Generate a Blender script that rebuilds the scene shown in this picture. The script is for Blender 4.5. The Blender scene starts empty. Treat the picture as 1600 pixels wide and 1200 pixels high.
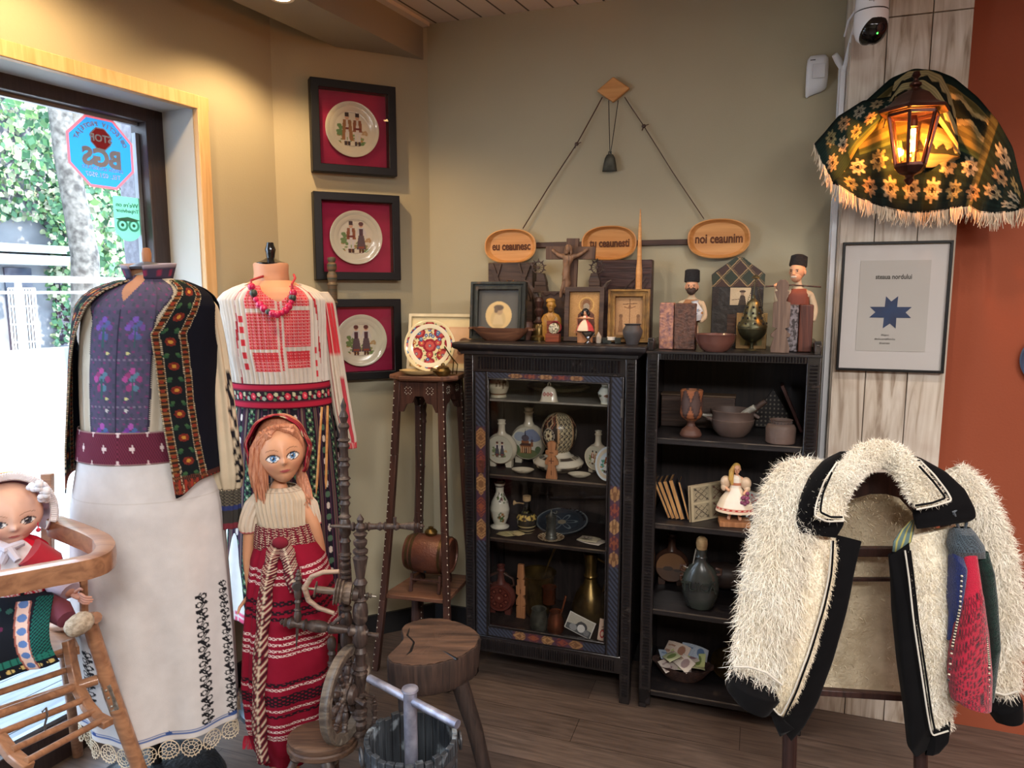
import bpy,math,random
import numpy as np
from mathutils import Matrix,Vector
R=math.radians
sc=bpy.context.scene
col=sc.collection
F=1120.0;PT=R(7.38);HC=1.6
cd=bpy.data.cameras.new('camera');cam=bpy.data.objects.new('camera',cd);col.objects.link(cam)
cam.location=(0,0,HC);cam.rotation_euler=(R(90)-PT,0,0)
cd.sensor_fit='HORIZONTAL';cd.sensor_width=36;cd.lens=36*F/1600;cd.clip_start=.02;cd.clip_end=200
sc.camera=cam
sc.view_settings.view_transform='Standard';sc.view_settings.look='None'
sc.view_settings.gamma=1;sc.view_settings.use_curve_mapping=False
sc.view_settings.exposure=0.7
w=bpy.data.worlds.new('sky');sc.world=w;w.use_nodes=True
wn=w.node_tree.nodes;bg=wn['Background']
bg.inputs[0].default_value=(.60,.78,1.0,1);bg.inputs[1].default_value=8.0
try:
 sc.cycles.max_bounces=8;sc.cycles.diffuse_bounces=4;sc.cycles.transparent_max_bounces=24
 sc.cycles.sample_clamp_indirect=4;sc.cycles.caustics_reflective=False;sc.cycles.caustics_refractive=False
except Exception:pass
def lamp(name,kind,loc,energy,colr,rot=(0,0,0),**k):
 d=bpy.data.lights.new(name,kind);d.energy=energy;d.color=colr
 for a,b in k.items():setattr(d,a,b)
 o=bpy.data.objects.new(name,d);o.location=loc;o.rotation_euler=rot;col.objects.link(o);return o
def aim(o,p):
 o.rotation_euler=(Vector(p)-o.location).to_track_quat('-Z','Y').to_euler()
sun=lamp('sun','SUN',(0,0,8),9.0,(1,.96,.9),angle=R(.6))
sun.rotation_euler=Vector((-.62,.45,-.80)).to_track_quat('-Z','Y').to_euler()
WARM=(1,.70,.36)
DOWN=[(-.80,2.64,2.59,18,(1,.67,.34)),(-1.15,1.93,2.59,19,(1,.67,.34)),(-.25,1.95,2.73,15,(1,.86,.72)),(.75,1.75,2.73,14,(1,.89,.79)),(1.45,1.5,2.73,13,(1,.89,.79)),(.2,.2,2.73,16,(1,.89,.79)),(1.3,-.2,2.73,16,(1,.89,.79)),(-.9,.2,2.73,14,(1,.89,.79))]
for i,(x,y,z,e,c_)in enumerate(DOWN):
 l=lamp('downlight_lamp','SPOT',(x,y,z),e,c_,spot_size=R((138,164)[i]if i<2 else 125),spot_blend=.5,shadow_soft_size=.03)
for x,y in((.2,-1.0),(1.8,-.8)):
 lamp('added_fill_lamp','AREA',(x,y,2.7),72,(1,.96,.92),shape='RECTANGLE',size=1.2,size_y=.6)  # unseen area lamps added near the ceiling behind the camera as soft fill
def ray(x,y):
 cx=(x-800)/F;cy=-(y-600)/F
 return np.array([cx,math.cos(PT)+cy*math.sin(PT),-math.sin(PT)+cy*math.cos(PT)])
EYE=np.array([0,0,HC])
def G(x,y,z=0.):
 r=ray(x,y);return EYE+r*((z-HC)/r[2])
def A(x,y,Y):
 r=ray(x,y);return EYE+r*(Y/r[1])
def Wp(x,y,p,n):
 r=ray(x,y);n=np.array([n[0],n[1],0.]);p=np.array([p[0],p[1],0.])
 return EYE+r*(np.dot(p-EYE,n)/np.dot(r,n))
AB=R(18.9)
C1=np.array([-.3734,3.3200]);dB=np.array([math.cos(AB),-math.sin(AB)]);nB=np.array([-math.sin(AB),-math.cos(AB)])
C2=np.array([-.9720,3.0344]);dP=(C1-C2)/np.linalg.norm(C1-C2);nP=np.array([dP[1],-dP[0]]);LP=float(np.linalg.norm(C1-C2))
dW=np.array([-.45088,-.89259]);nW=np.array([.89259,-.45088])
def Bk(u,w_,z=0.):p=C1+u*dB+w_*nB;return Vector((p[0],p[1],z))
def Pk(u,w_,z=0.):p=C2+u*dP+w_*nP;return Vector((p[0],p[1],z))
def Wk(u,w_,z=0.):p=C2+u*dW+w_*nW;return Vector((p[0],p[1],z))
def Buz(x,y,w_=0.):
 p=Wp(x,y,C1+nB*w_,nB);return float(np.dot(p[:2]-C1,dB)),float(p[2])
def Puz(x,y,w_=0.):
 p=Wp(x,y,C2+nP*w_,nP);return float(np.dot(p[:2]-C2,dP)),float(p[2])
def Wuz(x,y,w_=0.):
 p=Wp(x,y,C2+nW*w_,nW);return float(np.dot(p[:2]-C2,dW)),float(p[2])
RB=-AB;RP=math.atan2(dP[1],dP[0]);RW=math.atan2(-dW[1],-dW[0])
def lin(c):
 c=np.asarray(c,float)/255.
 return np.where(c<=.04045,c/12.92,((c+.055)/1.055)**2.4)
def L4(c):a=lin(c);return(float(a[0]),float(a[1]),float(a[2]),1.)
_mc={}
def _new(name):
 m=bpy.data.materials.new(name);m.use_nodes=True
 return m,m.node_tree.nodes,m.node_tree.links,m.node_tree.nodes['Principled BSDF']
def _bump(nt,ln,b,sock,strength,dist=.01):
 n=nt.new('ShaderNodeBump');n.inputs['Strength'].default_value=strength;n.inputs['Distance'].default_value=dist
 ln.new(sock,n.inputs['Height']);ln.new(n.outputs[0],b.inputs['Normal'])
def mat(name,c,rough=.6,metal=0.,c2=None,ns=8.,bs=0.,bscale=60.,spec=.5,stretch=(1,1,1),sheen=0.,coat=0.,emit=None,es=0.,lo=.35,hi=.65):
 """plain surface: two colours mixed by noise, plus bump"""
 if name in _mc:return _mc[name]
 m,nt,ln,b=_new(name);_mc[name]=m
 b.inputs['Base Color'].default_value=L4(c);b.inputs['Roughness'].default_value=rough;b.inputs['Metallic'].default_value=metal
 b.inputs['Specular IOR Level'].default_value=spec
 if sheen:b.inputs['Sheen Weight'].default_value=sheen
 if coat:b.inputs['Coat Weight'].default_value=coat;b.inputs['Coat Roughness'].default_value=.15
 if emit:b.inputs['Emission Color'].default_value=L4(emit);b.inputs['Emission Strength'].default_value=es
 tc=nt.new('ShaderNodeTexCoord');mp=nt.new('ShaderNodeMapping');mp.inputs['Scale'].default_value=stretch
 ln.new(tc.outputs['Object'],mp.inputs[0])
 if c2 is None:c2=[max(0,v*.86)for v in c]
 n=nt.new('ShaderNodeTexNoise');n.inputs['Scale'].default_value=ns;n.inputs['Detail'].default_value=6;ln.new(mp.outputs[0],n.inputs[0])
 r=nt.new('ShaderNodeValToRGB');r.color_ramp.elements[0].position=lo;r.color_ramp.elements[1].position=hi
 r.color_ramp.elements[0].color=L4(c2);r.color_ramp.elements[1].color=L4(c)
 ln.new(n.outputs[0],r.inputs[0]);ln.new(r.outputs[0],b.inputs['Base Color'])
 if bs:
  n2=nt.new('ShaderNodeTexNoise');n2.inputs['Scale'].default_value=bscale;n2.inputs['Detail'].default_value=4
  ln.new(mp.outputs[0],n2.inputs[0]);_bump(nt,ln,b,n2.outputs[0],bs,.004)
 return m
def wood(name,c,c2,axis='z',sc_=9.,rough=.5,bs=.25,spec=.4,wear=None,coat=0.):
 if name in _mc:return _mc[name]
 m,nt,ln,b=_new(name);_mc[name]=m
 tc=nt.new('ShaderNodeTexCoord');mp=nt.new('ShaderNodeMapping')
 s={'x':(.12,1.6,1.6),'y':(1.6,.12,1.6),'z':(1.6,1.6,.12)}[axis];mp.inputs['Scale'].default_value=s
 ln.new(tc.outputs['Object'],mp.inputs[0])
 n=nt.new('ShaderNodeTexNoise');n.inputs['Scale'].default_value=sc_*4;n.inputs['Detail'].default_value=8;n.inputs['Distortion'].default_value=1.2
 ln.new(mp.outputs[0],n.inputs[0])
 r=nt.new('ShaderNodeValToRGB');r.color_ramp.elements[0].position=.33;r.color_ramp.elements[1].position=.68
 r.color_ramp.elements[0].color=L4(c2);r.color_ramp.elements[1].color=L4(c);ln.new(n.outputs[0],r.inputs[0])
 out=r.outputs[0]
 if wear:
  n3=nt.new('ShaderNodeTexNoise');n3.inputs['Scale'].default_value=sc_*2.2;n3.inputs['Detail'].default_value=10;ln.new(tc.outputs['Object'],n3.inputs[0])
  r3=nt.new('ShaderNodeValToRGB');r3.color_ramp.elements[0].position=.60;r3.color_ramp.elements[1].position=.72;ln.new(n3.outputs[0],r3.inputs[0])
  mx=nt.new('ShaderNodeMix');mx.data_type='RGBA';mx.inputs[7].default_value=L4(wear)
  ln.new(r3.outputs[0],mx.inputs[0]);ln.new(out,mx.inputs[6]);out=mx.outputs[2]
 ln.new(out,b.inputs['Base Color'])
 b.inputs['Roughness'].default_value=rough;b.inputs['Specular IOR Level'].default_value=spec
 if coat:b.inputs['Coat Weight'].default_value=coat
 _bump(nt,ln,b,n.outputs[0],bs,.003)
 return m
def vmat(name='painted',rough=.7,weave=0.,wscale=900.,spec=.35,coat=0.,sheen=0.):
 """surface whose pattern is stored per vertex (embroidery, paintings)"""
 key='v_'+name
 if key in _mc:return _mc[key]
 m,nt,ln,b=_new(name);_mc[key]=m
 a=nt.new('ShaderNodeVertexColor');a.layer_name='Col'
 n=nt.new('ShaderNodeTexNoise');n.inputs['Scale'].default_value=25;n.inputs['Detail'].default_value=5
 tc=nt.new('ShaderNodeTexCoord');ln.new(tc.outputs['Object'],n.inputs[0])
 mr=nt.new('ShaderNodeMapRange');mr.inputs[3].default_value=.86;mr.inputs[4].default_value=1.1;ln.new(n.outputs[0],mr.inputs[0])
 vm=nt.new('ShaderNodeVectorMath');vm.operation='SCALE';ln.new(a.outputs[0],vm.inputs[0]);ln.new(mr.outputs[0],vm.inputs['Scale'])
 ln.new(vm.outputs[0],b.inputs['Base Color'])
 b.inputs['Roughness'].default_value=rough;b.inputs['Specular IOR Level'].default_value=spec
 if coat:b.inputs['Coat Weight'].default_value=coat;b.inputs['Coat Roughness'].default_value=.08
 if sheen:b.inputs['Sheen Weight'].default_value=sheen
 if weave:
  v=nt.new('ShaderNodeTexVoronoi');v.inputs['Scale'].default_value=wscale;ln.new(tc.outputs['Object'],v.inputs[0])
  _bump(nt,ln,b,v.outputs[0],weave,.002)
 return m
def glassmat(name,tint=(255,255,255),refl=.10,rough=.0):
 if name in _mc:return _mc[name]
 m,nt,ln,b=_new(name);_mc[name]=m;nt.remove(b)
 t=nt.new('ShaderNodeBsdfTransparent');t.inputs[0].default_value=L4(tint)
 g=nt.new('ShaderNodeBsdfGlossy');g.inputs['Roughness'].default_value=rough
 f=nt.new('ShaderNodeFresnel');f.inputs[0].default_value=1.45
 mr=nt.new('ShaderNodeMath');mr.operation='MULTIPLY';mr.inputs[1].default_value=refl*10;mr.use_clamp=True
 ln.new(f.outputs[0],mr.inputs[0])
 x=nt.new('ShaderNodeMixShader');ln.new(mr.outputs[0],x.inputs[0]);ln.new(t.outputs[0],x.inputs[1]);ln.new(g.outputs[0],x.inputs[2])
 ln.new(x.outputs[0],nt['Material Output'].inputs[0]);return m
def TR(loc=(0,0,0),rot=(0,0,0),s=(1,1,1)):
 from mathutils import Euler
 return Matrix.Translation(Vector(loc))@Euler(rot).to_matrix().to_4x4()@Matrix.Diagonal((*s,1))
class MB:
 def __init__(s):s.v=[];s.f=[];s.m=[];s.c=[];s.n=0
 def add(s,V,Fc,mi=0,T=None,C=None):
  V=np.asarray(V,float).reshape(-1,3)
  if T is not None:
   Tm=np.array(T);V=V@Tm[:3,:3].T+Tm[:3,3]
  b=s.n;s.v.append(V);s.n+=len(V)
  if C is None:C=np.ones((len(V),3))
  else:
   C=np.asarray(C,float)
   if C.ndim==1:C=np.tile(C,(len(V),1))
   C=C.reshape(-1,3)
  s.c.append(C)
  for f in Fc:s.f.append([i+b for i in f]);s.m.append(mi)
  return s
 def box(s,c,d,mi=0,T=None,C=None):
  x,y,z=c;a,b,e=d[0]/2,d[1]/2,d[2]/2
  V=[(x+i*a,y+j*b,z+k*e)for i in(-1,1)for j in(-1,1)for k in(-1,1)]
  return s.add(V,[(0,1,3,2),(4,6,7,5),(0,4,5,1),(2,3,7,6),(0,2,6,4),(1,5,7,3)],mi,T,C)
 def bar(s,p,q,w_,h,mi=0,T=None,C=None,up=(0,0,1)):
  """rectangular bar from p to q; w_ across, h along up"""
  p=Vector(p);q=Vector(q);d=(q-p);l=d.length;d.normalize()
  u=Vector(up);sx=d.cross(u)
  if sx.length<1e-4:sx=d.cross(Vector((1,0,0)))
  sx.normalize();u=sx.cross(d)
  V=[tuple(P+sx*(i*w_/2)+u*(k*h/2))for P in(p,q)for i,k in((-1,-1),(1,-1),(1,1),(-1,1))]
  return s.add(V,[(0,3,2,1),(4,5,6,7),(0,1,5,4),(1,2,6,5),(2,3,7,6),(3,0,4,7)],mi,T,C)
 def lathe(s,prof,n=20,mi=0,T=None,C=None,sx=1.,sy=1.,a0=0.,a1=2*math.pi,cap=True):
  full=abs(a1-a0-2*math.pi)<1e-6
  k=n if full else n+1
  th=a0+(a1-a0)*np.arange(k)/n
  V=[];CC=[]
  for i,p in enumerate(prof):
   for t in th:V.append((p[0]*math.cos(t)*sx,p[0]*math.sin(t)*sy,p[1]))
   if C is not None and np.ndim(C)==2:CC+=[C[i]]*k
  Fc=[]
  for i in range(len(prof)-1):
   for j in range(n):
    j2=(j+1)%k
    Fc.append((i*k+j,i*k+j2,(i+1)*k+j2,(i+1)*k+j))
  if cap and full:
   if prof[0][0]>1e-5:Fc.append(tuple(range(k-1,-1,-1)))
   if prof[-1][0]>1e-5:Fc.append(tuple((len(prof)-1)*k+j for j in range(k)))
  return s.add(V,Fc,mi,T,CC if CC else C)
 def tube(s,pts,r,n=8,mi=0,T=None,C=None,cap=True,closed=False,flat=1.):
  P=[Vector(p)for p in pts];m=len(P)
  rr=r if hasattr(r,'__len__')else[r]*m
  ref=None;V=[]
  for i in range(m):
   if closed:d=(P[(i+1)%m]-P[i-1])
   else:d=P[min(i+1,m-1)]-P[max(i-1,0)]
   if d.length<1e-9:d=Vector((0,0,1))
   d.normalize()
   if ref is None:
    ref=d.cross(Vector((0,0,1)))
    if ref.length<.05:ref=d.cross(Vector((0,1,0)))
   ref=(ref-d*ref.dot(d))
   if ref.length<1e-6:ref=d.orthogonal()
   ref.normalize();b2=d.cross(ref)
   for j in range(n):
    t=2*math.pi*j/n
    V.append(tuple(P[i]+ref*(math.cos(t)*rr[i])+b2*(math.sin(t)*rr[i]*flat)))
  Fc=[]
  for i in range(m if closed else m-1):
   for j in range(n):
    a=i*n;b=((i+1)%m)*n;j2=(j+1)%n
    Fc.append((a+j,a+j2,b+j2,b+j))
  if cap and not closed:
   Fc.append(tuple(range(n-1,-1,-1)));Fc.append(tuple((m-1)*n+j for j in range(n)))
  return s.add(V,Fc,mi,T,C)
 def prism(s,poly,y0,y1,mi=0,T=None,C=None):
  """polygon in x,z extruded along y"""
  k=len(poly);V=[(x,y0,z)for x,z in poly]+[(x,y1,z)for x,z in poly]
  Fc=[tuple(range(k)),tuple(range(2*k-1,k-1,-1))]+[(i,i+k,(i+1)%k+k,(i+1)%k)for i in range(k)]
  return s.add(V,Fc,mi,T,C)
 def ell(s,c,r,n=14,m=9,mi=0,T=None,C=None):
  if not hasattr(r,'__len__'):r=(r,r,r)
  V=[];Fc=[]
  for i in range(m+1):
   a=-math.pi/2+math.pi*i/m
   for j in range(n):
    t=2*math.pi*j/n
    V.append((c[0]+r[0]*math.cos(a)*math.cos(t),c[1]+r[1]*math.cos(a)*math.sin(t),c[2]+r[2]*math.sin(a)))
  for i in range(m):
   for j in range(n):
    Fc.append((i*n+j,i*n+(j+1)%n,(i+1)*n+(j+1)%n,(i+1)*n+j))
  return s.add(V,Fc,mi,T,C)
 def grid(s,P,C=None,mi=0,T=None,closeu=False,mask=None):
  """P (nu,nv,3); C (nu,nv,3)"""
  P=np.asarray(P,float);nu,nv=P.shape[:2];Fc=[]
  for i in range(nu if closeu else nu-1):
   i2=(i+1)%nu
   for j in range(nv-1):
    if mask is not None and not mask[i,j]:continue
    Fc.append((i*nv+j,i2*nv+j,i2*nv+j+1,i*nv+j+1))
  return s.add(P.reshape(-1,3),Fc,mi,T,None if C is None else np.asarray(C).reshape(-1,3))
 def loft(s,rings,mi=0,T=None,C=None,cap=True):
  k=len(rings[0]);V=[p for r_ in rings for p in r_];Fc=[]
  for i in range(len(rings)-1):
   for j in range(k):Fc.append((i*k+j,i*k+(j+1)%k,(i+1)*k+(j+1)%k,(i+1)*k+j))
  if cap:Fc.append(tuple(range(k-1,-1,-1)));Fc.append(tuple((len(rings)-1)*k+j for j in range(k)))
  return s.add(V,Fc,mi,T,C)
 def build(s,name,mats,parent=None,loc=None,rotz=None,rot=None,bevel=0,sub=0,solid=0,ang=38,smooth=True,T=None):
  V=np.concatenate(s.v)if s.v else np.zeros((0,3))
  me=bpy.data.meshes.new(name);me.from_pydata(V.tolist(),[],s.f);me.validate(verbose=False)
  if not isinstance(mats,(list,tuple)):mats=[mats]
  for m in mats:me.materials.append(m)
  if len(me.polygons)==len(s.m)and len(mats)>1:me.polygons.foreach_set('material_index',s.m)
  Cc=np.concatenate(s.c)
  if not np.all(Cc==1)and len(Cc)==len(me.vertices):
   at=me.color_attributes.new('Col','FLOAT_COLOR','POINT')
   at.data.foreach_set('color',np.concatenate([Cc,np.ones((len(Cc),1))],1).astype(np.float32).ravel())
  if smooth:
   me.polygons.foreach_set('use_smooth',[True]*len(me.polygons))
   try:me.set_sharp_from_angle(angle=R(ang))
   except Exception:pass
  me.update()
  o=bpy.data.objects.new(name,me);col.objects.link(o)
  if parent:o.parent=parent
  if loc is not None:o.location=loc
  if rotz is not None:o.rotation_euler=(0,0,rotz)
  if rot is not None:o.rotation_euler=rot
  if solid:
   md=o.modifiers.new('thickness','SOLIDIFY');md.thickness=solid;md.offset=0
  if bevel:
   md=o.modifiers.new('bevel','BEVEL');md.width=bevel;md.segments=2;md.limit_method='ANGLE';md.angle_limit=R(35)
  if sub:
   md=o.modifiers.new('smooth','SUBSURF');md.levels=sub;md.render_levels=sub
  return o
def tag(o,label,cat,group=None,kind=None):
 o['label']=label;o['category']=cat
 if group:o['group']=group
 if kind:o['kind']=kind
 return o
def thing(name,label,cat,loc=(0,0,0),rotz=0.,group=None,rot=None):
 o=bpy.data.objects.new(name,None);col.objects.link(o);o.empty_display_size=.05
 o.location=loc;o.rotation_euler=rot if rot else(0,0,rotz)
 return tag(o,label,cat,group)
def struct(mb,name,m,**k):
 o=mb.build(name,m,**k);o['kind']='structure';return o
def copytree(o,parent=None):
 c=o.copy();col.objects.link(c)
 if parent:c.parent=parent
 for ch in list(o.children):copytree(ch,c)
 return c
_txt={}
def text_mb(mb,s_,size,T,mi=0,ext=.0008,bold=0.,sx=1.,C=None,space=1.,align='CENTER'):
 """adds flat lettering lying in local x,z (facing -y)"""
 cu=bpy.data.curves.new('t','FONT');cu.body=s_;cu.size=size;cu.align_x=align;cu.align_y='CENTER';cu.extrude=ext;cu.offset=bold
 cu.space_character=space;cu.resolution_u=3
 o=bpy.data.objects.new('t',cu);col.objects.link(o)
 dg=bpy.context.evaluated_depsgraph_get();me=bpy.data.meshes.new_from_object(o.evaluated_get(dg))
 V=np.array([v.co for v in me.vertices]).reshape(-1,3);Fc=[tuple(p.vertices)for p in me.polygons]
 bpy.data.objects.remove(o);bpy.data.curves.remove(cu);bpy.data.meshes.remove(me)
 if len(V)==0:return
 V2=np.stack([V[:,0]*sx,-V[:,2],V[:,1]],1)
 mb.add(V2,Fc,mi,T,C)
class Cv:
 def __init__(s,w_,h,bg=(255,255,255)):
  s.w,s.h=w_,h;s.a=np.zeros((h,w_,3));s.a[:]=bg
  s.X,s.Y=np.meshgrid((np.arange(w_)+.5)/w_,(np.arange(h)+.5)/h)
 def put(s,m,c):s.a[m]=c;return s
 def ell(s,x,y,rx,ry,c,rot=0.):
  dx=s.X-x;dy=s.Y-y
  if rot:cr,sr=math.cos(rot),math.sin(rot);dx,dy=dx*cr+dy*sr,-dx*sr+dy*cr
  return s.put((dx/rx)**2+(dy/ry)**2<1,c)
 def rect(s,x0,y0,x1,y1,c):return s.put((s.X>=x0)&(s.X<x1)&(s.Y>=y0)&(s.Y<y1),c)
 def dia(s,x,y,rx,ry,c):return s.put(abs(s.X-x)/rx+abs(s.Y-y)/ry<1,c)
 def poly(s,pts,c):
  m=np.zeros(s.X.shape,bool);k=len(pts)
  for i in range(k):
   x0,y0=pts[i];x1,y1=pts[(i+1)%k]
   if y0==y1:continue
   cnd=((y0>s.Y)!=(y1>s.Y))&(s.X<(x1-x0)*(s.Y-y0)/(y1-y0)+x0);m^=cnd
  return s.put(m,c)
 def line(s,pts,wd,c):
  asp=s.h/s.w
  for(x0,y0),(x1,y1)in zip(pts[:-1],pts[1:]):
   dx,dy=x1-x0,(y1-y0)*asp;l2=dx*dx+dy*dy+1e-12
   t=np.clip(((s.X-x0)*dx+(s.Y-y0)*asp*dy)/l2,0,1)
   s.put(np.hypot(s.X-x0-t*dx,(s.Y-y0)*asp-t*dy)<wd,c)
  return s
 def flower(s,x,y,r,c,cc=(240,200,60),n=6):
  asp=s.w/s.h
  for k in range(n):
   t=2*math.pi*k/n;s.ell(x+r*.6*math.cos(t),y+r*.6*math.sin(t)*asp,r*.42,r*.42*asp,c)
  s.ell(x,y,r*.3,r*.3*asp,cc);return s
 def noise(s,amt,seed=1):
  rng=np.random.default_rng(seed);s.a=np.clip(s.a+rng.normal(0,amt,s.a.shape[:2]+(1,)),0,255);return s
 def blur(s,k=1):
  for _ in range(k):
   a=np.pad(s.a,((1,1),(1,1),(0,0)),'edge')
   s.a=(a[:-2,1:-1]+a[2:,1:-1]+a[1:-1,:-2]+a[1:-1,2:]+2*a[1:-1,1:-1])/6
  return s
 def at(s,U,V):
  i=np.clip((np.asarray(V)*s.h).astype(int),0,s.h-1);j=np.clip((np.asarray(U)*s.w).astype(int),0,s.w-1)
  return lin(s.a[i,j])
 def lin(s):return lin(s.a)
def panel(mb,cv,w_,h,T=None,mi=0,mask=None,y=0.,bulge=0.):
 """the painted canvas as a w x h sheet in local x,z, centred, facing -y"""
 nu,nv=cv.w,cv.h
 X=np.linspace(-w_/2,w_/2,nu);Z=np.linspace(-h/2,h/2,nv)
 XX,ZZ=np.meshgrid(X,Z,indexing='ij')
 YY=np.full_like(XX,y)-bulge*(1-(2*XX/w_)**2)
 mk=None
 if mask=='disc':mk=(XX/(w_/2))**2+(ZZ/(h/2))**2<=1.0
 elif mask is not None:mk=mask(XX/w_+.5,ZZ/h+.5)
 mb.grid(np.stack([XX,YY,ZZ],2),np.transpose(cv.lin(),(1,0,2)),mi,T,mask=mk)
def sstep(a,b,x):
 t=np.clip((np.asarray(x,float)-a)/(b-a),0,1);return t*t*(3-2*t)
def interp(rows,t):
 rows=np.asarray(rows,float);return np.stack([np.interp(t,rows[:,0],rows[:,k])for k in range(1,rows.shape[1])],-1)
rnd=random.Random(7)
# room shell
def wallmat(name,c,c2,rough=.85):
 return mat(name,c,rough,c2=c2,ns=2.2,bs=.12,bscale=140,spec=.2,lo=.2,hi=.8)
m_wall=wallmat('olive wall paint',(176,167,142),(169,160,135))
m_or=wallmat('rust orange wall paint',(150,80,56),(142,74,51))
m_beam=wallmat('grey beam paint',(150,143,130),(144,137,123))
m_white=mat('white board paint',(214,208,200),.5,c2=(205,198,190),ns=3)
m_black=mat('black baseboard',(26,26,28),.35,spec=.4)
H2=2.76
def floor_mat():
 m,nt,ln,b=_new('dark oak planks')
 tc=nt.new('ShaderNodeTexCoord');mp=nt.new('ShaderNodeMapping');mp.inputs['Rotation'].default_value=(0,0,AB)
 ln.new(tc.outputs['Object'],mp.inputs[0])
 br=nt.new('ShaderNodeTexBrick');br.inputs['Scale'].default_value=1;br.inputs['Brick Width'].default_value=1.15;br.inputs['Row Height'].default_value=.145
 br.inputs['Mortar Size'].default_value=.0014;br.inputs['Color1'].default_value=L4((98,83,74));br.inputs['Color2'].default_value=L4((80,67,60));br.inputs['Mortar'].default_value=L4((45,35,30))
 ln.new(mp.outputs[0],br.inputs[0])
 m2=nt.new('ShaderNodeMapping');m2.inputs['Scale'].default_value=(1.2,14,1);ln.new(mp.outputs[0],m2.inputs[0])
 n=nt.new('ShaderNodeTexNoise');n.inputs['Scale'].default_value=5;n.inputs['Detail'].default_value=9;n.inputs['Distortion'].default_value=.6;ln.new(m2.outputs[0],n.inputs[0])
 mr=nt.new('ShaderNodeMapRange');mr.inputs[1].default_value=.3;mr.inputs[2].default_value=.7;mr.inputs[3].default_value=.62;mr.inputs[4].default_value=1.25;ln.new(n.outputs[0],mr.inputs[0])
 vm=nt.new('ShaderNodeVectorMath');vm.operation='SCALE';ln.new(br.outputs[0],vm.inputs[0]);ln.new(mr.outputs[0],vm.inputs['Scale'])
 ln.new(vm.outputs[0],b.inputs['Base Color']);b.inputs['Roughness'].default_value=.42;b.inputs['Specular IOR Level'].default_value=.4
 _bump(nt,ln,b,n.outputs[0],.15,.002);return m
def poly_slab(name,pts,z0,z1,m):
 k=len(pts);mb=MB();V=[(p[0],p[1],z0)for p in pts]+[(p[0],p[1],z1)for p in pts]
 mb.add(V,[tuple(range(k-1,-1,-1)),tuple(range(k,2*k))]+[(i,(i+1)%k,(i+1)%k+k,i+k)for i in range(k)])
 return struct(mb,name,m,smooth=False)
UE=3.6;TE=5.6
be=Bk(UE,0);we=Wk(TE,0);be2=(be.x,-3.4);we2=(we.x,-3.4)
room=[(C2[0],C2[1]),(C1[0],C1[1]),(be.x,be.y),(be.x,-3.4),(Wk(TE,0).x,-3.4),(Wk(TE,0).x,Wk(TE,0).y)][::-1]
roomx=[(C2[0]-.35,C2[1]+.25),(C1[0],C1[1]+.25),(be.x+.2,be.y+.2),(be.x+.2,-3.6),(we.x-.3,-3.6),(we.x-.3,we.y)][::-1]
poly_slab('floor',roomx,-.12,0,floor_mat())
def ceil_mat():
 m,nt,ln,b=_new('white ceiling boards')
 tc=nt.new('ShaderNodeTexCoord');mp=nt.new('ShaderNodeMapping');mp.inputs['Rotation'].default_value=(0,0,-RW);ln.new(tc.outputs['Object'],mp.inputs[0])
 br=nt.new('ShaderNodeTexBrick');br.inputs['Scale'].default_value=1;br.inputs['Brick Width'].default_value=9;br.inputs['Row Height'].default_value=.105
 br.inputs['Mortar Size'].default_value=.0045;br.inputs['Color1'].default_value=L4((196,188,178));br.inputs['Color2'].default_value=L4((190,181,170));br.inputs['Mortar'].default_value=L4((50,44,38))
 ln.new(mp.outputs[0],br.inputs[0]);ln.new(br.outputs[0],b.inputs['Base Color']);b.inputs['Roughness'].default_value=.5
 _bump(nt,ln,b,br.outputs[1],-.6,.01);return m
poly_slab('ceiling',roomx,H2,H2+.1,ceil_mat())
struct(MB().box((UE/2-.1,.05,H2/2),(UE+.4,.1,H2)),'wall_back',m_wall,loc=Bk(0,0),rotz=RB,smooth=False)
struct(MB().box((LP/2,.05,H2/2),(LP+.1,.1,H2)),'wall_corner',m_wall,loc=Pk(0,0),rotz=RP,smooth=False)
T0,T1,ZT,ZB=.385,2.9,2.262,.0
mb=MB();th=.30
mb.box((-T0/2+.05,th/2,H2/2),(T0+.1,th,H2));mb.box((-(T0+T1)/2,th/2,(H2+ZT)/2),(T1-T0,th,H2-ZT));mb.box((-(T1+TE)/2,th/2,H2/2),(TE-T1,th,H2))
struct(mb,'wall_left',m_wall,loc=Wk(0,0),rotz=RW,smooth=False)
mb=MB();mb.box(((we.x+be.x)/2,-3.45,H2/2),(be.x-we.x+.4,.1,H2));struct(mb,'wall_front',m_wall,smooth=False)
mb=MB();mb.box((be.x+.05,(be.y-3.4)/2,H2/2),(.1,be.y+3.4,H2));struct(mb,'wall_right',m_or,smooth=False)
mb=MB();mb.box((we.x-.05,(we.y-3.4)/2,H2/2),(.1,abs(we.y+3.4),H2));struct(mb,'wall_left_rear',m_wall,smooth=False)
m_rev=mat('pale reveal plaster',(190,188,180),.7,c2=(182,180,171),ns=3)
mb=MB();RD=.165
mb.box((-T0-.003,RD/2+.004,ZT/2),(.006,RD,ZT));mb.box((-(T0+T1)/2,RD/2+.004,ZT-.003),(T1-T0,RD,.006))
struct(mb,'trim_2',m_rev,loc=Wk(0,0),rotz=RW,smooth=False)
m_pine=wood('honey pine',(218,182,134),(198,158,108),'z',7,.45,.1)
mb=MB();cw=.048
mb.box((-T0+cw/2-.002,-.004,ZT/2+.012),(cw,.03,ZT+.02));mb.box((-(T0+T1)/2,-.004,ZT+cw/2-.012),(T1-T0+.1,.0301,cw))
struct(mb,'trim_1',m_pine,loc=Wk(0,0),rotz=RW,bevel=.003)
m_frame=wood('dark brown window frame',(58,46,44),(44,35,34),'z',12,.35,.1)
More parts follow.
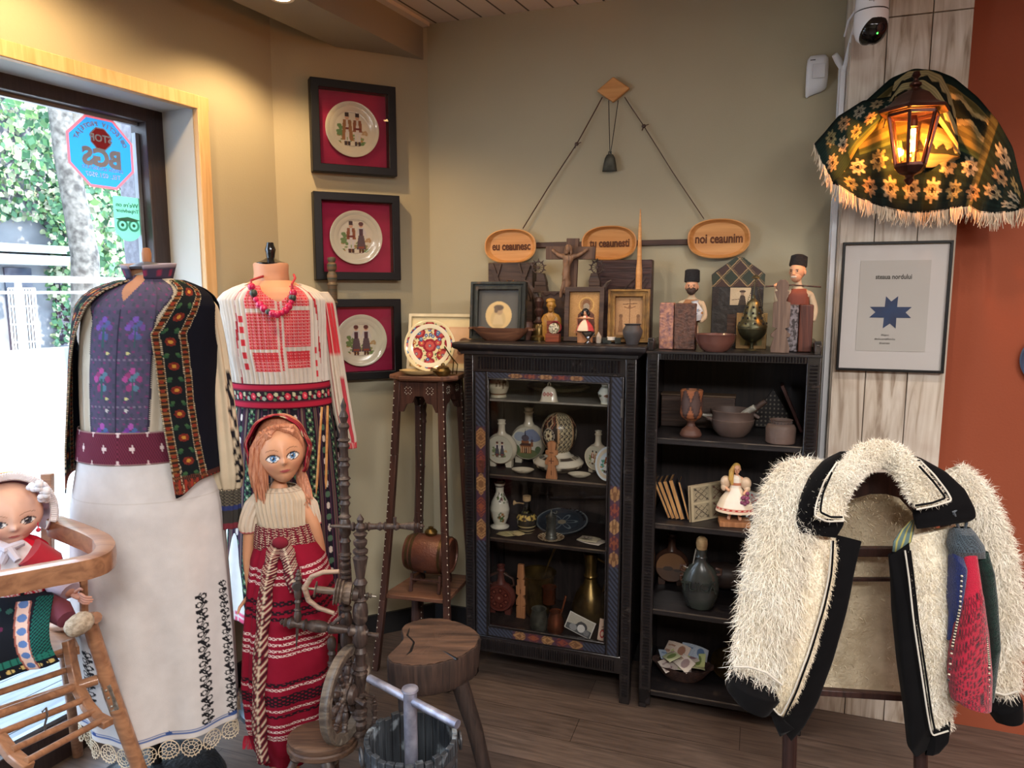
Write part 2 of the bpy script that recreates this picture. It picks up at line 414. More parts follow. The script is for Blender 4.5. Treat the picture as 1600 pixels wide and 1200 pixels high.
wt=bpy.data.objects.new('window_1',None);col.objects.link(wt);wt.location=Wk(0,0);wt.rotation_euler=(0,0,RW);wt['kind']='structure'
mb=MB();y=RD+.045;d=.09;fw=.078
mb.box((-T0-fw/2+.004,y,ZT/2),(fw,d,ZT));mb.box((-T1+fw/2,y,ZT/2),(fw,d,ZT))
mb.box((-(T0+T1)/2,y,ZT-.024),(T1-T0,d,.056));mb.box((-(T0+T1)/2,y,.06),(T1-T0,d,.12));mb.box((-1.75,y,ZT/2),(.09,d,ZT))
mb.build('window_frame',m_frame,wt,bevel=.004)
mb=MB()
for x0,x1 in((-1.705,-T0-fw),(-T1+fw,-1.795)):
 for z in(.128,ZT-.057):mb.box(((x0+x1)/2,y+.008,z),(x1-x0,.02,.014))
 for x in(x0+.005,x1-.005):mb.box((x,y+.008,ZT/2),(.014,.02,ZT-.18))
mb.build('glazing_bead',mat('grey gasket',(150,156,165),.3,.6),wt)
mb=MB();mb.box((-1.07,y+.01,ZT/2),(1.26,.006,ZT-.16));mb.box((-2.3,y+.01,ZT/2),(.99,.006,ZT-.16))
mb.build('glass_pane',glassmat('window glass',refl=.03),wt)
mb=MB();mb.box((.66*.5,-.007,.05),(LP,.014,.1));struct(mb,'baseboard_corner',m_black,loc=Pk(0,0),rotz=RP)
mb=MB();mb.box((.6,-.007,.05),(1.25,.014,.1));struct(mb,'baseboard_back',m_black,loc=Bk(0,0),rotz=RB)
mb=MB();mb.box((-T0/2,-.007,.05),(T0,.014,.1));struct(mb,'baseboard_left',m_black,loc=Wk(0,0),rotz=RW)
b0=Pk(.263,0);b1=Pk(.645,0);dd=Vector((-.45088,-.89259,0))
pts=[b0+dd*6.2-dd*0,b0-dd*.02,b1-dd*.02,b1+dd*6.2]
poly_slab('ceiling_beam',[(p.x,p.y)for p in pts],2.61,H2+.02,m_beam)
mb=MB();q0=b1+dd*.0;q1=b1+dd*5.5;off=Vector((.89259,-.45088,0))*.017
mb.bar(tuple(q0+off+Vector((0,0,H2-.008))),tuple(q1+off+Vector((0,0,H2-.008))),.035,.016);struct(mb,'trim_3',m_white)
def plank_mat():
 m,nt,ln,b=_new('whitewashed planks')
 tc=nt.new('ShaderNodeTexCoord');mp=nt.new('ShaderNodeMapping');mp.inputs['Scale'].default_value=(1.7,1.7,.16);ln.new(tc.outputs['Object'],mp.inputs[0])
 n=nt.new('ShaderNodeTexNoise');n.inputs['Scale'].default_value=16;n.inputs['Detail'].default_value=9;n.inputs['Distortion'].default_value=1.6;ln.new(mp.outputs[0],n.inputs[0])
 r=nt.new('ShaderNodeValToRGB');e=r.color_ramp.elements;e[0].position=.28;e[0].color=L4((140,122,104));e[1].position=.62;e[1].color=L4((206,197,184))
 x=e.new(.45);x.color=L4((188,176,160));ln.new(n.outputs[0],r.inputs[0])
 n2=nt.new('ShaderNodeTexNoise');n2.inputs['Scale'].default_value=5;n2.inputs['Detail'].default_value=3;ln.new(tc.outputs['Object'],n2.inputs[0])
 r2=nt.new('ShaderNodeValToRGB');r2.color_ramp.elements[0].position=.55;r2.color_ramp.elements[1].position=.75;ln.new(n2.outputs[0],r2.inputs[0])
 mx=nt.new('ShaderNodeMix');mx.data_type='RGBA';mx.inputs[7].default_value=L4((150,120,100));ln.new(r.outputs[0],mx.inputs[6])
 mm=nt.new('ShaderNodeMath');mm.operation='MULTIPLY';mm.inputs[1].default_value=.55;ln.new(r2.outputs[0],mm.inputs[0]);ln.new(mm.outputs[0],mx.inputs[0])
 ln.new(mx.outputs[2],b.inputs['Base Color']);b.inputs['Roughness'].default_value=.6;_bump(nt,ln,b,n.outputs[0],.3,.003);return m
m_plank=plank_mat()
PU0,PU1,PW=1.690,2.055,.18
mb=MB();mb.box(((PU0+PU1)/2,-PW/2+.004,H2/2),(PU1-PU0-.012,PW-.012,H2))
e_=[PU0,PU0+.112,PU0+.246,PU1]
for i in range(3):
 zj=[0.0,.09,(.9,1.55,2.5)[i],H2]
 mb.box(((e_[i]+e_[i+1])/2,-PW+.002,(.09+2.515)/2),(e_[i+1]-e_[i]-.003,.018,2.515-.09));mb.box(((e_[i]+e_[i+1])/2,-PW,(2.518+H2)/2),(e_[i+1]-e_[i]-.003,.018,H2-2.518))
 mb.box(((e_[i]+e_[i+1])/2,-PW-.006,.045),(e_[i+1]-e_[i]-.003,.02,.088))
mb.box((PU0+.004,-PW/2,H2/2),(.014,PW-.01,H2))
struct(mb,'wall_pillar',[m_plank],loc=Bk(0,0),rotz=RB,bevel=.0015)
struct(MB().box(((PU1+UE)/2,-.065,H2/2),(UE-PU1,.13,H2)),'wall_back_right',m_or,loc=Bk(0,0),rotz=RB,smooth=False)
m_pvc=mat('white plastic',(226,228,232),.35,c2=(216,219,224),ns=4)
t=thing('cable_duct','white plastic cable duct running up the corner beside the planked pillar','cable duct',Bk(0,0),RB)
mb=MB();mb.box((PU0-.0155,-.10,1.2),(.022,.022,2.4));mb.box((PU0-.0135,-.124,1.2),(.018,.022,2.38));mb.build('duct',m_pvc,t,bevel=.002)
mb=MB();mb.tube([(PU0-.012,-.12,2.36),(PU0+.0,-.16,2.44),(PU0+.02,-.215,2.54)],.009,8)
mb.tube([(PU0-.01,-.10,2.38),(PU0-.03,-.12,2.41),(PU0-.045,-.13,2.43)],[.009,.013,.010],10);mb.build('cable',m_pvc,t)
m_glow=mat('lit lamp glass',(255,225,170),.4,emit=(255,205,130),es=14)
for i,(x,y,z,e,c_)in enumerate(DOWN):
 zc=2.61 if i<2 else H2
 lb='small round downlight glowing in the boxed beam at the top edge' if i==0 else 'round ceiling downlight out of the picture'
 t=thing('ceiling_downlight',lb if i==0 else 'lit round downlight in the shop ceiling, out of the picture','ceiling light',(x,y,zc),0,None if i==0 else 'ceiling downlights out of the picture')
 MB().lathe([(.030,-.001),(.042,-.003),(.045,0),(.030,0)],24,cap=False).build('ring',m_white,t)
 MB().lathe([(0,-.0012),(.030,-.0012)],24,cap=False).build('lamp_glass',m_glow,t)
# outside the window
m_conc=mat('pale concrete',(170,169,166),.8,c2=(150,149,146),ns=3,bs=.2)
m_deck=mat('grey deck boards',(112,118,124),.7,c2=(88,94,100),ns=4,stretch=(1,8,1))
mb=MB();mb.box((-3,9.5,-.16),(16,18,.1));struct(mb,'street_pavement',m_conc,loc=Wk(0,0),rotz=RW)
mb=MB()
for k in range(7):mb.box((-2.6,.42+k*.205,-.05),(5.6,.2,.06))
struct(mb,'deck',m_deck,loc=Wk(0,0),rotz=RW)
FY=7.2
m_fac=mat('sunlit render facade',(128,128,130),.9,c2=(104,104,108),ns=2.5)
t=thing('building_facade','ivy covered house front with grilled window across the street','building',Wk(0,0),RW)
MB().box((-1,FY+.2,2.4),(14,.3,5.2)).build('wall',m_fac,t)
mb=MB();mb.box((2.4,FY-.05,1.98),(2.4,.34,.12));mb.box((2.4,FY-.0,2.12),(2.6,.3,.10));mb.box((-.3,FY+.02,.35),(12,.2,.06));mb.build('ledge',m_conc,t)
def lf(px,py,w_=-FY):u,z=Wuz(px,py,w_);return-u,z
x0,z1=lf(8,418);x1,z0=lf(62,560)
fr=MB().box(((x0+x1)/2,FY+.04,(z0+z1)/2),(abs(x1-x0),.04,abs(z1-z0))).build('window',mat('dim window glass',(60,66,80),.1,c2=(80,58,64),ns=1.5),t)
mb=MB()
for k in range(10):x=x0+(x1-x0)*k/9;mb.tube([(x,FY-.02,z0),(x,FY-.02,z1-.25)],.012,6)
for k in range(5):z=z0+(z1-.25-z0)*k/4;mb.tube([(x0,FY-.02,z),(x1,FY-.02,z)],.012,6)
mb.build('window_grille',m_white,fr)
x2,z3=lf(105,440);x3,z2=lf(120,540)
fr=MB().box(((x2+x3)/2,FY+.04,(z2+z3)/2),(abs(x3-x2)+.3,.04,abs(z3-z2))).build('window',_mc['dim window glass'],t)
rng=np.random.default_rng(3)
def leaves(n,boxes,name,label,cat,sz=.085,dens=None):
 mb=MB();V=[];Fc=[];C=[]
 pal=[lin(c)for c in((80,112,62),(134,142,108),(44,84,50),(150,150,126),(64,100,70))]
 for i in range(n):
  bx=boxes[rng.integers(len(boxes))]
  p=np.array([rng.uniform(bx[0],bx[1]),rng.uniform(bx[2],bx[3]),rng.uniform(bx[4],bx[5])])
  a,b_,s_=rng.uniform(0,6.28),rng.uniform(-.5,1.0),sz*rng.uniform(.6,1.3)
  ux=np.array([math.cos(a),0,math.sin(a)]);uz=np.array([-math.sin(a)*math.cos(b_),-math.sin(b_),math.cos(a)*math.cos(b_)])
  k=len(V);V+=[p-uz*s_*.5,p+ux*s_*.4,p+uz*s_*.5,p-ux*s_*.4];Fc.append((k,k+1,k+2,k+3));C+=[pal[rng.integers(5)]]*4
 mb.add(V,Fc,0,None,C);o=mb.build(name,vmat('leaf',.6),None,loc=Wk(0,0),rotz=RW,smooth=False);tag(o,label,cat,kind='stuff');return o
leaves(15000,[(0,6,FY-.12,FY+.06,2.45,5.0),(0,6,FY-.12,FY+.06,2.45,5.0),(3.3,6,FY-.1,FY+.05,.9,3.0)],'ivy','dense green ivy covering the house front across the street','ivy')
tp=lambda px,py,w_=-5.6:(lambda q:(-q[0],-w_,q[1]))(Wuz(px,py,w_))
t=thing('tree','pale barked tree standing in front of the ivy covered house','tree',Wk(0,0),RW)
mb=MB();mb.tube([tp(150,620),tp(135,520),tp(133,400),tp(118,320),tp(104,250),tp(92,160),tp(88,60)],[.16,.15,.14,.125,.115,.11,.10],14)
mb.tube([tp(104,250),tp(112,205),tp(135,150),tp(160,90)],[.09,.07,.06,.05],10);mb.build('trunk',mat('pale bark',(96,92,86),.9,c2=(44,40,36),ns=14,bs=.8,bscale=30),t)
leaves(1500,[(2.4,4.2,5.7,6.3,2.9,4.2),(3.0,4.0,5.8,6.4,1.8,3.0)],'leafy_branches','loose light green foliage hanging around the tree trunk','foliage',.11)
t=thing('street_railing','white metal street railing beyond the deck','railing',Wk(0,0),RW)
RY=4.6
u0,zr=Wuz(100,437,-RY)
mb=MB();mb.tube([(-6,RY,zr),(5,RY,zr)],.03,8);mb.tube([(-6,RY,zr-.12),(5,RY,zr-.12)],.012,8);mb.tube([(-6,RY,.05),(5,RY,.05)],.02,8);mb.build('rail',m_white,t)
for k in range(8):MB().tube([(-6+k*1.5,RY,-.12),(-6+k*1.5,RY,zr)],.028,8).build('post',m_white,t)
MB().box((-2,RY+1.35,.42),(12,.18,1.1)).build('low_wall',m_conc,None,loc=Wk(0,0),rotz=RW)
tag(bpy.data.objects['low_wall'],'low white garden wall behind the street railing','wall')
t=thing('stone_pier','grey stone block pier just outside the right edge of the window','pier',Wk(0,0),RW)
u0,_=Wuz(187,300,-1.02);mb=MB()
for k in range(9):mb.box((-u0+.30,.62+.2,-.1+.33*k+.16),(.6,.4,.322))
mb.build('blocks',mat('grey granite',(104,102,108),.85,c2=(82,80,86),ns=40,bs=.5),t,bevel=.01)
GY=RD+.045+.006
def sticker_T(px,py):u,z=Wuz(px,py,-GY);return-u,z
cx,cz=sticker_T(158,239);xl,_=sticker_T(105,239);xr,_=sticker_T(211,239);rO=abs(xr-xl)/2
t=thing('alarm_sticker','octagonal blue and red alarm company sticker on the window glass','sticker',Wk(0,0),RW)
t.location=(Matrix.Translation(Wk(0,0))@Matrix.Rotation(RW,4,'Z')@Vector((cx,GY,cz)))
octa=lambda r,rr=0.:[(r*math.cos(R(22.5+45*k)+rr),r*math.sin(R(22.5+45*k)+rr))for k in range(8)]
OR=rO*1.04
def film(name,c):
 m,nt,ln,b=_new(name);b.inputs['Base Color'].default_value=L4(c);b.inputs['Roughness'].default_value=.5
 t_=nt.new('ShaderNodeBsdfTranslucent');t_.inputs[0].default_value=L4(c);x=nt.new('ShaderNodeMixShader');x.inputs[0].default_value=.75
 ln.new(b.outputs[0],x.inputs[1]);ln.new(t_.outputs[0],x.inputs[2]);ln.new(x.outputs[0],nt['Material Output'].inputs[0]);return m
m_red=film('sticker red',(240,110,116));m_blu=film('sticker blue',(52,140,205));m_let=mat('sticker lettering',(214,220,232),.5)
o1,o2=octa(OR),octa(OR*.925);MB().add([(x,-.002,z)for x,z in o1+o2],[(k,(k+1)%8,(k+1)%8+8,k+8)for k in range(8)]).build('border',m_red,t,smooth=False)
MB().add([(x,-.002,z)for x,z in o2],[tuple(range(8))]).build('field',m_blu,t,smooth=False)
mb=MB();mb.prism([(x,z+OR*.36)for x,z in octa(OR*.31)],-.0034,-.0026,0);mb.prism([(x,z+OR*.36)for x,z in octa(OR*.275)],-.0040,-.0032,1);mb.build('stop_emblem',[m_let,m_red],t,smooth=False)
mb=MB();MX=Matrix.Diagonal((-1,1,1,1))
text_mb(mb,'STOP',OR*.26,MX@TR((0,-.0046,OR*.36)),bold=.001)
text_mb(mb,'BGS',OR*.62,MX@TR((0,-.0038,-OR*.16)),bold=.004)
text_mb(mb,'DIVIZIA SECURITATE',OR*.125,MX@TR((0,-.0038,-OR*.43)))
text_mb(mb,'TEL: 021.9507',OR*.17,MX@TR((0,-.0038,-OR*.60)))
st='OBIECTIV PROTEJAT'
for k,ch in enumerate(st):
 if ch==' ':continue
 a=R(68)-R(136)*k/(len(st)-1)
 text_mb(mb,ch,OR*.16,MX@TR((-OR*.72*math.sin(a),-.0038,OR*.05+OR*.68*math.cos(a)),(0,-a,0)),bold=.0006)
mb.build('lettering',m_let,t)
cx,cz=sticker_T(199,342);xl,_=sticker_T(177,342);xr,_=sticker_T(219,342);w2=abs(xr-xl)/2
_,zt=sticker_T(199,308);_,zb=sticker_T(199,377)
t=thing('review_sticker','small pale green owl sticker on the window glass below the octagon','sticker',(Matrix.Translation(Wk(0,0))@Matrix.Rotation(RW,4,'Z')@Vector((cx,GY,(zt+zb)/2))),RW)
hh=(zt-zb)/2
pg=[(-w2,hh),(w2,hh)]+[(w2*math.cos(a),-hh+w2+w2*math.sin(a))for a in np.linspace(0,-math.pi,14)]
MB().prism(pg,-.0022,-.0014).build('field',film('sticker mint',(172,228,205)),t,smooth=False)
mb=MB();text_mb(mb,"We're on",w2*.42,MX@TR((0,-.003,hh*.62)));text_mb(mb,'Tripadvisor',w2*.36,MX@TR((0,-.003,hh*.36)))
for s_ in(-1,1):
 mb.lathe([(w2*.26,0),(w2*.42,0)],20,cap=False,T=TR((s_*w2*.42,-.003,-hh*.28),(R(90),0,0)));mb.ell((s_*w2*.42,-.003,-hh*.28),(w2*.12,.0005,w2*.12))
mb.prism([(-w2*.9,-hh*.02),(0,hh*.1),(w2*.9,-hh*.02),(w2*.5,-hh*.1),(-w2*.5,-hh*.1)],-.0034,-.0026)
mb.build('lettering',film('sticker dark green',(110,160,146)),t)
# things on the walls
m_blackframe=mat('black lacquered frame',(13,13,15),.4,c2=(9,9,11),ns=20,spec=.3)
def box_frame(mb,W,H,bw,dp,y0=0.):
 """mitred frame in local x,z; back at y0, front at y0-dp"""
 for sx,w_,h_ in((0,W,H),):
  o=[(-W/2,-H/2),(W/2,-H/2),(W/2,H/2),(-W/2,H/2)];i_=[(-W/2+bw,-H/2+bw),(W/2-bw,-H/2+bw),(W/2-bw,H/2-bw),(-W/2+bw,H/2-bw)]
  V=[(x,y0,z)for x,z in o]+[(x,y0-dp,z)for x,z in o]+[(x,y0-dp,z)for x,z in i_]+[(x,y0,z)for x,z in i_]
  Fc=[]
  for k in range(4):
   n_=(k+1)%4;Fc+=[(k,n_,n_+4,k+4),(k+4,n_+4,n_+8,k+8),(k+8,n_+8,n_+12,k+12),(k+12,n_+12,n_,k)]
  mb.add(V,Fc)
SK=(226,178,145)
def folk(cv,x,y,h,kind,seed=0):
 """small standing villager, feet at x,y (canvas units)"""
 a=cv.w/cv.h;hw=h*.16
 if kind=='m':
  cv.rect(x-hw*.55,y+h*.02,x-hw*.1,y+h*.45,(232,228,220));cv.rect(x+hw*.1,y+h*.02,x+hw*.55,y+h*.45,(232,228,220))
  cv.rect(x-hw*.6,y,x-hw*.05,y+h*.12,(60,45,40));cv.rect(x+hw*.05,y,x+hw*.6,y+h*.12,(60,45,40))
  cv.poly([(x-hw*.9,y+h*.36),(x+hw*.9,y+h*.36),(x+hw*.7,y+h*.78),(x-hw*.7,y+h*.78)],(232,226,216))
  cv.poly([(x-hw*.95,y+h*.42),(x-hw*.3,y+h*.42),(x-hw*.2,y+h*.78),(x-hw*.8,y+h*.78)],(150,90,55));cv.poly([(x+hw*.95,y+h*.42),(x+hw*.3,y+h*.42),(x+hw*.2,y+h*.78),(x+hw*.8,y+h*.78)],(150,90,55))
  cv.rect(x-hw*.7,y+h*.48,x+hw*.7,y+h*.54,(120,50,40));cv.ell(x,y+h*.85,hw*.42,h*.07,SK);cv.poly([(x-hw*.45,y+h*.87),(x+hw*.45,y+h*.87),(x+hw*.35,y+h),(x-hw*.35,y+h)],(45,38,36))
 elif kind=='c':
  folk(cv,x,y,h,'m');cv.poly([(x-hw*1.1,y+h*.15),(x-hw*.45,y+h*.15),(x-hw*.2,y+h*.78),(x-hw*.75,y+h*.78)],(168,118,70));cv.poly([(x+hw*1.2,y+h*.15),(x+hw*.45,y+h*.15),(x+hw*.2,y+h*.78),(x+hw*.8,y+h*.78)],(168,118,70))
 else:
  cv.rect(x-hw*.5,y,x-hw*.1,y+h*.12,(70,45,40));cv.rect(x+hw*.1,y,x+hw*.5,y+h*.12,(70,45,40))
  cv.poly([(x-hw*1.0,y+h*.1),(x+hw*1.0,y+h*.1),(x+hw*.55,y+h*.56),(x-hw*.55,y+h*.56)],(84,84,92));cv.rect(x-hw*.55,y+h*.14,x+hw*.55,y+h*.2,(150,80,60))
  cv.poly([(x-hw*.6,y+h*.54),(x+hw*.6,y+h*.54),(x+hw*.65,y+h*.8),(x-hw*.65,y+h*.8)],(226,222,214));cv.poly([(x-hw*1.2,y+h*.5),(x-hw*.6,y+h*.62),(x-hw*.5,y+h*.78),(x-hw*.8,y+h*.72)],(226,222,214));cv.poly([(x+hw*1.2,y+h*.5),(x+hw*.6,y+h*.62),(x+hw*.5,y+h*.78),(x+hw*.8,y+h*.72)],(226,222,214))
  cv.rect(x-hw*.4,y+h*.55,x+hw*.4,y+h*.76,(60,55,70));cv.ell(x,y+h*.87,hw*.4,h*.07,SK);cv.ell(x,y+h*.92,hw*.5,h*.07,(90,60,60))
def plate_cv(kinds,n=110,bgc=(238,231,206),green=(110,150,90)):
 cv=Cv(n,n,bgc);g=np.random.default_rng(len(kinds)+5)
 for _ in range(26):cv.ell(.5+g.uniform(-.26,.22),.34+g.uniform(-.09,.07),g.uniform(.02,.06),g.uniform(.01,.025),[green,(190,150,90),(140,165,100)][g.integers(3)])
 for _ in range(14):cv.ell(.28+g.uniform(-.06,.07),.47+g.uniform(-.09,.1),.03,.03,green)
 for _ in range(8):cv.ell(.72+g.uniform(-.05,.05),.45+g.uniform(-.03,.06),.025,.02,(205,170,120))
 for k,kd in enumerate(kinds):folk(cv,.41+.19*k,.22,.58,kd)
 for k in range(13):cv.rect(.36+k*.021,.20+abs(k-6)*.002,.372+k*.021,.212+abs(k-6)*.002,(110,95,80));cv.rect(.40+k*.014,.80,.408+k*.014,.81,(120,100,90))
 return cv
def decor_plate(mb,r,cv,T,rim=.012):
 """a shallow plate facing -y with a painted middle; materials 0 glaze, 1 painted"""
 gl=lin((238,231,206))
 mb.lathe([(0,.004),(r*.5,.004),(r*.6,.001),(r*.62,.004),(r,rim+.004),(r,rim+.006),(r*.97,rim+.007),(r*.68,.0105)],48,0,T=T@Matrix.Rotation(R(90),4,'X'),cap=False)
 n=cv.w;X=np.linspace(-1,1,n);XX,ZZ=np.meshgrid(X,X,indexing='ij');rr=np.hypot(XX,ZZ)
 k=np.minimum(1,.985/np.maximum(rr,1e-6));XX=XX*k;ZZ=ZZ*k;rr=np.minimum(rr,.985)
 dep=.0075+rim*sstep(.62,.985,rr)
 mk=(np.hypot(*np.meshgrid(X,X,indexing='ij'))<1.03)
 mb.grid(np.stack([XX*r,-dep,ZZ*r],2),np.transpose(cv.lin(),(1,0,2)),1,T,mask=mk)
m_glaze=mat('cream glaze',(238,231,206),.15,c2=(232,224,198),ns=3,coat=.3)
m_paint_gloss=vmat('glazed painting',.15,coat=.4)
m_card=vmat('printed paper',.75)
m_crim=mat('crimson velvet backing',(186,26,82),.8,c2=(170,20,72),ns=2,stretch=(1,1,9),sheen=.2)
specs=[((484,118),(618,136),(489,270),(621,276),(551,202),'cm','two men in long coats','topmost'),((489,295),(625,306),(494,434),(626,438),(557,371),'mw','a man beside a woman','middle'),((496,459),(627,467),(500,588),(628,590),(565,532),'ww','two women in aprons','lowest')]
for i,(a,b,c,d_,pc,kd,what,pos)in enumerate(specs):
 u0=(Puz(*a,.05)[0]+Puz(*c,.05)[0])/2;u1=(Puz(*b,.05)[0]+Puz(*d_,.05)[0])/2;z1=Puz(*b,.05)[1];z0=Puz(*d_,.05)[1]
 if i==2:u0=u1-.38
 W,H=u1-u0,z1-z0
 t=thing('framed_plate','black box frame plate of %s, %s of three on corner wall'%(what,pos),'framed plate',Pk((u0+u1)/2,0,(z0+z1)/2),RP,'box framed plates on the corner wall')
 mb=MB();box_frame(mb,W,H,.034,.05,-.002);mb.build('frame',m_blackframe,t,bevel=.0025)
 MB().box((0,-.006,0),(W-.05,.004,H-.05)).build('backing',m_crim,t)
 pu,pz=Puz(*pc,.03)
 mb=MB();decor_plate(mb,.114,plate_cv(kd),TR((pu-(u0+u1)/2,-.012,pz-(z0+z1)/2)));mb.build('plate',[m_glaze,m_paint_gloss],t)
 MB().box((0,-.044,0),(W-.066,.002,H-.066)).build('glass',glassmat('clear glass',refl=.08),t)
m_lime=wood('light carved limewood',(214,158,98),(188,128,70),'x',5,.45,.12)
m_strap=mat('brown leather strap',(92,66,52),.6,c2=(70,50,40),ns=30)
m_burn=mat('burnt lettering',(96,52,28),.8)
u,z=Buz(958,140,.02)
t=thing('wall_hanging','wall hanging of three carved oval wooden dishes strung by straps from a wooden diamond','wall hanging',Bk(u,0,z),RB)
MB().prism([(-.068,0),(0,-.05),(.068,0),(0,.05)],-.026,-.004).build('wooden_diamond',m_lime,t,bevel=.005)
def bl(px,py,w_):a,b=Buz(px,py,w_);return(a-u,-w_,b-z)
def strap(p0,kn,p1):
 mb=MB();a,b,c=bl(*p0,.012),bl(*kn,.018),bl(*p1,.02);mb.tube([a,((a[0]*2+b[0])/3,-.012,(a[2]*2+b[2])/3),b,((b[0]+c[0])/2-.004,-.018,(b[2]+c[2])/2),c],.0042,6,flat=.5)
 mb.ell(b,(.009,.006,.008),8,6);mb.tube([b,(b[0]+.02,-.024,b[2]+.004)],.0018,5);mb.tube([b,(b[0]-.006,-.024,b[2]-.018)],.0022,5);mb.build('strap',m_strap,t)
strap((941,152),(901,225),(817,357));strap((976,152),(1006,197),(1100,342))
mb=MB();a,b=bl(838,383,.01),bl(1076,378,.01);mb.bar(a,b,.012,.022);mb.build('crossbar',wood('dark slat',(86,62,52),(64,46,40),'x',8),t,bevel=.002)
def oval_dish(px,py,hw,hh,word,seed):
 a,b=Buz(px,py,.03);sc_=.0;x1,_=Buz(px+hw,py,.03);x0,_=Buz(px-hw,py,.03);rx=(x1-x0)/2;_,z1=Buz(px,py-hh,.03);_,z0=Buz(px,py+hh,.03);rz=(z1-z0)/2
 T=TR((a-u,0,b-z));mb=MB();k=48
 def ring(f,y):
  out=[]
  for j in range(k):
   t_=2*math.pi*j/k;c,s_=math.cos(t_),math.sin(t_);e=2/2.35
   out.append((rx*f*math.copysign(abs(c)**e,c),y,rz*f*math.copysign(abs(s_)**e,s_)))
  return out
 mb.loft([ring(.55,-.004),ring(.85,-.012),ring(.99,-.034),ring(1.0,-.040),ring(.95,-.042),ring(.90,-.032),ring(.82,-.0235),ring(.5,-.0215),ring(.2,-.021)],T=T)
 o=mb.build('oval_dish',m_lime,t)
 mb=MB();text_mb(mb,word,rz*.66,TR((a-u,-.0225,b-z)),sx=.74,bold=.0012,ext=.002,space=1.0);mb.build('carved_lettering',m_burn,o)
oval_dish(798,385,40,27,'eu ceaunesc',1);oval_dish(952,380,43,27,'tu ceaunesti',2);oval_dish(1123,373,49,31,'noi ceaunim',3)
m_patina=mat('dark patinated bronze',(92,94,84),.55,.6,c2=(58,58,52),ns=25,bs=.3)
t2=thing('hanging_bell','small patinated bell hanging on a thin cord below the wooden diamond','bell',Bk(*[Buz(953,252,.02)[0],.022],Buz(953,252,.02)[1]),RB)
mb=MB();mb.lathe([(.0295,-.036),(.031,-.040),(.026,-.010),(.021,.012),(.013,.026),(0,.029)],20,sy=.6,cap=False);mb.lathe([(.029,-.040),(.024,-.010),(.012,.02),(0,.022)],20,sy=.6,cap=False);mb.tube([(-.006,0,.026),(-.005,0,.038),(.005,0,.038),(.006,0,.026)],.0025,6);mb.build('bell_body',m_patina,t2)
def b2(px,py,w_):a,b=Buz(px,py,w_);return(a-Buz(953,252,.02)[0],-w_+.022,b-Buz(953,252,.02)[1])
mb=MB();mb.tube([b2(951,157,.012),b2(952,200,.02),b2(953,240,.022)],.0016,5);mb.tube([b2(966,157,.012),b2(960,200,.02),b2(954,240,.022)],.0016,5);mb.build('cord',m_blackframe,t2)
W0=PW+.010
u0=Buz(1318,377,W0+.02)[0];u1=Buz(1491,376,W0+.02)[0];z1=Buz(1400,377,W0+.02)[1];z0=Buz(1390,581,W0+.02)[1]
W,H=u1-u0,z1-z0;k=W/545.
t=thing('framed_poster','black framed print of a blue eight-pointed star on the planked pillar','framed print',Bk((u0+u1)/2,W0,(z0+z1)/2),RB)
mb=MB();box_frame(mb,W,H,.0085,.02);mb.build('frame',m_blackframe,t,bevel=.001)
m_mount=mat('warm white mount board',(224,218,216),.7,c2=(220,214,211),ns=3)
MB().box((0,-.005,0),(W-.012,.004,H-.012)).build('mount',m_mount,t)
sh=MB().box((0,-.0082,.004),(W*.645,.002,H*.70)).build('print',mat('print paper',(208,203,198),.8,c2=(203,197,192),ns=3),t)
star=[(-28,92),(0,62),(33,92),(31,31),(104,31),(75,0),(104,-31),(31,-31),(31,-92),(0,-64),(-34,-92),(-32,-31),(-107,-31),(-77,0),(-107,31),(-31,31)]
MB().prism([(x*k-.0,z_*k*.98)for x,z_ in star],-.0102,-.009,T=TR((-.0055,0,-.018))).build('blue_star',mat('indigo ink',(22,60,110),.7,c2=(16,40,84),ns=18),sh,smooth=False)
mb=MB();text_mb(mb,'steaua nordului',.0235,TR((-.003,-.0098,H*.5-.268*H)),sx=.78,bold=.0004,ext=.0003)
for j,s_ in enumerate(('#tapuc','#educare#familie','#oameni')):text_mb(mb,s_,.0105,TR((-.018,-.0098,H*.5-(.715+.032*j)*H)),sx=.9,ext=.0003)
mb.build('lettering',mat('black ink',(34,32,32),.7),sh)
MB().box((0,-.0145,0),(W-.016,.0015,H-.016)).build('glass',_mc['clear glass'],t)
u,z=Buz(1277,115,.03)
t=thing('motion_detector','white plastic motion detector on the wall left of the planked pillar','motion detector',Bk(u,.001,z),RB)
mb=MB();rings=[]
for zz,hw,dp in((-.066,.032,.012),(-.060,.036,.02),(-.03,.038,.040),(.03,.038,.046),(.052,.036,.044),(.064,.028,.034),(.068,.014,.02)):
 r_=[];
 for j in range(24):
  a=2*math.pi*j/24;c,s_=math.cos(a),math.sin(a);e=.6
  r_.append((hw*math.copysign(abs(c)**e,c),-dp/2-dp/2*math.copysign(abs(s_)**e,s_),zz+(.014*(c)if zz<-.02 else 0)))
 rings.append(r_)
mb.loft(rings);mb.build('housing',m_pvc,t)
mb=MB();mb.box((.004,-.046,.005),(.044,.003,.052));mb.build('lens_window',mat('milky lens',(212,214,220),.3),t,bevel=.004)
MB().box((-.018,-.0455,.045),(.018,.002,.0025),T=TR()).build('indicator_slot',m_black,t)
Yc=float(Bk(1.78,.30).y);zc=A(1360,44,Yc);rr_=23/F*(Yc*math.cos(PT)+.1)
t=thing('security_camera','white ball-shaped security camera with black lens face on the pillar','security camera',(zc[0],zc[1],zc[2]),RB)
r=rr_
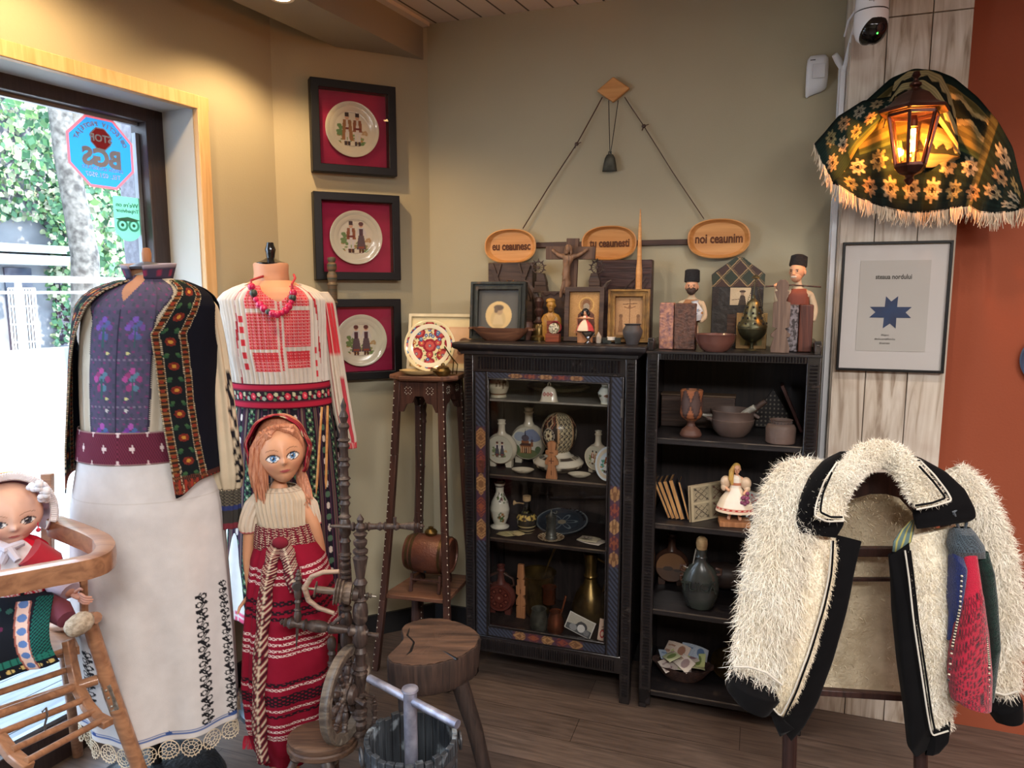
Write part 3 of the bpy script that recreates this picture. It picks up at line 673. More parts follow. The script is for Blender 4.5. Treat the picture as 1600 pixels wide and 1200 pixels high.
mb=MB();mb.lathe([(0,r*2.3),(r*.8,r*2.25),(r*.93,r*2.1),(r*.98,r*.95)],32,cap=False);mb.lathe([(r*.98,r*.88),(r,r*.2),(r*.97,-r*.15),(r*.80,-r*.62),(r*.5,-r*.88),(0,-r)],32,cap=False);mb.build('housing',mat('glossy white plastic',(236,238,242),.2,c2=(230,233,238),ns=3),t)
mb=MB();mb.lathe([(r*.9,r*.96),(r*.955,r*.95),(r*.955,r*.86),(r*.9,r*.85)],32,cap=False);mb.build('gap_ring',m_black,t)
def sph(a,e,f=1.012):
 return(r*f*math.sin(a)*math.cos(e),-r*f*math.cos(a)*math.cos(e),r*f*math.sin(e)+r*.02)
fm=MB();pp=[]
for i in range(15):
 v=i/14;e=-1.42+v*1.80;hw=.92*math.sin(math.pi*min(1,.16+v*.84))**.5+.04
 pp.append([sph(.42+(j/10-.5)*2*hw/max(.40,math.cos(e))-.25*(1-v),e,1.02)for j in range(11)])
fm.grid(np.array(pp));fm.build('lens_face',mat('black gloss plastic',(16,16,18),.08,c2=(12,12,14)),t,solid=.002)
mb=MB();p=Vector(sph(.50,-.30,1.03));q=p.normalized().to_track_quat('Z','Y').to_matrix().to_4x4();mb.lathe([(r*.30,0),(r*.30,.003),(r*.22,.004),(r*.2,.001),(0,.002)],24,T=Matrix.Translation(p)@q,cap=False)
mb.build('lens',mat('dark lens glass',(34,32,36),.05),t)
mb=MB();mb.ell(sph(.38,-.62,1.05),.0022,8,6);mb.build('status_light',mat('green led',(90,255,90),.3,emit=(60,255,70),es=6),t)
mb=MB();text_mb(mb,'tapo',r*.34,TR((0,-r*.99,r*1.4)),ext=.001);mb.build('lettering',mat('grey print',(120,122,126),.5),t)
m_=MB();m_.box((0,.055,r*1.75),(r*1.0,.11-r*.2,.02));m_.tube([(-r*.7,.02,r*1.5),(-r*1.2,.05,r*.9),(-r*1.3,.09,r*.2)],.004,6);m_.build('bracket',m_pvc,t)
a,b=Buz(1644,562,.155);t=thing('wall_plate','dark blue round plate on the rust wall, cut by the right edge of the picture','plate',Bk(a,.13,b),RB)
MB().lathe([(0,.004),(.06,.004),(.088,.016),(.092,.018),(.088,.020),(.06,.008),(0,.008)],40,T=TR((0,-.002,0),(R(90),0,0)),cap=False).build('dish',mat('blue grey glaze',(66,82,110),.3),t)
# lantern and the blanket behind it
LW=.385;LU,_=Buz(1425,215,LW)
zf=lambda y:Buz(1425,y,LW)[1]
zl={y:zf(y)for y in(112,122,128,140,168,174,180,258,264,272,278,290)}
LO=Bk(LU,LW,zl[174]);zb=zl[174]
t=thing('wall_lantern','copper brown six-sided lantern with a lit filament bulb on the pillar','lantern',LO,RB)
m_cop=mat('antique copper',(98,58,46),.35,.75,c2=(58,36,32),ns=14)
def hexr(r_,z_,ph=R(12)):return[(r_*math.cos(ph+k*math.pi/3),r_*math.sin(ph+k*math.pi/3),z_)for k in range(6)]
R1,R0=.074,.044;zt_,zb_=zl[180]-zb,zl[258]-zb
mb=MB();mb.loft([hexr(.104,-.004),hexr(.108,.004),hexr(.088,.012),hexr(.075,.02),hexr(.050,(zl[140]-zb)*.72),hexr(.016,zl[140]-zb)]);mb.build('roof',m_cop,t,ang=20)
mb=MB();d_=zl[112]-zl[140];z0_=zl[140]-zb;mb.lathe([(.014,z0_-.004),(.010,z0_+.006),(.018,z0_+.012),(.017,z0_+.018),(.007,z0_+.026),(.006,z0_+d_*.6),(.013,z0_+d_*.78),(.009,z0_+d_*.97),(0,z0_+d_)],16,cap=False);mb.build('finial',m_cop,t)
mb=MB();h1=hexr(R1,zt_);h0=hexr(R0,zb_)
for k_ in range(6):mb.bar(h1[k_],h0[k_],.009,.009);mb.bar(h1[k_],h1[(k_+1)%6],.008,.010);mb.bar(h0[k_],h0[(k_+1)%6],.008,.010)
mb.build('cage',m_cop,t,bevel=.001)
mb=MB();g1=hexr(R1-.003,zt_);g0=hexr(R0-.003,zb_)
mb.loft([g0,g1],cap=False);mb.build('glass_panes',glassmat('lantern glass',(255,246,228),.08),t,smooth=False)
zz=lambda y:zl[y]-zb
mb=MB();mb.loft([hexr(.044,zb_+.002),hexr(.049,zb_-.006),hexr(.035,zz(272)+.004),hexr(.016,zz(272)-.004)]);mb.lathe([(.016,zz(272)),(.010,zz(278)),(.016,zz(278)-.006),(.006,zz(290)+.004),(0,zz(290))],16,cap=False);mb.build('base',m_cop,t,ang=20)
mb=MB();mb.tube([(0,.02,z0_+.012),(-.0,.08,z0_+.045),(0,.15,z0_+.03),(0,.192,z0_-.01)],[.007,.008,.008,.007],8);mb.lathe([(0,0),(.036,0),(.036,.008),(.02,.012),(0,.012)],20,T=TR((0,.194,z0_-.01),(R(90),0,0)),cap=False);mb.build('wall_arm',m_cop,t)
mb=MB();mb.lathe([(.011,zt_-.002),(.014,zt_-.02),(.014,zt_-.035)],12);so=mb.build('bulb_socket',m_cop,t)
BH=.105;zb1=zt_-.028
mb=MB();mb.lathe([(.010,zb1),(.015,zb1-.012),(.0165,zb1-.03),(.0165,zb1-BH+.02),(.010,zb1-BH+.006),(0,zb1-BH)],20,cap=False);mb.build('bulb_glass',glassmat('bulb glass',(255,236,200),.05),t)
mb=MB();m_fil=mat('glowing filament',(255,190,90),.5,emit=(255,186,84),es=75)
for k_ in range(10):a=2*math.pi*k_/10;mb.tube([(.009*math.cos(a),.009*math.sin(a),zb1-.014),(.010*math.cos(a+.3),.010*math.sin(a+.3),zb1-BH+.022)],.0011,5)
mb.build('filament',m_fil,t)
lc=LO+Vector((0,0,zb1-BH/2));bulb=lamp('lantern_bulb_light','POINT',lc,22,(1,.42,.10),shadow_soft_size=.014)
def curve(pts,n):
 P=np.array(pts,float);s_=np.concatenate([[0],np.cumsum(np.hypot(*(P[1:]-P[:-1]).T[:2]))]);s_/=s_[-1];q=np.linspace(0,1,n)
 o=np.stack([np.interp(q,s_,P[:,k_])for k_ in range(P.shape[1])],1)
 for _ in range(max(2,n//40)):o[1:-1]=(o[:-2]+2*o[1:-1]+o[2:])/4
 return o
def star_pat(C,su,sv,x,y,r_,asp,c,cc=(30,28,26)):
 dx=(su-x)/r_;dy=(sv-y)*asp/r_;a=np.arctan2(dy,dx);rr=np.hypot(dx,dy)
 q=.62+.38*np.abs(np.cos(4*a))**2.;m=rr<q;C[m]=c;C[rr<.22]=cc;C[(rr>.34)&(rr<.42)]=[v*.6 for v in c]
def blanket_pattern(S,T,base=(28,42,38)):
 C=np.zeros(S.shape+(3,));C[:]=base
 mid=(S>.16)&(S<.68)
 C[(T>.06)&(T<.44)&mid]=(120,108,62)
 z_=(np.abs((S*9)%1-.5)*.12);C[(T>.14-z_)&(T<.26+z_)&mid]=(190,168,116);C[(T>.18-z_)&(T<.21+z_)&mid]=(34,40,34)
 g_=(T>.44)&(T<.50)&mid;C[g_]=(70,84,52);C[T>.94]=(26,36,34)
 bnd=(S>.68)&(S<.715);C[bnd]=(92,88,56)
 pal=[(176,156,120),(184,172,146),(146,136,96),(170,140,104),(166,158,138)]
 for i in range(7):star_pat(C,S,T,(i+.5)/10,.60+.03*(i%2),.041,.40,pal[i%5]);star_pat(C,S,T,(i+1.0)/10,.84,.041,.40,pal[(i+2)%5])
 for i,(x,y)in enumerate(((.78,.22),(.90,.30),(.80,.46),(.91,.55),(.79,.70),(.90,.80))):star_pat(C,S,T,x,y,.052,.50,pal[(i+1)%5])
 rw=(np.round(T*260)%2==0);C[rw]*=.78
 return lin(C)*.62
def to3(px,py,w_):
 """picture outline -> world, at a given distance in front of the back wall"""
 p=Wp(px,py,C1+nB*w_,nB);return p
bu,bz=Buz(1435,220,.22);BO=Bk(bu,0,0)
def loc_of(p):d=p[:2]-np.array([BO.x,BO.y]);return np.array([np.dot(d,dB),-np.dot(d,nB),p[2]])
def drape(upper,lower,wfun,n,m,cfun,name,parent,mt,th=.004):
 U_=curve(upper,n);L_=curve(lower,n);P=np.zeros((n,m,3));S,T_=np.meshgrid(np.linspace(0,1,n),np.linspace(0,1,m),indexing='ij')
 Wd=wfun(S,T_)
 for i in range(n):
  for j in range(m):
   tt=T_[i,j];x,y=U_[i]*(1-tt)+L_[i]*tt;P[i,j]=loc_of(to3(x,y,Wd[i,j]))
 mb=MB();mb.grid(P,cfun(S,T_));mb.build(name,mt,parent,solid=th);return P
t=thing('draped_blanket','green and tan star-patterned fringed blanket draped over the bracket behind the lantern','blanket',BO,RB)
m_blk=vmat('woven blanket',.95,.5,700,spec=.1)
up=[(1275,228),(1312,190),(1352,158),(1392,122),(1428,107),(1462,110),(1490,121),(1528,152),(1560,190),(1583,232),(1599,300),(1602,328)]
lo_=[(1306,288),(1330,304),(1362,318),(1395,328),(1428,333),(1462,331),(1490,325),(1516,322),(1530,332),(1556,334),(1585,330),(1604,324)]
def wf(S,T_):
 edge=np.abs(S-.48)*2;return .228+.035*T_+.022*np.sin(S*24+1.2)*T_+.10*edge**1.5*(1-.3*T_)+.012*np.sin(S*51)*T_
Pm=drape(up,lo_,wf,170,120,blanket_pattern,'blanket_cloth',t,m_blk)
def wl(S,T_):return .33+.05*np.sin(T_*3.0)-.07*S+.01*np.sin(S*20)
Pf=drape([(1272,226),(1310,182),(1348,158),(1388,152),(1400,150)],[(1302,290),(1322,262),(1340,230),(1362,206),(1394,170)],wl,90,60,lambda S,T_:blanket_pattern(S*.5,.98-T_*.6,(30,50,46)),'blanket_fold',t,m_blk)
def wr(S,T_):return .30+.05*np.sin(S*3.1)*np.sin(T_*2.8+.2)
def rev(S,T_):
 C=np.zeros(S.shape+(3,));C[:]=(188,170,122);z_=np.abs((S*7)%1-.5)*.22
 C[(T_>.30-z_)&(T_<.40)]=(30,36,32);C[(T_>.74-z_)&(T_<.82)]=(40,44,36);C[(np.round(T_*120)%2==0)]*=.85;return lin(C)*.6
drape([(1398,128),(1420,112),(1450,110),(1470,118),(1482,140),(1492,175)],[(1380,200),(1392,160),(1430,148),(1456,175),(1478,205),(1498,235)],wr,80,50,rev,'blanket_fold',t,m_blk)
drape([(1440,190),(1470,200),(1490,210),(1500,240)],[(1430,262),(1455,262),(1480,256),(1500,246)],lambda S,T_:.262+.03*np.sin(T_*3.1),50,40,lambda S,T_:rev(S*.6,T_*.6+.42),'blanket_fold',t,m_blk)
mb=MB();g=np.random.default_rng(5)
def fringe(edge,n,ln_,sp=.5):
 idx=np.linspace(0,len(edge)-1.001,n)
 for q in idx:
  i=int(q);f=q-i;p=edge[i]*(1-f)+edge[min(i+1,len(edge)-1)]*f;L_=ln_*g.uniform(.7,1.25);dx=g.normal(0,.006);dy=g.normal(0,.006)
  mb.tube([tuple(p+np.array([0,0,.004])),tuple(p+np.array([dx*.4,dy,-L_*.5])),tuple(p+np.array([dx*1.4,dy*1.6,-L_]))],[.0022,.0017,.0010],4)
  mb.tube([tuple(p+np.array([.001,0,.004])),tuple(p+np.array([-dx*.3+.004,dy,-L_*.5])),tuple(p+np.array([dx*.4+.005,dy,-L_*.9]))],[.0018,.0014,.0009],4)
fringe(Pm[:,-1],150,.046);fringe(Pf[:10,:].mean(0)[None][0]if False else Pf[0,:],36,.040)
mb.build('fringe',mat('cream wool fringe',(206,190,168),.95,c2=(180,164,142),ns=30),t)
# cabinets
def uof(px,w_,z):
 cx=(px-800)/F;X0=C1[0]+w_*nB[0];Y0=C1[1]+w_*nB[1]
 return(cx*(Y0*math.cos(PT)+(HC-z)*math.sin(PT))-X0)/(dB[0]-cx*dB[1]*math.cos(PT))
def mpp(P):return(P[1]*math.cos(PT)+(HC-P[2])*math.sin(PT))/F
def stand(px,py,z,wr=(.05,.37)):
 """point on a shelf top seen at px,py (kept within the shelf's depth); returns location and metres per pixel"""
 p=G(px,py,z);w_=float(np.dot(p[:2]-C1,nB));w_=min(max(w_,wr[0]),wr[1]);u_=uof(px,w_,z);q=Bk(u_,w_,z);return q,mpp(q)
def shelf_thing(name,label,cat,px,py,z,wr=(.05,.37),rz=RB,group=None):
 q,s_=stand(px,py,z,wr);return thing(name,label,cat,q,rz,group),s_
def lp(prof,s_):return[(r_*s_,h*s_)for r_,h in prof]
m_eb=wood('black stained carved wood',(38,35,37),(22,20,22),'z',9,.24,.3,spec=.7,wear=(58,52,50))
m_ebx=wood('black stained wood across',(40,37,39),(24,22,24),'x',9,.38,.3,spec=.5,wear=(64,55,50))
m_int=wood('dark brown cabinet inside',(46,36,34),(26,21,21),'z',5,.6,.2)
def notches(mb,x0,x1,z0,z1,y,n,vertical=True,dp=.006,fill=.58):
 """rows of raised carved pillows"""
 for k_ in range(n):
  if vertical:
   c=z0+(z1-z0)*(k_+.5)/n;h=(z1-z0)/n*fill
   V=[(x0,y,c-h/2),(x1,y,c-h/2),(x1,y,c+h/2),(x0,y,c+h/2),(x0+.003,y-dp,c),(x1-.003,y-dp,c)]
   mb.add(V,[(0,1,5,4),(2,3,4,5),(0,4,3),(1,2,5)])
  else:
   c=x0+(x1-x0)*(k_+.5)/n;h=(x1-x0)/n*fill
   V=[(c-h/2,y,z0),(c+h/2,y,z0),(c+h/2,y,z1),(c-h/2,y,z1),(c,y-dp,z0+.003),(c,y-dp,z1-.003)]
   mb.add(V,[(0,1,4),(1,2,5,4),(2,3,5),(3,0,4,5)])
def marq(w_px,h_px,horiz,seg):
 """hatched rail with a run of inlaid diamonds"""
 cv=Cv(w_px,h_px,(28,30,36));L=cv.X if horiz else cv.Y;Wd=cv.Y if horiz else cv.X;n_=(w_px if horiz else h_px)
 asp=w_px/h_px
 ph=(cv.X*w_px+cv.Y*h_px)%6;cv.put(ph<2.2,(58,64,82));cv.put((Wd<.10)|(Wd>.90),(30,27,28))
 a,b=seg;m_=(L>a)&(L<b)&(Wd>.14)&(Wd<.86);cv.put(m_,(92,66,44))
 nn=5;t_=(L-a)/(b-a)*nn;f=t_%1-.5;k_=np.clip(t_.astype(int),0,nn-1);d_=np.abs(f)*2+np.abs(Wd-.5)*2*.7
 colr=[(138,106,74),(78,42,48),(144,112,78),(74,40,50),(134,102,70)];c2=[(98,68,48),(118,66,48),(104,74,50),(114,60,48),(98,68,48)]
 for i in range(nn):
  mi_=m_&(k_==i);cv.put(mi_&(d_<1.0),colr[i]);cv.put(mi_&(d_<.95)&((d_*9%1)<.4),c2[i]);cv.put(mi_&(d_<.32),c2[i])
 cv.put(m_&(d_>=1.0),(62,44,58));end=(L<a+.02*1)&m_;return cv
m_inlay=vmat('inlaid wood',.4,coat=.15)
UC=.6725;CWF=.404
cab=thing('display_cabinet','tall black carved wooden display cabinet with a glazed inlaid door','display cabinet',Bk(UC,0,0),RB)
X0c,X1c=.33-UC,1.015-UC;yf=-CWF;yb=-.02;DPc=CWF-.02
mb=MB()
for x in(X0c,X1c):
 sgn=1 if x<0 else-1
 mb.box((x+sgn*.0205,yf+.02,.678),(.041,.04,1.356));mb.box((x+sgn*.0205,yb-.02,.678),(.041,.04,1.356));mb.box((x+sgn*.016,(yf+yb)/2,.74),(.02,DPc-.06,1.22))
mb.box((0,yf+.017,1.32),(.61,.034,.072));mb.box((0,yf+.017,.155),(.61,.034,.07))
mb.build('carcass',m_eb,cab,bevel=.003)
mb=MB();notches(mb,X0c+.008,X0c+.033,.03,1.34,yf,104,dp=.009);mb.build('carved_ornament',m_eb,cab);mb=MB();notches(mb,X1c-.033,X1c-.008,.03,1.34,yf,104,dp=.009);mb.build('carved_ornament',m_eb,cab);mb=MB();notches(mb,X0c+.06,X1c-.06,.13,.175,yf,58,False,.006);mb.build('carved_ornament',m_eb,cab);mb=MB();notches(mb,X0c+.06,X1c-.06,1.298,1.345,yf,46,False,.008,.75)
for x0,x1,z0,z1 in((X0c+.05,X1c-.05,1.288,1.294),(X0c+.05,X1c-.05,1.347,1.352)):mb.box(((x0+x1)/2,yf-.002,(z0+z1)/2),(x1-x0,.006,z1-z0))
mb.build('carved_ornament',m_eb,cab)
mb=MB();mb.box((0,(yf+yb)/2,1.362),(.70,DPc+.03,.014));mb.loft([[(sx*(.345+o),(yf-o if sy<0 else yb+.0),z)for sx,sy in((-1,-1),(1,-1),(1,1),(-1,1))]for o,z in((.0,1.356),(.012,1.362),(.018,1.372),(.030,1.378),(.034,1.384),(.034,1.397),(.028,1.402))]);mb.build('cornice',m_ebx,cab,bevel=.0015)
MB().box((0,yb-.006,.745),(.62,.012,1.25)).build('back_panel',m_int,cab)
mb=MB();mb.box((0,(yf+yb)/2+.012,.208),(.62,DPc-.05,.022));mb.build('bottom_board',m_int,cab)
m_wedge=mat('worn pale wood edge',(128,112,92),.5,c2=(60,48,42),ns=22,stretch=(.4,1,1))
for z in(.863,.597):
 MB().box((0,(yf+yb)/2+.016,z-.009),(.62,DPc-.065,.018)).build('shelf',m_int,cab,bevel=.002);MB().box((0,(yf+yb)/2+.016-(DPc-.065)/2-.001,z-.003),(.62,.003,.005)).build('worn_edge',m_wedge,cab)
MB().box((0,(yf+yb)/2+.016,1.171-.004),(.62,DPc-.065,.007)).build('shelf',mat('pale shelf edge',(150,146,136),.4,c2=(120,116,108)),cab)
ul,ur,zb0,zt0=.432-UC,.917-UC,.237,1.262
dl,dr,dbm,dtp=X0c+.045,X1c-.045,.192,1.286
dx=thing_door=None
mb=MB();mb.box(((dl+ul)/2,yf+.010,(dbm+dtp)/2),(ul-dl,.024,dtp-dbm));mb.box(((dr+ur)/2,yf+.010,(dbm+dtp)/2),(dr-ur,.024,dtp-dbm));mb.box(((ul+ur)/2,yf+.010,(zt0+dtp)/2),(ur-ul,.024,dtp-zt0));mb.box(((ul+ur)/2,yf+.010,(zb0+dbm)/2),(ur-ul,.024,zb0-dbm))
mb.box((ul+.003,yf-.003,(zb0+zt0)/2),(.006,.008,zt0-zb0));mb.box((ur-.003,yf-.003,(zb0+zt0)/2),(.006,.008,zt0-zb0));mb.box(((ul+ur)/2,yf-.003,zb0+.003),(ur-ul,.008,.006));mb.box(((ul+ur)/2,yf-.003,zt0-.003),(ur-ul,.008,.006))
door=mb.build('door',m_eb,cab,bevel=.002)
mb=MB();yy=yf-.0035
panel(mb,marq(16,300,False,(.37,.80)),ul-dl-.008,dtp-dbm-.004,TR(((dl+ul)/2-.001,yy,(dbm+dtp)/2)));panel(mb,marq(16,300,False,(.33,.62)),dr-ur-.008,dtp-dbm-.004,TR(((dr+ur)/2+.001,yy,(dbm+dtp)/2)))
panel(mb,marq(170,12,True,(.18,.80)),ur-ul,dtp-zt0-.001,TR(((ul+ur)/2,yy-.001,(zt0+dtp)/2)));panel(mb,marq(170,16,True,(.22,.82)),ur-ul,zb0-dbm-.004,TR(((ul+ur)/2,yy-.001,(zb0+dbm)/2)))
mb.build('inlay',m_inlay,door)
MB().box(((ul+ur)/2,yf+.008,(zb0+zt0)/2),(ur-ul,.004,zt0-zb0)).build('glass_pane',glassmat('cabinet glass',refl=.07),door)
mb=MB();mb.box(((dl+ul)/2,yf-.006,.905),(.026,.004,.05));mb.lathe([(0,0),(.005,0),(.006,.003),(0,.004)],12,T=TR(((dl+ul)/2,yf-.008,.91),(R(90),0,0)));mb.build('lock_plate',wood('red brown lock plate',(92,50,40),(60,32,28),'z'),door)
MB().box((dr-.006,yf-.006,1.17),(.006,.008,.07)).build('hinge',mat('dull steel',(110,108,106),.4,.8),door)
UB=1.3435;bkc=thing('bookcase','open black carved bookcase with four shelves beside the glazed cabinet','bookcase',Bk(UB,0,0),RB)
xb0,xb1=1.050-UB,1.637-UB;BWF=.4016;yf2=-BWF;yb2=-.02
mb=MB()
for x,sg in((xb0,1),(xb1,-1)):
 mb.box((x+sg*.011,(yf2+yb2)/2,.72),(.02,BWF-.03,1.33));mb.box((x+sg*.0225,yf2+.012,.70),(.045,.024,1.37))
 mb.prism([(x,.0),(x+sg*.030,.0),(x+sg*.030,.03),(x+sg*.045,.045),(x+sg*.045,.08),(x,.08)],yf2,yf2+.024)
mb.box(((xb0+xb1)/2,yf2+.012,1.368),(xb1-xb0-.09,.022,.030));mb.build('carcass',m_eb,bkc,bevel=.003)
MB().box(((xb0+xb1)/2,(yf2+yb2)/2-.002,1.381),(xb1-xb0+.004,BWF-.016,.008)).build('top_board',m_ebx,bkc,bevel=.001)
mb=MB();notches(mb,xb0+.010,xb0+.036,.085,1.355,yf2,102,dp=.009);mb.build('carved_ornament',m_eb,bkc);mb=MB();notches(mb,xb1-.036,xb1-.010,.085,1.355,yf2,102,dp=.009);mb.build('carved_ornament',m_eb,bkc);mb=MB();notches(mb,xb0+.05,xb1-.05,1.357,1.379,yf2+.001,50,False,.006,.7);mb.build('carved_ornament',m_eb,bkc)
for x in(xb0+.012,xb1-.012):mb=MB();mb.box((x,(yf2+yb2)/2,1.402),(.02,BWF-.04,.034));mb.box((x,yf2+.03,1.408),(.022,.03,.045));mb.build('top_rail',m_eb,bkc,bevel=.002)
MB().box(((xb0+xb1)/2,yb2-.006,.72),(xb1-xb0-.04,.01,1.31)).build('back_panel',m_int,bkc)
for z in(1.065,.740,.402,.072):MB().box(((xb0+xb1)/2,(yf2+yb2)/2+.004,z-.0125),(xb1-xb0-.045,BWF-.04,.024)).build('shelf',m_ebx,bkc,bevel=.003);MB().box(((xb0+xb1)/2,(yf2+yb2)/2+.004-(BWF-.04)/2-.0012,z-.003),(xb1-xb0-.045,.003,.004)).build('worn_edge',mat('worn dark edge',(104,94,84),.45,c2=(44,40,40),ns=26,stretch=(.4,1,1)),bkc)
# shared small-object materials
m_cream=mat('cream ceramic',(222,214,192),.2,c2=(212,203,180),ns=5,coat=.3)
m_clay=mat('brown clay',(92,74,66),.6,c2=(70,56,50),ns=9,bs=.3)
m_dkwood=wood('dark turned wood',(74,46,38),(42,27,24),'z',10,.4,.2)
m_carv=wood('carved dark oak',(82,62,52),(50,37,33),'x',8,.55,.6)
m_pew=mat('grey pewter',(104,108,104),.4,.7,c2=(70,74,72),ns=16,bs=.3)
m_brass=mat('aged brass',(138,112,62),.3,.85,c2=(80,66,42),ns=12)
m_copper=mat('copper metal',(164,96,66),.28,.85,c2=(110,62,44),ns=8)
m_tan=wood('pale carved wood',(190,134,92),(156,104,68),'z',9,.55,.3)
m_cork=mat('cork',(190,160,116),.9,c2=(150,120,82),ns=40,bs=.5)
m_bound=vmat('painted wood',.55)
m_cermat=vmat('glazed ceramic',.25,coat=.3)
def vlathe(mb,prof,cv,n=40,T=None,mi=0,sx=1.,sy=1.,rows=60,a0=0.):
 """lathe whose surface carries a canvas (u around, v from bottom to top)"""
 P=np.array(prof,float);s_=np.concatenate([[0],np.cumsum(np.hypot(*(P[1:]-P[:-1]).T))]);s_/=s_[-1];v=np.linspace(0,1,rows)
 r_=np.interp(v,s_,P[:,0]);z_=np.interp(v,s_,P[:,1]);th=2*math.pi*np.arange(n+1)/n+a0
 Pn=np.stack([np.outer(np.cos(th),r_)*sx,np.outer(np.sin(th),r_)*sy,np.tile(z_,(n+1,1))],2)
 U_,V_=np.meshgrid(np.arange(n+1)/n,v,indexing='ij');mb.grid(Pn,cv.at(np.clip(U_,0,.999),np.clip(V_,0,.999)),mi,T)
def flask(px,py,z,wr,r_px,neck_px,cv,label,body=m_cream,name='ceramic_flask',cat='flask',rz=RB,feet=True):
 t,s_=shelf_thing(name,label,cat,px,py,z,wr,rz);r=r_px*s_;h0=r*.14
 mb=MB();mb.lathe([(0,-.42*r),(r*.6,-.40*r),(r*.86,-.30*r),(r*.98,-.14*r),(r,0),(r*.98,.14*r),(r*.86,.30*r),(r*.6,.36*r),(0,.38*r)],40,0,TR((0,0,r+h0),(R(90),0,0)),cap=False)
 mb.build('body',body,t)
 mb=MB();panel(mb,cv,r*1.7,r*1.7,TR((0,-.405*r,r+h0)),mask='disc');mb.lathe([(r*.82,0),(r*.86,.006),(r*.90,0)],40,1,TR((0,-.35*r,r+h0),(R(90),0,0)),cap=False);mb.build('painted_face',[m_paint_gloss,body],t)
 n_=neck_px*s_;zt=2*r+h0;rn=r*.22
 MB().lathe([(rn*1.5,zt-r*.12),(rn,zt+n_*.15),(rn*.95,zt+n_*.6),(rn*1.25,zt+n_*.72),(rn*.95,zt+n_*.8),(rn*1.15,zt+n_),(rn*.8,zt+n_),(rn*.7,zt+n_*.5)],20,cap=False).build('neck',body,t)
 if feet:
  for sx in(-1,1):mb=MB();mb.prism([(sx*r*.35,0),(sx*r*.7,0),(sx*r*.72,r*.45),(sx*r*.3,r*.22)],-.2*r,.2*r);mb.build('foot',body,t)
 return t,r
def church_cv():
 cv=Cv(110,110,(206,206,190));cv.ell(.7,.75,.3,.2,(130,145,175));cv.ell(.3,.7,.2,.15,(160,170,185));cv.ell(.5,.15,.5,.16,(110,120,84));cv.ell(.15,.3,.14,.14,(90,110,76));cv.ell(.88,.3,.1,.12,(90,110,80))
 cv.rect(.30,.18,.66,.42,(158,104,68));cv.rect(.34,.42,.58,.58,(148,96,66));cv.poly([(.26,.42),(.70,.42),(.62,.50),(.34,.50)],(88,62,56));cv.ell(.46,.66,.12,.10,(92,84,96));cv.poly([(.43,.72),(.49,.72),(.46,.95)],(64,60,72));cv.rect(.64,.40,.72,.54,(150,100,70));cv.ell(.68,.58,.045,.045,(92,84,96));cv.rect(.676,.6,.684,.72,(64,60,72));cv.rect(.44,.18,.52,.34,(70,50,46))
 for k_ in range(5):cv.rect(.32+k_*.07,.2,.345+k_*.07,.38,(224,190,150))
 return cv
flask(784,738,.863,(.15,.22),25,20,plate_cv('ww',110,(206,204,184),(120,140,96)),'round cream flask painted with two women at the cabinet left')
flask(826,728,.863,(.07,.12),29,25,church_cv(),'round cream flask painted with a domed church, behind the egg',rz=RB)
flask(934,740,.863,(.12,.2),22,20,plate_cv('mc',110,(206,204,184),(120,140,96)),'round cream flask with painted figures at the right of the cabinet',rz=RB-.5)
t,s_=shelf_thing('painted_plate','bluish white painted plate standing on feet at the cabinet right edge','plate',950,757,.863,(.25,.33),RB-.55)
mb=MB();r=27*s_;decor_plate(mb,r,plate_cv('m',110,(214,228,236),(90,160,140)),TR((0,.01,r+.004),(R(-12),0,0)),.006);mb.build('plate',[m_cream,m_paint_gloss],t)
for k_ in(-1,1):MB().prism([(.02*k_,0),(.008*k_,0),(.012*k_,.03)],.01,.035).build('foot',m_cream,t)
def egg_cv():
 cv=Cv(220,130,(44,40,38));X,Y=cv.X,cv.Y
 d1=(X*22+Y*11)%1;d2=(X*22-Y*11)%1;cv.put((d1<.24)|(d2<.24),(196,182,146));cv.put(((d1>.5)&(d1<.58))|((d2>.5)&(d2<.58)),(132,118,92));cv.put((np.abs(d1-.5)<.12)&(np.abs(d2-.5)<.12),(196,186,160))
 for c in(.61,.95,.25):
  w_=.098*np.sin(np.pi*np.clip(Y,0,1))**.8;m_=np.abs(X-c)<w_;cv.put(m_,(52,44,40));q=(np.abs(X-c)/.07+np.abs((Y*5)%1-.5));cv.put(m_&(np.abs(q-.5)<.09),(206,170,130));cv.put(m_&(np.abs(q-.85)<.06),(160,90,66))
  rr=np.hypot((X-c)/.062,(Y-.5)/.125);an=np.arctan2((Y-.5)/.125,(X-c)/.062);cv.put(rr<1,(40,38,40));cv.put((rr<.95)&(rr>.84),(190,180,160));cv.put(rr<.42+.34*np.abs(np.cos(4*an)),(224,212,176));cv.put(rr<.2,(80,60,50));cv.put(np.abs(np.abs(X-c)-w_)<.008,(196,160,118))
 return cv
t,s_=shelf_thing('decorated_egg_stand','large patterned wax-decorated egg sitting on a white ceramic ring','decorated egg',873,737,.863,(.12,.21))
mb=MB();cvb=Cv(160,60,(224,216,196))
for v0 in(.42,.74):m_=(np.abs(cvb.Y-v0)<.055);cvb.put(m_,(74,66,58));cvb.put(m_&(np.abs((cvb.X*26)%1-.5)<.17),(206,196,172))
vlathe(mb,lp([(12,0),(24,1),(37,8),(39,14),(33,20),(20,25),(16,30),(14,31)],s_),cvb,48,rows=50);ring_=mb.build('ring_base',m_cermat,t)
mb=MB();ep=[(math.sin(math.pi*k_/30)*(27.5-2.5*math.cos(math.pi*k_/30)*-1*-1),64/2-34*math.cos(math.pi*k_/30))for k_ in range(31)]
ep=[(abs(a)*s_,(b+26)*s_)for a,b in ep];vlathe(mb,ep,egg_cv(),110,rows=110,a0=R(30));mb.build('egg',m_cermat,t)
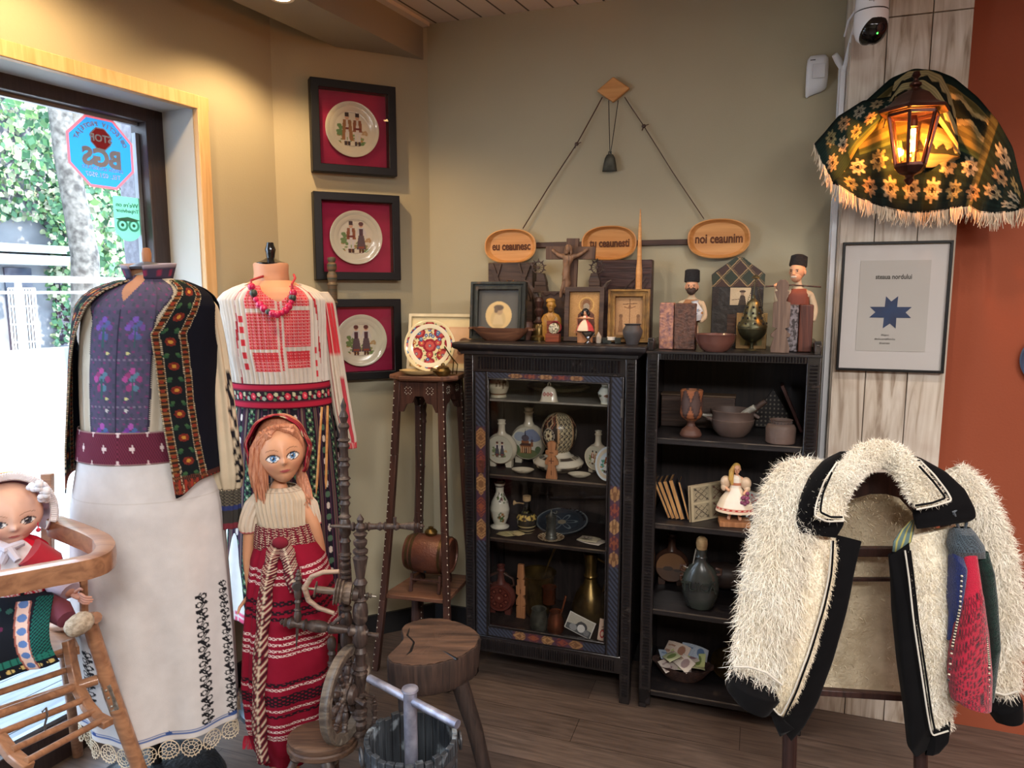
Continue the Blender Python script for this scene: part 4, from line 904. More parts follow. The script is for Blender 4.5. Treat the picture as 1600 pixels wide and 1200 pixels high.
def carved_cross(label,px,py,z,wr,H_px,outline,name='carved_wooden_cross',mt=m_tan,th=.016,extra=None):
 t,s_=shelf_thing(name,label,'carved cross',px,py,z,wr)
 pts=[(x*s_,y*s_)for x,y in outline];pts=pts+[(-x,y)for x,y in reversed(pts)]
 o=MB().prism(pts,-th/2,th/2).build('body',mt,t,bevel=.0015)
 if extra:
  mb=MB()
  for x,y,w_,h_ in extra:mb.box((x*s_,-th/2-.0006,y*s_),(w_*s_,.0016,h_*s_))
  mb.build('carving',m_burn,t)
 return t
cross_out=[(9,0),(9,3),(5.5,22),(10.5,23),(10.5,28),(5,37),(9.5,39),(10,45),(5.5,46),(7,57),(3,60)]
carved_cross('small pale carved wooden cross standing before the decorated egg',862,748,.863,(.30,.36),60,cross_out,extra=[(0,29,8,1.2),(0,29,1.2,9),(0,42,6,1),(0,10,1,7)])
carved_cross('tall thin pale carved cross on the cabinet bottom beside the red flask',814,982,.219,(.15,.26),86,[(7,0),(7,19),(3.5,20),(7.5,21),(7,30),(3.5,37),(7.5,39),(7.5,52),(5.5,53),(6,62),(2.5,64),(6,66),(5,77),(4.5,87)],extra=[(0,44,1.2,7)])
for px,py,wh in((817,739,'left'),(905,746,'right')):
 t,s_=shelf_thing('saucer','small oval cream saucer lying on the cabinet shelf, %s of the wooden cross'%wh,'saucer',px,py,.863,(.2,.35),group='oval saucers in the cabinet')
 mb=MB();mb.lathe(lp([(0,.8),(9,.8),(12,1.5),(17.5,5.5),(18,6.2),(16.8,6.2),(11,2.8),(0,2.2)],s_),36,sy=.8,cap=False);mb.build('dish',m_cream,t)
 mb=MB();cv=Cv(50,40,(224,214,188))
 for k_ in range(20):cv.ell(.5+rnd.uniform(-.3,.3),.5+rnd.uniform(-.25,.25),.05,.06,[(120,96,76),(150,110,80),(110,120,90)][k_%3])
 panel(mb,cv,16*s_,12*s_,TR((0,0,2.6*s_),(R(-90),0,0)),mask='disc');mb.build('painting',m_paint_gloss,t)
t,s_=shelf_thing('painted_pot','cream pot with brown swirls at the top left of the cabinet','pot',779,621,1.1715,(.15,.3))
mb=MB();cv=Cv(120,50,(206,198,170))
for k_ in range(18):a=rnd.uniform(0,1);cv.line([(a,.5),(a+.03,.75),(a+.06,.6),(a+.08,.85)],.006,(92,70,50))
for v0 in(.15,.3):cv.rect(0,v0,1,v0+.05,(120,84,56))
vlathe(mb,lp([(0,0),(13,0),(12,5),(14,9),(17,16),(16,24),(12,28),(13,31),(11,31),(10,20)],s_),cv,40,rows=50);mb.build('pot_body',m_cermat,t)
t,s_=shelf_thing('ceramic_bell','small white ceramic bell with three red diamonds on the top cabinet shelf','bell',858,627,1.1715,(.3,.36))
mb=MB();V=[]
for k_,(hw,z_)in enumerate(((15,0),(13.5,2),(11.5,12),(9.5,19),(5,23),(3,24))):V.append([(hw*s_*math.copysign(abs(math.cos(a))**.7,math.cos(a)),hw*.62*s_*math.copysign(abs(math.sin(a))**.7,math.sin(a)),z_*s_)for a in np.linspace(0,2*math.pi,24,endpoint=False)])
mb.loft(V);mb.tube([(-2*s_,0,23*s_),(-2*s_,0,28*s_),(0,0,30*s_),(2*s_,0,28*s_),(2*s_,0,23*s_)],1.0*s_,6);mb.build('bell_body',m_cream,t)
mb=MB()
for x in(-5.5,0,5.5):
 for f,c in((1,(170,40,52)),(.6,(226,216,196)),(.25,(170,40,52))):mb.prism([(x*s_-2.7*s_*f,12*s_),(x*s_,12*s_-3.6*s_*f),(x*s_+2.7*s_*f,12*s_),(x*s_,12*s_+3.6*s_*f)],-7.8*s_-.0006*(2-f),-7.2*s_,C=lin(c))
mb.build('red_diamonds',m_paint_gloss,t,smooth=False,loc=(0,0,0))
t,s_=shelf_thing('painted_vase','small white vase with a yellow foot at the top right of the cabinet','vase',947,631,1.1715,(.26,.36))
mb=MB();cv=Cv(90,60,(226,228,214));cv.rect(0,0,1,.16,(206,196,70))
for k_ in range(7):cv.flower(.07+k_/7,.45,.035,[(90,90,84),(150,60,50)][k_%2],(70,110,70))
vlathe(mb,lp([(0,0),(9,0),(8,3),(12,12),(13,18),(9,25),(7,28),(9,32),(7,32),(6,26)],s_),cv,36,rows=44);mb.build('vase_body',m_cermat,t)
t,s_=shelf_thing('shallow_dish','wide pale shallow dish at the back of the top cabinet shelf','dish',872,612,1.1715,(.10,.17))
mb=MB();mb.lathe([(0,0),(.06,0),(.10,.012),(.135,.026),(.138,.030),(.134,.030),(.09,.016),(0,.006)],48,sy=.7,cap=False);mb.build('dish',mat('pale olive glaze',(150,146,112),.3),t)
t,s_=shelf_thing('painted_vase','white vase with green and brown swirls at the cabinet left','vase',781,824,.597,(.15,.3))
mb=MB();cv=Cv(130,110,(220,216,198));g2=random.Random(4)
for k_ in range(12):a,b=g2.uniform(0,1),g2.uniform(.25,.72);cv.line([(a,b),(a+.05,b+.08),(a+.10,b+.02),(a+.09,b-.06),(a+.05,b-.05)],.009,[(70,96,54),(150,104,50),(110,50,40),(60,50,44)][k_%4]);cv.ell(a+.03,b,.022,.028,[(110,60,60),(80,110,60)][k_%2])
cv.rect(0,.80,1,.83,(60,52,48));cv.rect(0,.12,1,.14,(70,60,50))
vlathe(mb,lp([(0,0),(14,0),(15,2.5),(9,6),(13,16),(15.5,30),(13,42),(8,52),(6,58),(6.5,66),(9,72),(7,72),(5,60)],s_),cv,44,rows=90);mb.build('vase_body',m_cermat,t)
t,s_=shelf_thing('wicker_bottle','small glass bottle in a striped woven cover with a cork','bottle',823,831,.597,(.25,.36))
mb=MB();cv=Cv(100,60,(52,48,42))
for v0 in(.10,.22,.34,.46):cv.rect(0,v0,1,v0+.035,(196,180,130))
for k_ in range(16):cv.ell((k_+.5)/16,.80,.026,.10,(206,178,96));cv.ell((k_+.5)/16,.78,.010,.05,(80,60,40))
vlathe(mb,lp([(0,0),(10,0),(13,6),(15.5,16),(16,24),(12,30),(8,32)],s_),cv,40,rows=60);mb.build('woven_cover',m_cermat,t)
MB().lathe(lp([(9,31),(6,36),(5,40),(5,52),(5.5,53)],s_),20,cap=False).build('glass_neck',glassmat('bottle glass',(210,220,215),.15),t)
MB().lathe(lp([(5.6,50),(6.4,51),(6.4,58),(0,58)],s_),20).build('cork_stopper',m_cork,t)
mb=MB();mb.tube([(-4*s_,0,45*s_),(-12*s_,0,45.5*s_),(-17*s_,0,45*s_)],1.0*s_,6);mb.lathe(lp([(1,0),(2,2),(4.2,5),(3.6,5.5)],s_),14,T=TR((-16*s_,0,45*s_),(0,R(-90),0)));mb.build('spout',m_cork,t)
t,s_=shelf_thing('commemorative_plate','dark blue grey plate with lettering lying behind the grinder','plate',878,822,.597,(.12,.22))
cv=Cv(130,130,(58,66,76));rr=np.hypot(cv.X-.5,cv.Y-.5);an=np.arctan2(cv.Y-.5,cv.X-.5);cv.put((rr>.46),(120,126,128));cv.put((rr>.385)&(rr<.40),(130,136,138));cv.put((rr<.3)&(np.abs(np.sin(an*6)*.12+.16-rr)<.03),(120,130,136));cv.ell(.5,.5,.08,.08,(150,140,120))
mb=MB();r=41*s_;decor_plate(mb,r,cv,TR((0,0,.012),(R(-90+12),0,0)),.008);mb.build('plate',[mat('slate glaze',(60,66,74),.3),m_paint_gloss],t)
mb=MB();stt='PORTELANU'
for k_,ch in enumerate(stt):a=R(105)-R(95)*k_/8;text_mb(mb,ch,r*.16,TR((0,0,.012),(R(-90+12),0,0))@TR((r*.86*math.cos(a),-.0195,r*.86*math.sin(a)),(0,R(90)-a,0)),bold=.0005)
mb.build('lettering',m_black,t)
t,s_=shelf_thing('coffee_grinder','small grey cylindrical hand grinder standing on a patterned saucer','grinder',861,842,.60,(.25,.34))
MB().lathe(lp([(9,.5),(9.5,3),(8,6),(8.5,8),(8,9),(7.2,18),(7.6,33),(8.2,35),(8,38),(3,41),(2,43),(1.5,47),(0,48)],s_),28).build('body',m_pew,t)
mb=MB();mb.tube([(0,0,43*s_),(9*s_,0,42*s_)],1.0*s_,6);mb.ell((9*s_,0,44*s_),(1.6*s_,1.6*s_,2.2*s_));mb.build('crank',m_pew,t);gq=t.location.copy()
t=thing('saucer','round patterned saucer under the grey hand grinder','saucer',(gq.x,gq.y,.597),RB)
mb=MB();cv=Cv(80,30,(206,194,164));cv.put((np.abs((cv.X*22)%1-.5)+np.abs(cv.Y-.75)*2<.42),(110,84,60));cv.rect(0,.9,1,1,(120,90,66))
vlathe(mb,lp([(0,1),(10,1),(14,1.5),(20.5,4),(21,5),(14,3),(8,2)],s_),cv,60,rows=30);mb.build('dish',m_cermat,t)
t,s_=shelf_thing('folded_papers','yellowed folded papers lying at the left of the cabinet shelf','papers',797,836,.597,(.26,.36));
mb=MB();g3=np.random.default_rng(2)
def paper(mb,w_,d_,T,c,curl=.004):
 U_,V_=np.meshgrid(np.linspace(-.5,.5,12),np.linspace(-.5,.5,8),indexing='ij');P=np.stack([U_*w_,V_*d_,curl*np.sin(U_*5+V_*3)+curl],2);mb.grid(P,np.tile(lin(c),(12,8,1)),0,T)
paper(mb,.09,.045,TR((-.01,0,.001),(0,0,.1)),(176,164,120));paper(mb,.075,.04,TR((.025,.005,.006),(0,0,-.2)),(206,192,140));paper(mb,.05,.03,TR((.04,-.01,.010),(0,.05,.3)),(190,172,126));mb.build('sheets',m_card,t,solid=.0008)
t,s_=shelf_thing('paper_booklet','cream paper booklet with a portrait photo lying on the cabinet shelf','booklet',925,846,.597,(.24,.36))
mb=MB();paper(mb,.105,.07,TR((.0,0,.001),(0,0,-.35)),(206,196,184),.002);paper(mb,.085,.06,TR((-.012,.004,.006),(0,0,-.15)),(196,186,160),.002);mb.build('sheets',m_card,t,solid=.001)
mb=MB();cv=Cv(50,36,(150,140,124));cv.ell(.5,.4,.22,.3,(70,60,56));cv.ell(.5,.5,.12,.2,(206,194,180));cv.rect(0,0,1,.1,(206,196,180));panel(mb,cv,.045,.03,TR((-.022,-.004,.0165),(R(-90),0,0))@TR((0,0,0),(0,R(8),0)));mb.build('portrait',m_card,t)
cvr=Cv(100,100,(104,52,44));rr=np.hypot(cvr.X-.5,cvr.Y-.5);cvr.put(np.abs(rr-.40)<.012,(70,34,30));cvr.put(np.abs(rr-.2)<.01,(70,34,30));cvr.ell(.5,.5,.05,.05,(160,110,90))
for k_ in range(7):a=k_*2*math.pi/7+.5;cvr.ell(.5+.3*math.cos(a),.5+.3*math.sin(a),.085,.085,(66,32,30));cvr.ell(.5+.3*math.cos(a),.5+.3*math.sin(a),.055,.055,(110,56,46));cvr.ell(.5+.3*math.cos(a),.5+.3*math.sin(a),.025,.025,(150,90,70))
t,r=flask(783,975,.219,(.15,.24),24,26,cvr,'round red brown clay flask with ring ornament at the cabinet bottom left',mat('red brown clay',(104,54,46),.45,c2=(80,40,36),ns=8),feet=True)
mb=MB()
for sx in(-1,1):mb.tube([(sx*r*.2,0,r*2.7),(sx*r*.8,0,r*2.4),(sx*r*.9,0,r*2.0),(sx*r*.62,0,r*1.85)],r*.09,8)
mb.build('handle',m_dkwood,t)
t,s_=shelf_thing('brass_pan','round brass mortar bowl at the cabinet bottom centre','bowl',840,975,.219,(.10,.2))
MB().lathe(lp([(0,0),(17,0),(22,10),(25,30),(26,62),(28,66),(29,68),(26,67),(24,30),(15,8),(0,6)],s_),40,cap=False).build('bowl_body',m_brass,t)
mb=MB();mb.tube([(6*s_,0,50*s_),(16*s_,4*s_,82*s_),(25*s_,8*s_,106*s_)],[1.6*s_,1.3*s_,2.2*s_],8)
o=mb.build('brass_pestle',m_brass,None,loc=t.location,rotz=RB);tag(o,'thin brass pestle leaning out of the brass mortar bowl','pestle')
for px,py,r_,h_,lb in((858,974,17,33,'lower copper cup stacked at the bottom of the cabinet'),):
 pass
t,s_=shelf_thing('copper_pot','dark copper coffee pot lying low in front of the brass mortar','pot',842,990,.219,(.27,.33));MB().lathe(lp([(0,0),(12,0),(14.5,5),(13.5,20),(11,30),(12,33),(10,32),(8,10)],s_),28,cap=False).build('pot_body',m_patina,t)
t,s_=shelf_thing('copper_pot','reddish copper coffee pot with a long upright handle','pot',868,990,.219,(.27,.33));MB().lathe(lp([(0,0),(12,0),(14,5),(12.5,20),(9,30),(10,33),(8,32),(6,10)],s_),28,cap=False).build('pot_body',m_copper,t);MB().tube([(8*s_,0,28*s_),(12*s_,0,42*s_),(16*s_,0,60*s_)],[1.5*s_,1.4*s_,2*s_],8).build('handle',m_copper,t);cpz=t.location.copy()
mid=Bk(uof(858,.27,.32),.27,.219+34*s_)
t=thing('copper_cup','small shiny copper cup standing on the two copper pots','cup',mid,RB);MB().lathe(lp([(0,0),(10,0),(10.5,1),(10.5,25),(12,27),(9.6,26),(9.5,2),(0,2)],s_),28,cap=False).build('cup_body',m_copper,t)
t,s_=shelf_thing('brass_jug','tall worn brass jug at the cabinet bottom right','jug',922,990,.219,(.10,.18));MB().lathe(lp([(0,0),(22,0),(27,8),(29,22),(22,44),(11,60),(9,68),(11,72),(9,76),(10,96),(12,108),(10,108),(7,80)],s_),36,cap=False).build('jug_body',m_brass,t)
MB().tube([(10*s_,0,100*s_),(24*s_,0,94*s_),(26*s_,0,70*s_),(20*s_,0,48*s_)],2*s_,8).build('handle',m_brass,t)
def photo(label,px,py,z,wr,w_,h_,cv,tilt=0.,lean=-12,name='photograph'):
 q,s_=stand(px,py,z,wr);o_=tag(MB().build(name,m_card),label,'photograph')if False else None
 mb=MB();panel(mb,cv,w_*s_,h_*s_,TR((0,0,0)),bulge=.002);o=mb.build(name,m_card,None,loc=(q.x,q.y,q.z+h_*s_*.5+abs(math.sin(tilt))*w_*s_*.35),rot=(0,0,0),solid=.001)
 o.rotation_euler=(Matrix.Rotation(RB,3,'Z')@Matrix.Rotation(R(lean),3,'X')@Matrix.Rotation(tilt,3,'Y')).to_euler();tag(o,label,'photograph');return o
cv=Cv(100,70,(206,204,196));cv.rect(.04,.05,.96,.95,(176,172,160));cv.poly([(.04,.05),(.96,.05),(.96,.4),(.7,.45),(.5,.75),(.35,.45),(.04,.35)],(84,88,90));cv.ell(.58,.45,.2,.28,(66,68,72));cv.ell(.58,.36,.14,.22,(206,206,204));cv.ell(.3,.25,.14,.18,(140,142,144));cv.ell(.8,.25,.1,.16,(120,122,124));cv.noise(9)
photo('black and white photo card leaning at the bottom right of the cabinet',906,996,.219,(.33,.345),44,28,cv,.33,-8)
cv=Cv(44,80,(214,186,166));cv.ell(.55,.32,.3,.2,(170,50,50));cv.ell(.55,.32,.18,.12,(214,186,166));cv.line([(.4,.5),(.7,.55)],.04,(120,90,80));cv.line([(.4,.62),(.66,.66)],.04,(120,90,80))
o=photo('small pale card tag with a red round emblem in the cabinet corner',941,1000,.219,(.345,.352),12,34,cv,.1,-6,'card_tag');o['category']='card'
# bookcase contents
ZA,ZBk,ZC,ZD=1.0655,.7405,.4025,.0725
t,s_=shelf_thing('wooden_goblet','carved wooden goblet with orange inlay on the upper bookcase shelf','goblet',1079,681,ZA,(.2,.34))
mb=MB();cv=Cv(150,130,(84,56,46));X,Y=cv.X,cv.Y;cv.put((Y>.40)&(Y<.86),(78,60,56));tri=np.abs((X*6)%1-.5)*2;m_=(Y>.42)&(Y<.84);cv.put(m_&(np.abs(Y-.63)/.21>tri),(140,86,56));cv.put(m_&(np.abs(np.abs(Y-.63)/.21-tri)<.14),(60,42,38))
for v0 in(.40,.85):cv.put((np.abs(Y-v0)<.022)&((X*60)%1<.6),(150,98,64))
vlathe(mb,lp([(0,0),(16,0),(17,3),(14,10),(7,16),(5.5,21),(8,25),(15,30),(17.5,36),(17,60),(17.5,72),(16,73),(14,50)],s_),cv,60,rows=100);mb.build('goblet_body',m_bound,t)
q=Bk((uof(1034,.12,ZA)+uof(1147,.12,ZA))/2,.12,ZA);wd=uof(1147,.12,ZA)-uof(1034,.12,ZA)
t=thing('wooden_chest','long dark carved wooden chest at the back behind the goblet','chest',q,RB);MB().box((0,0,.062),(wd,.07,.124)).build('box_body',m_carv,t,bevel=.003);mb=MB();mb.box((0,0,.128),(wd+.006,.076,.008));mb.build('lid',wood('worn brown edge',(104,82,62),(60,46,38),'x'),t,bevel=.002)
t,s_=shelf_thing('clay_pot','wide brown clay pot with side handles on the upper bookcase shelf','pot',1143,682,ZA,(.14,.26));MB().lathe(lp([(0,0),(20,0),(27,7),(33,22),(33.5,26),(32,27),(32,35),(34,40),(32.5,41),(30,36),(29,24),(18,6),(0,4)],s_),44,cap=False).build('pot_body',m_clay,t)
mb=MB();mb.tube([(-32*s_,0,34*s_),(-36*s_,-8*s_,31*s_),(-36*s_,-16*s_,28*s_),(-29*s_,-18*s_,26*s_)],3*s_,8);mb.tube([(32*s_,0,34*s_),(38*s_,-2*s_,31*s_),(38*s_,8*s_,28*s_),(31*s_,10*s_,26*s_)],3*s_,8);mb.build('handle',m_clay,t);pq=t.location.copy()
t=thing('carved_ladle','carved dark and pale ladle resting in the clay pot','ladle',(pq.x,pq.y,pq.z+6*s_),RB)
MB().tube([(16*s_,6*s_,20*s_),(30*s_,4*s_,34*s_),(48*s_,2*s_,50*s_)],[4*s_,5*s_,4.4*s_],10).build('handle',m_carv,t);mb=MB();mb.tube([(10*s_,-16*s_,26*s_),(19*s_,-18*s_,33*s_),(33*s_,-20*s_,43*s_)],[3*s_,5*s_,5*s_],10);mb.build('grip',mat('bone grip',(150,148,136),.5,c2=(84,80,74),ns=30),t)
MB().tube([(-30*s_,-10*s_,25*s_),(-38*s_,-14*s_,25*s_),(-45*s_,-16*s_,27*s_)],[3*s_,3.5*s_,2*s_],8).build('spoon_tip',_mc['bone grip'],t)
t,s_=shelf_thing('clay_jar','small round brown clay jar on the upper bookcase shelf','jar',1219,692,ZA,(.26,.36));MB().lathe(lp([(0,0),(20,0),(22,2),(22.5,24),(20,29),(16,31),(16,36),(17.5,37),(15,37),(14,30),(18,20),(0,3)],s_),40,cap=False).build('jar_body',m_clay,t)
mb=MB()
for k_ in range(20):a=k_*math.pi/10;mb.ell((16.3*s_*math.cos(a),16.3*s_*math.sin(a),33*s_),1.0*s_,6,4)
mb.build('dot_ornament',m_black,t)
m_carvb=wood('carved box brown',(104,70,58),(60,42,38),'z',14,.5,.9)
t,s_=shelf_thing('carved_box','flat dark carved box leaning steeply behind the clay jar','box',1240,672,ZA,(.12,.18));MB().box((0,0,0),(.012,.10,.19),T=TR((-.012,0,.096),(0,R(-24),0))).build('box_body',wood('reddish dark wood',(84,48,42),(50,30,28),'z',9,.35),t,bevel=.002)
t,s_=shelf_thing('carved_box','black dotted carved wedge box behind the ladle handle','box',1205,668,ZA,(.05,.09));mb=MB();cv=Cv(70,80,(44,40,40));cv.put((np.hypot((cv.X*8)%1-.5,(cv.Y*9)%1-.5)<.22),(120,112,100));panel(mb,cv,.12,.15,TR((0,-.012,.078)),mask=lambda a,b:(b<1-abs(a-.5)*1.3));mb.prism([(-.06,.003),(.06,.003),(.06,.055),(0,.153),(-.06,.055)],-.011,.012,C=lin((40,36,36)));mb.build('box_body',m_bound,t)
m_page=mat('yellowed pages',(196,150,92),.8,c2=(150,104,60),ns=3,stretch=(40,2,1));m_cov=mat('worn book cover',(48,42,44),.6,c2=(34,30,32),ns=6)
for i,(px_b,px_t,th_,hh,bl_)in enumerate(((1048,1023,.010,.150,'leftmost thin'),(1055,1031,.014,.152,'second from left'),(1062,1040,.015,.154,'third from left'),(1070,1050,.016,.158,'thickest fourth'),(1078,1062,.008,.150,'rightmost slim'))):
 z_,wv=ZBk,.33;xb_=uof(px_b,wv,z_);xt_=uof(px_t,wv,z_+hh)
 lean=math.atan2(xb_-xt_,hh);t=thing('book','old book with yellowed pages leaning on the bookcase shelf, %s'%bl_,'book',Bk(xb_,wv-.05,z_),RB,'old books leaning on the bookcase shelf')
 T=TR((0,0,.004),(0,-lean,0));MB().box((-th_/2,0,hh/2),(th_-.003,.10,hh-.006),T=T).build('page_block',m_page,t)
 mb=MB();mb.box((-th_+.0008,.002,hh/2),(.0022,.104,hh),T=T);mb.box((-.0008,.002,hh/2),(.0022,.104,hh),T=T);mb.box((-th_/2,.053,hh/2),(th_,.003,hh),T=T);mb.build('cover',m_cov,t,bevel=.0006)
def pattern_book(cols,bg_,seed):
 cv=Cv(110,110,bg_);X,Y=cv.X,cv.Y
 for ix in range(2):
  for iy in range(2):
   x0,x1,y0,y1=.06+ix*.47,.47+ix*.47,.05+iy*.48,.48+iy*.47;c=cols[(ix+iy*2+seed)%len(cols)]
   cv.rect(x0,y0,x1,y1,[v*.86 for v in bg_]);f=(X-x0)/(x1-x0);g_=(Y-y0)/(y1-y0);m_=(f>.05)&(f<.95)&(g_>.05)&(g_<.95)
   a=np.abs(f-.5);b=np.abs(g_-.5);cv.put(m_&((np.abs(a-b)<.05)|(np.abs(a+b-.38)<.035)|((a+b<.12)))&(((f*20).astype(int)+(g_*20).astype(int))%3>0),c);cv.put(m_&(a>.28)&(b>.28)&(((f*14).astype(int)+(g_*14).astype(int))%2==0),c)
 return cv
z_=ZBk
def booklet(label,pl,pr,zt_l,zt_r,wl_,wr_,cv):
 ul_,ur_=uof(pl,wl_,z_),uof(pr,wr_,z_);a,b=Bk(ul_,wl_,0),Bk(ur_,wr_,0);d_=b-a;L_=d_.length;ang_=math.atan2(d_.y,d_.x)
 t=thing('pattern_book',label,'booklet',((a.x+b.x)/2,(a.y+b.y)/2,z_),ang_);h_=zt_l
 mb=MB();panel(mb,cv,L_,h_,TR((0,-.0035,h_/2),(R(-6),0,0)));mb.build('printed_cover',m_card,t);MB().box((0,.0,h_/2),(L_+.004,.005,h_+.003),T=TR((0,0,0),(R(-6),0,0))).build('pages',mat('booklet board',(170,150,120),.8),t,bevel=.001);return t
booklet('open cream booklet with folk cross-stitch patterns standing beside the old books',1078,1138,.135,.14,.34,.20,pattern_book([(70,62,52),(96,60,50)],(176,162,132),0))
booklet('white booklet with blue and red stitch patterns half hidden behind the doll',1168,1212,.105,.1,.22,.30,pattern_book([(60,80,150),(170,60,60)],(206,206,200),1))
# figures toolkit
def skin(name,joints,edges,radii,mt,parent=None,sub=1,root=0,**k):
 me=bpy.data.meshes.new(name);me.from_pydata([tuple(j)for j in joints],edges,[]);me.materials.append(mt)
 o=bpy.data.objects.new(name,me);col.objects.link(o)
 if parent:o.parent=parent
 md=o.modifiers.new('skin','SKIN');md.use_smooth_shade=True;md.branch_smoothing=.4
 if not me.skin_vertices:me.skin_vertices.new(name='')
 sv=me.skin_vertices[0].data
 for i,r in enumerate(radii):
  sv[i].radius=r if hasattr(r,'__len__')else(r,r)
 sv[root].use_root=True
 s2=o.modifiers.new('smooth','SUBSURF');s2.levels=sub;s2.render_levels=sub
 return o
m_skin=mat('painted skin',(222,172,136),.45,c2=(212,158,124),ns=6,spec=.35)
m_jc=wood('carved figure wood',(140,106,80),(98,72,56),'z',10,.5,.4)
ZT1=1.4025;ZT2=1.386
def flat_box(name,label,cat,p0,p1,y_top,w_,z,dp,mt,cvx=None):
 ua,ub=uof(p0,w_,z),uof(p1,w_,z);uu=(ua+ub)/2;_,zt_=Buz((p0+p1)/2,y_top,w_);h_=zt_-z
 t=thing(name,label,cat,Bk(uu,w_,z),RB);MB().box((0,dp/2,h_/2),(ub-ua,dp,h_)).build('body',mt,t,bevel=.004);return t,ub-ua,h_
t,w1,h1=flat_box('carved_chest','carved dark chest with a gold plant ornament behind the oval portrait','chest',763,832,410,.10,ZT1,.06,m_carv)
mb=MB()
for sx in(-1,1):mb.bar((sx*w1*.42,-.002,h1*.98),(sx*w1*.16,-.002,h1*.55),.02,.01,up=(0,1,0));mb.bar((sx*w1*.44,-.002,h1*.5),(sx*w1*.2,-.002,h1*.98),.008,.008,up=(0,1,0))
mb.build('carved_leaves',m_carv,t,bevel=.001)
mb=MB();g4=random.Random(3)
for k_ in range(26):x=g4.uniform(-.022,.03);z_=h1*.62+g4.uniform(-.02,.035);mb.tube([(x,-.006,z_),(x+g4.uniform(-.006,.006),-.010,z_+.012)],.0016,5)
mb.build('gold_sprigs',mat('gold leaf',(196,140,72),.3,.7),t)
t,w1,h1=flat_box('carved_chest','dark carved chest with rounded edges behind the gold icon','chest',930,1016,406,.10,ZT1,.06,wood('dark red carved wood',(84,58,54),(48,34,34),'x',9,.45,.8))
mb=MB()
for k_ in range(4):mb.bar((-w1*.1+k_*.02,-.002,h1*.55-k_*.012),(w1*.3+k_*.01,-.002,h1*.85-k_*.012),.005,.006,up=(0,1,0))
mb.build('carved_grooves',m_carv,t)
WA=.17;ax=lambda px,py:(lambda q:q)(Buz(px,py,WA));ua,_=ax(888,500);t=thing('carved_altar_stand','dark carved altar stand with wheel finials and wings around the crucifix','altar stand',Bk(ua,WA,ZT1),RB)
def al(px,py,y=0.):u_,z_=Buz(px,py,WA);return(u_-ua,y,z_-ZT1)
def al2(px,py):a=al(px,py);return(a[0],a[2])
MB().prism([al2(846,455),al2(932,455),al2(930,470),al2(936,526),al2(842,526),al2(848,470)],-.015,.03).build('body',m_carv,t,bevel=.002)
mb=MB()
for k_ in range(15):a=al(850+k_*5.6,462 if k_%2 else 457,-.017);b=al(850+(k_+1)*5.6,457 if k_%2 else 462,-.017);mb.bar(a,b,.004,.0025,up=(0,1,0))
mb.build('zigzag_band',m_dkwood,t)
for cx_ in(841,933):
 sg=-1 if cx_<890 else 1;c=al(cx_,418);r=9*mpp(Bk(ua,WA,1.6));mb=MB()
 mb.tube([(c[0]+r*math.cos(a),c[1],c[2]+r*math.sin(a))for a in np.linspace(0,2*math.pi,24,endpoint=False)],.0028,6,closed=True);mb.lathe([(0,-.004),(.006,-.004),(.006,.004),(0,.004)],12,T=TR(c,(R(90),0,0)))
 for k_ in range(12):a=k_*math.pi/6;mb.tube([c,(c[0]+r*math.cos(a),c[1],c[2]+r*math.sin(a))],.0011,5)
 for k_ in range(7):a=R(-20)+k_*R(36);mb.prism([(c[0]+r*math.cos(a-.2),c[2]+r*math.sin(a-.2)),(c[0]+r*1.6*math.cos(a),c[2]+r*1.6*math.sin(a)),(c[0]+r*math.cos(a+.2),c[2]+r*math.sin(a+.2))],-.003,.003)
 mb.build('wheel_finial',m_carv,t)
 x0=cx_+(4 if sg<0 else-4)
 mb=MB();mb.prism([al2(x0-5,427),al2(x0+5,427),al2(x0+9,440),al2(x0-9+(3 if sg<0 else 0),440)],-.01,.02);mb.prism([al2(x0-8,440),al2(x0+9,440),al2(x0+9,446),al2(x0-8,446)],-.014,.022);mb.prism([al2(x0-8,446),al2(x0+9,446),al2(x0+11,457),al2(x0-11,457)],-.012,.022);mb.build('turret',m_carv,t,bevel=.001)
 mb=MB()
 for k_ in range(5):f=1-k_*.17;mb.tube([al(cx_+sg*2,470-k_*1),al(cx_+sg*12*f,462-12*f),al(cx_+sg*16*f,448+12-18*f),al(cx_+sg*(16*f+6),452-22*f+8)],[.006,.005,.004,.002],6,flat=1.6)
 mb.build('wing',m_carv,t)
cx=thing('crucifix','wooden crucifix with a carved figure standing over the altar stand','crucifix',Bk(ua,WA+.03,ZT1),RB)
cr=lambda px,py,y=0.:(lambda a:(a[0],y,a[2]))(al(px,py));cr2=lambda px,py:(al(px,py)[0],al(px,py)[2])
mb=MB();mb.prism([cr2(888,373),cr2(907,373),cr2(902,470),cr2(884,470)],.002,.016);mb.prism([cr2(856,386),cr2(933,386),cr2(932,406),cr2(856,406)],-.002,.012);mb.build('cross',wood('cross wood',(104,78,62),(74,54,46),'z',8,.6,.4),cx,bevel=.002)
J=[cr(889,424,-.008),cr(890,410,-.012),cr(892,401,-.012),cr(893,396,-.014),cr(880,401,-.010),cr(873,397,-.008),cr(866,390,-.006),cr(905,401,-.010),cr(914,396,-.008),cr(923,389,-.006),cr(888,432,-.010),cr(886,446,-.014),cr(881,458,-.010),cr(880,466,-.010),cr(891,446,-.014),cr(885,460,-.010)]
skin('figure',J,[(0,1),(1,2),(2,3),(2,4),(4,5),(5,6),(2,7),(7,8),(8,9),(0,10),(10,11),(11,12),(12,13),(10,14),(14,15)],[.019,.023,.020,.008,.010,.0075,.007,.010,.0075,.007,.019,.013,.009,.007,.013,.009],m_jc,cx)
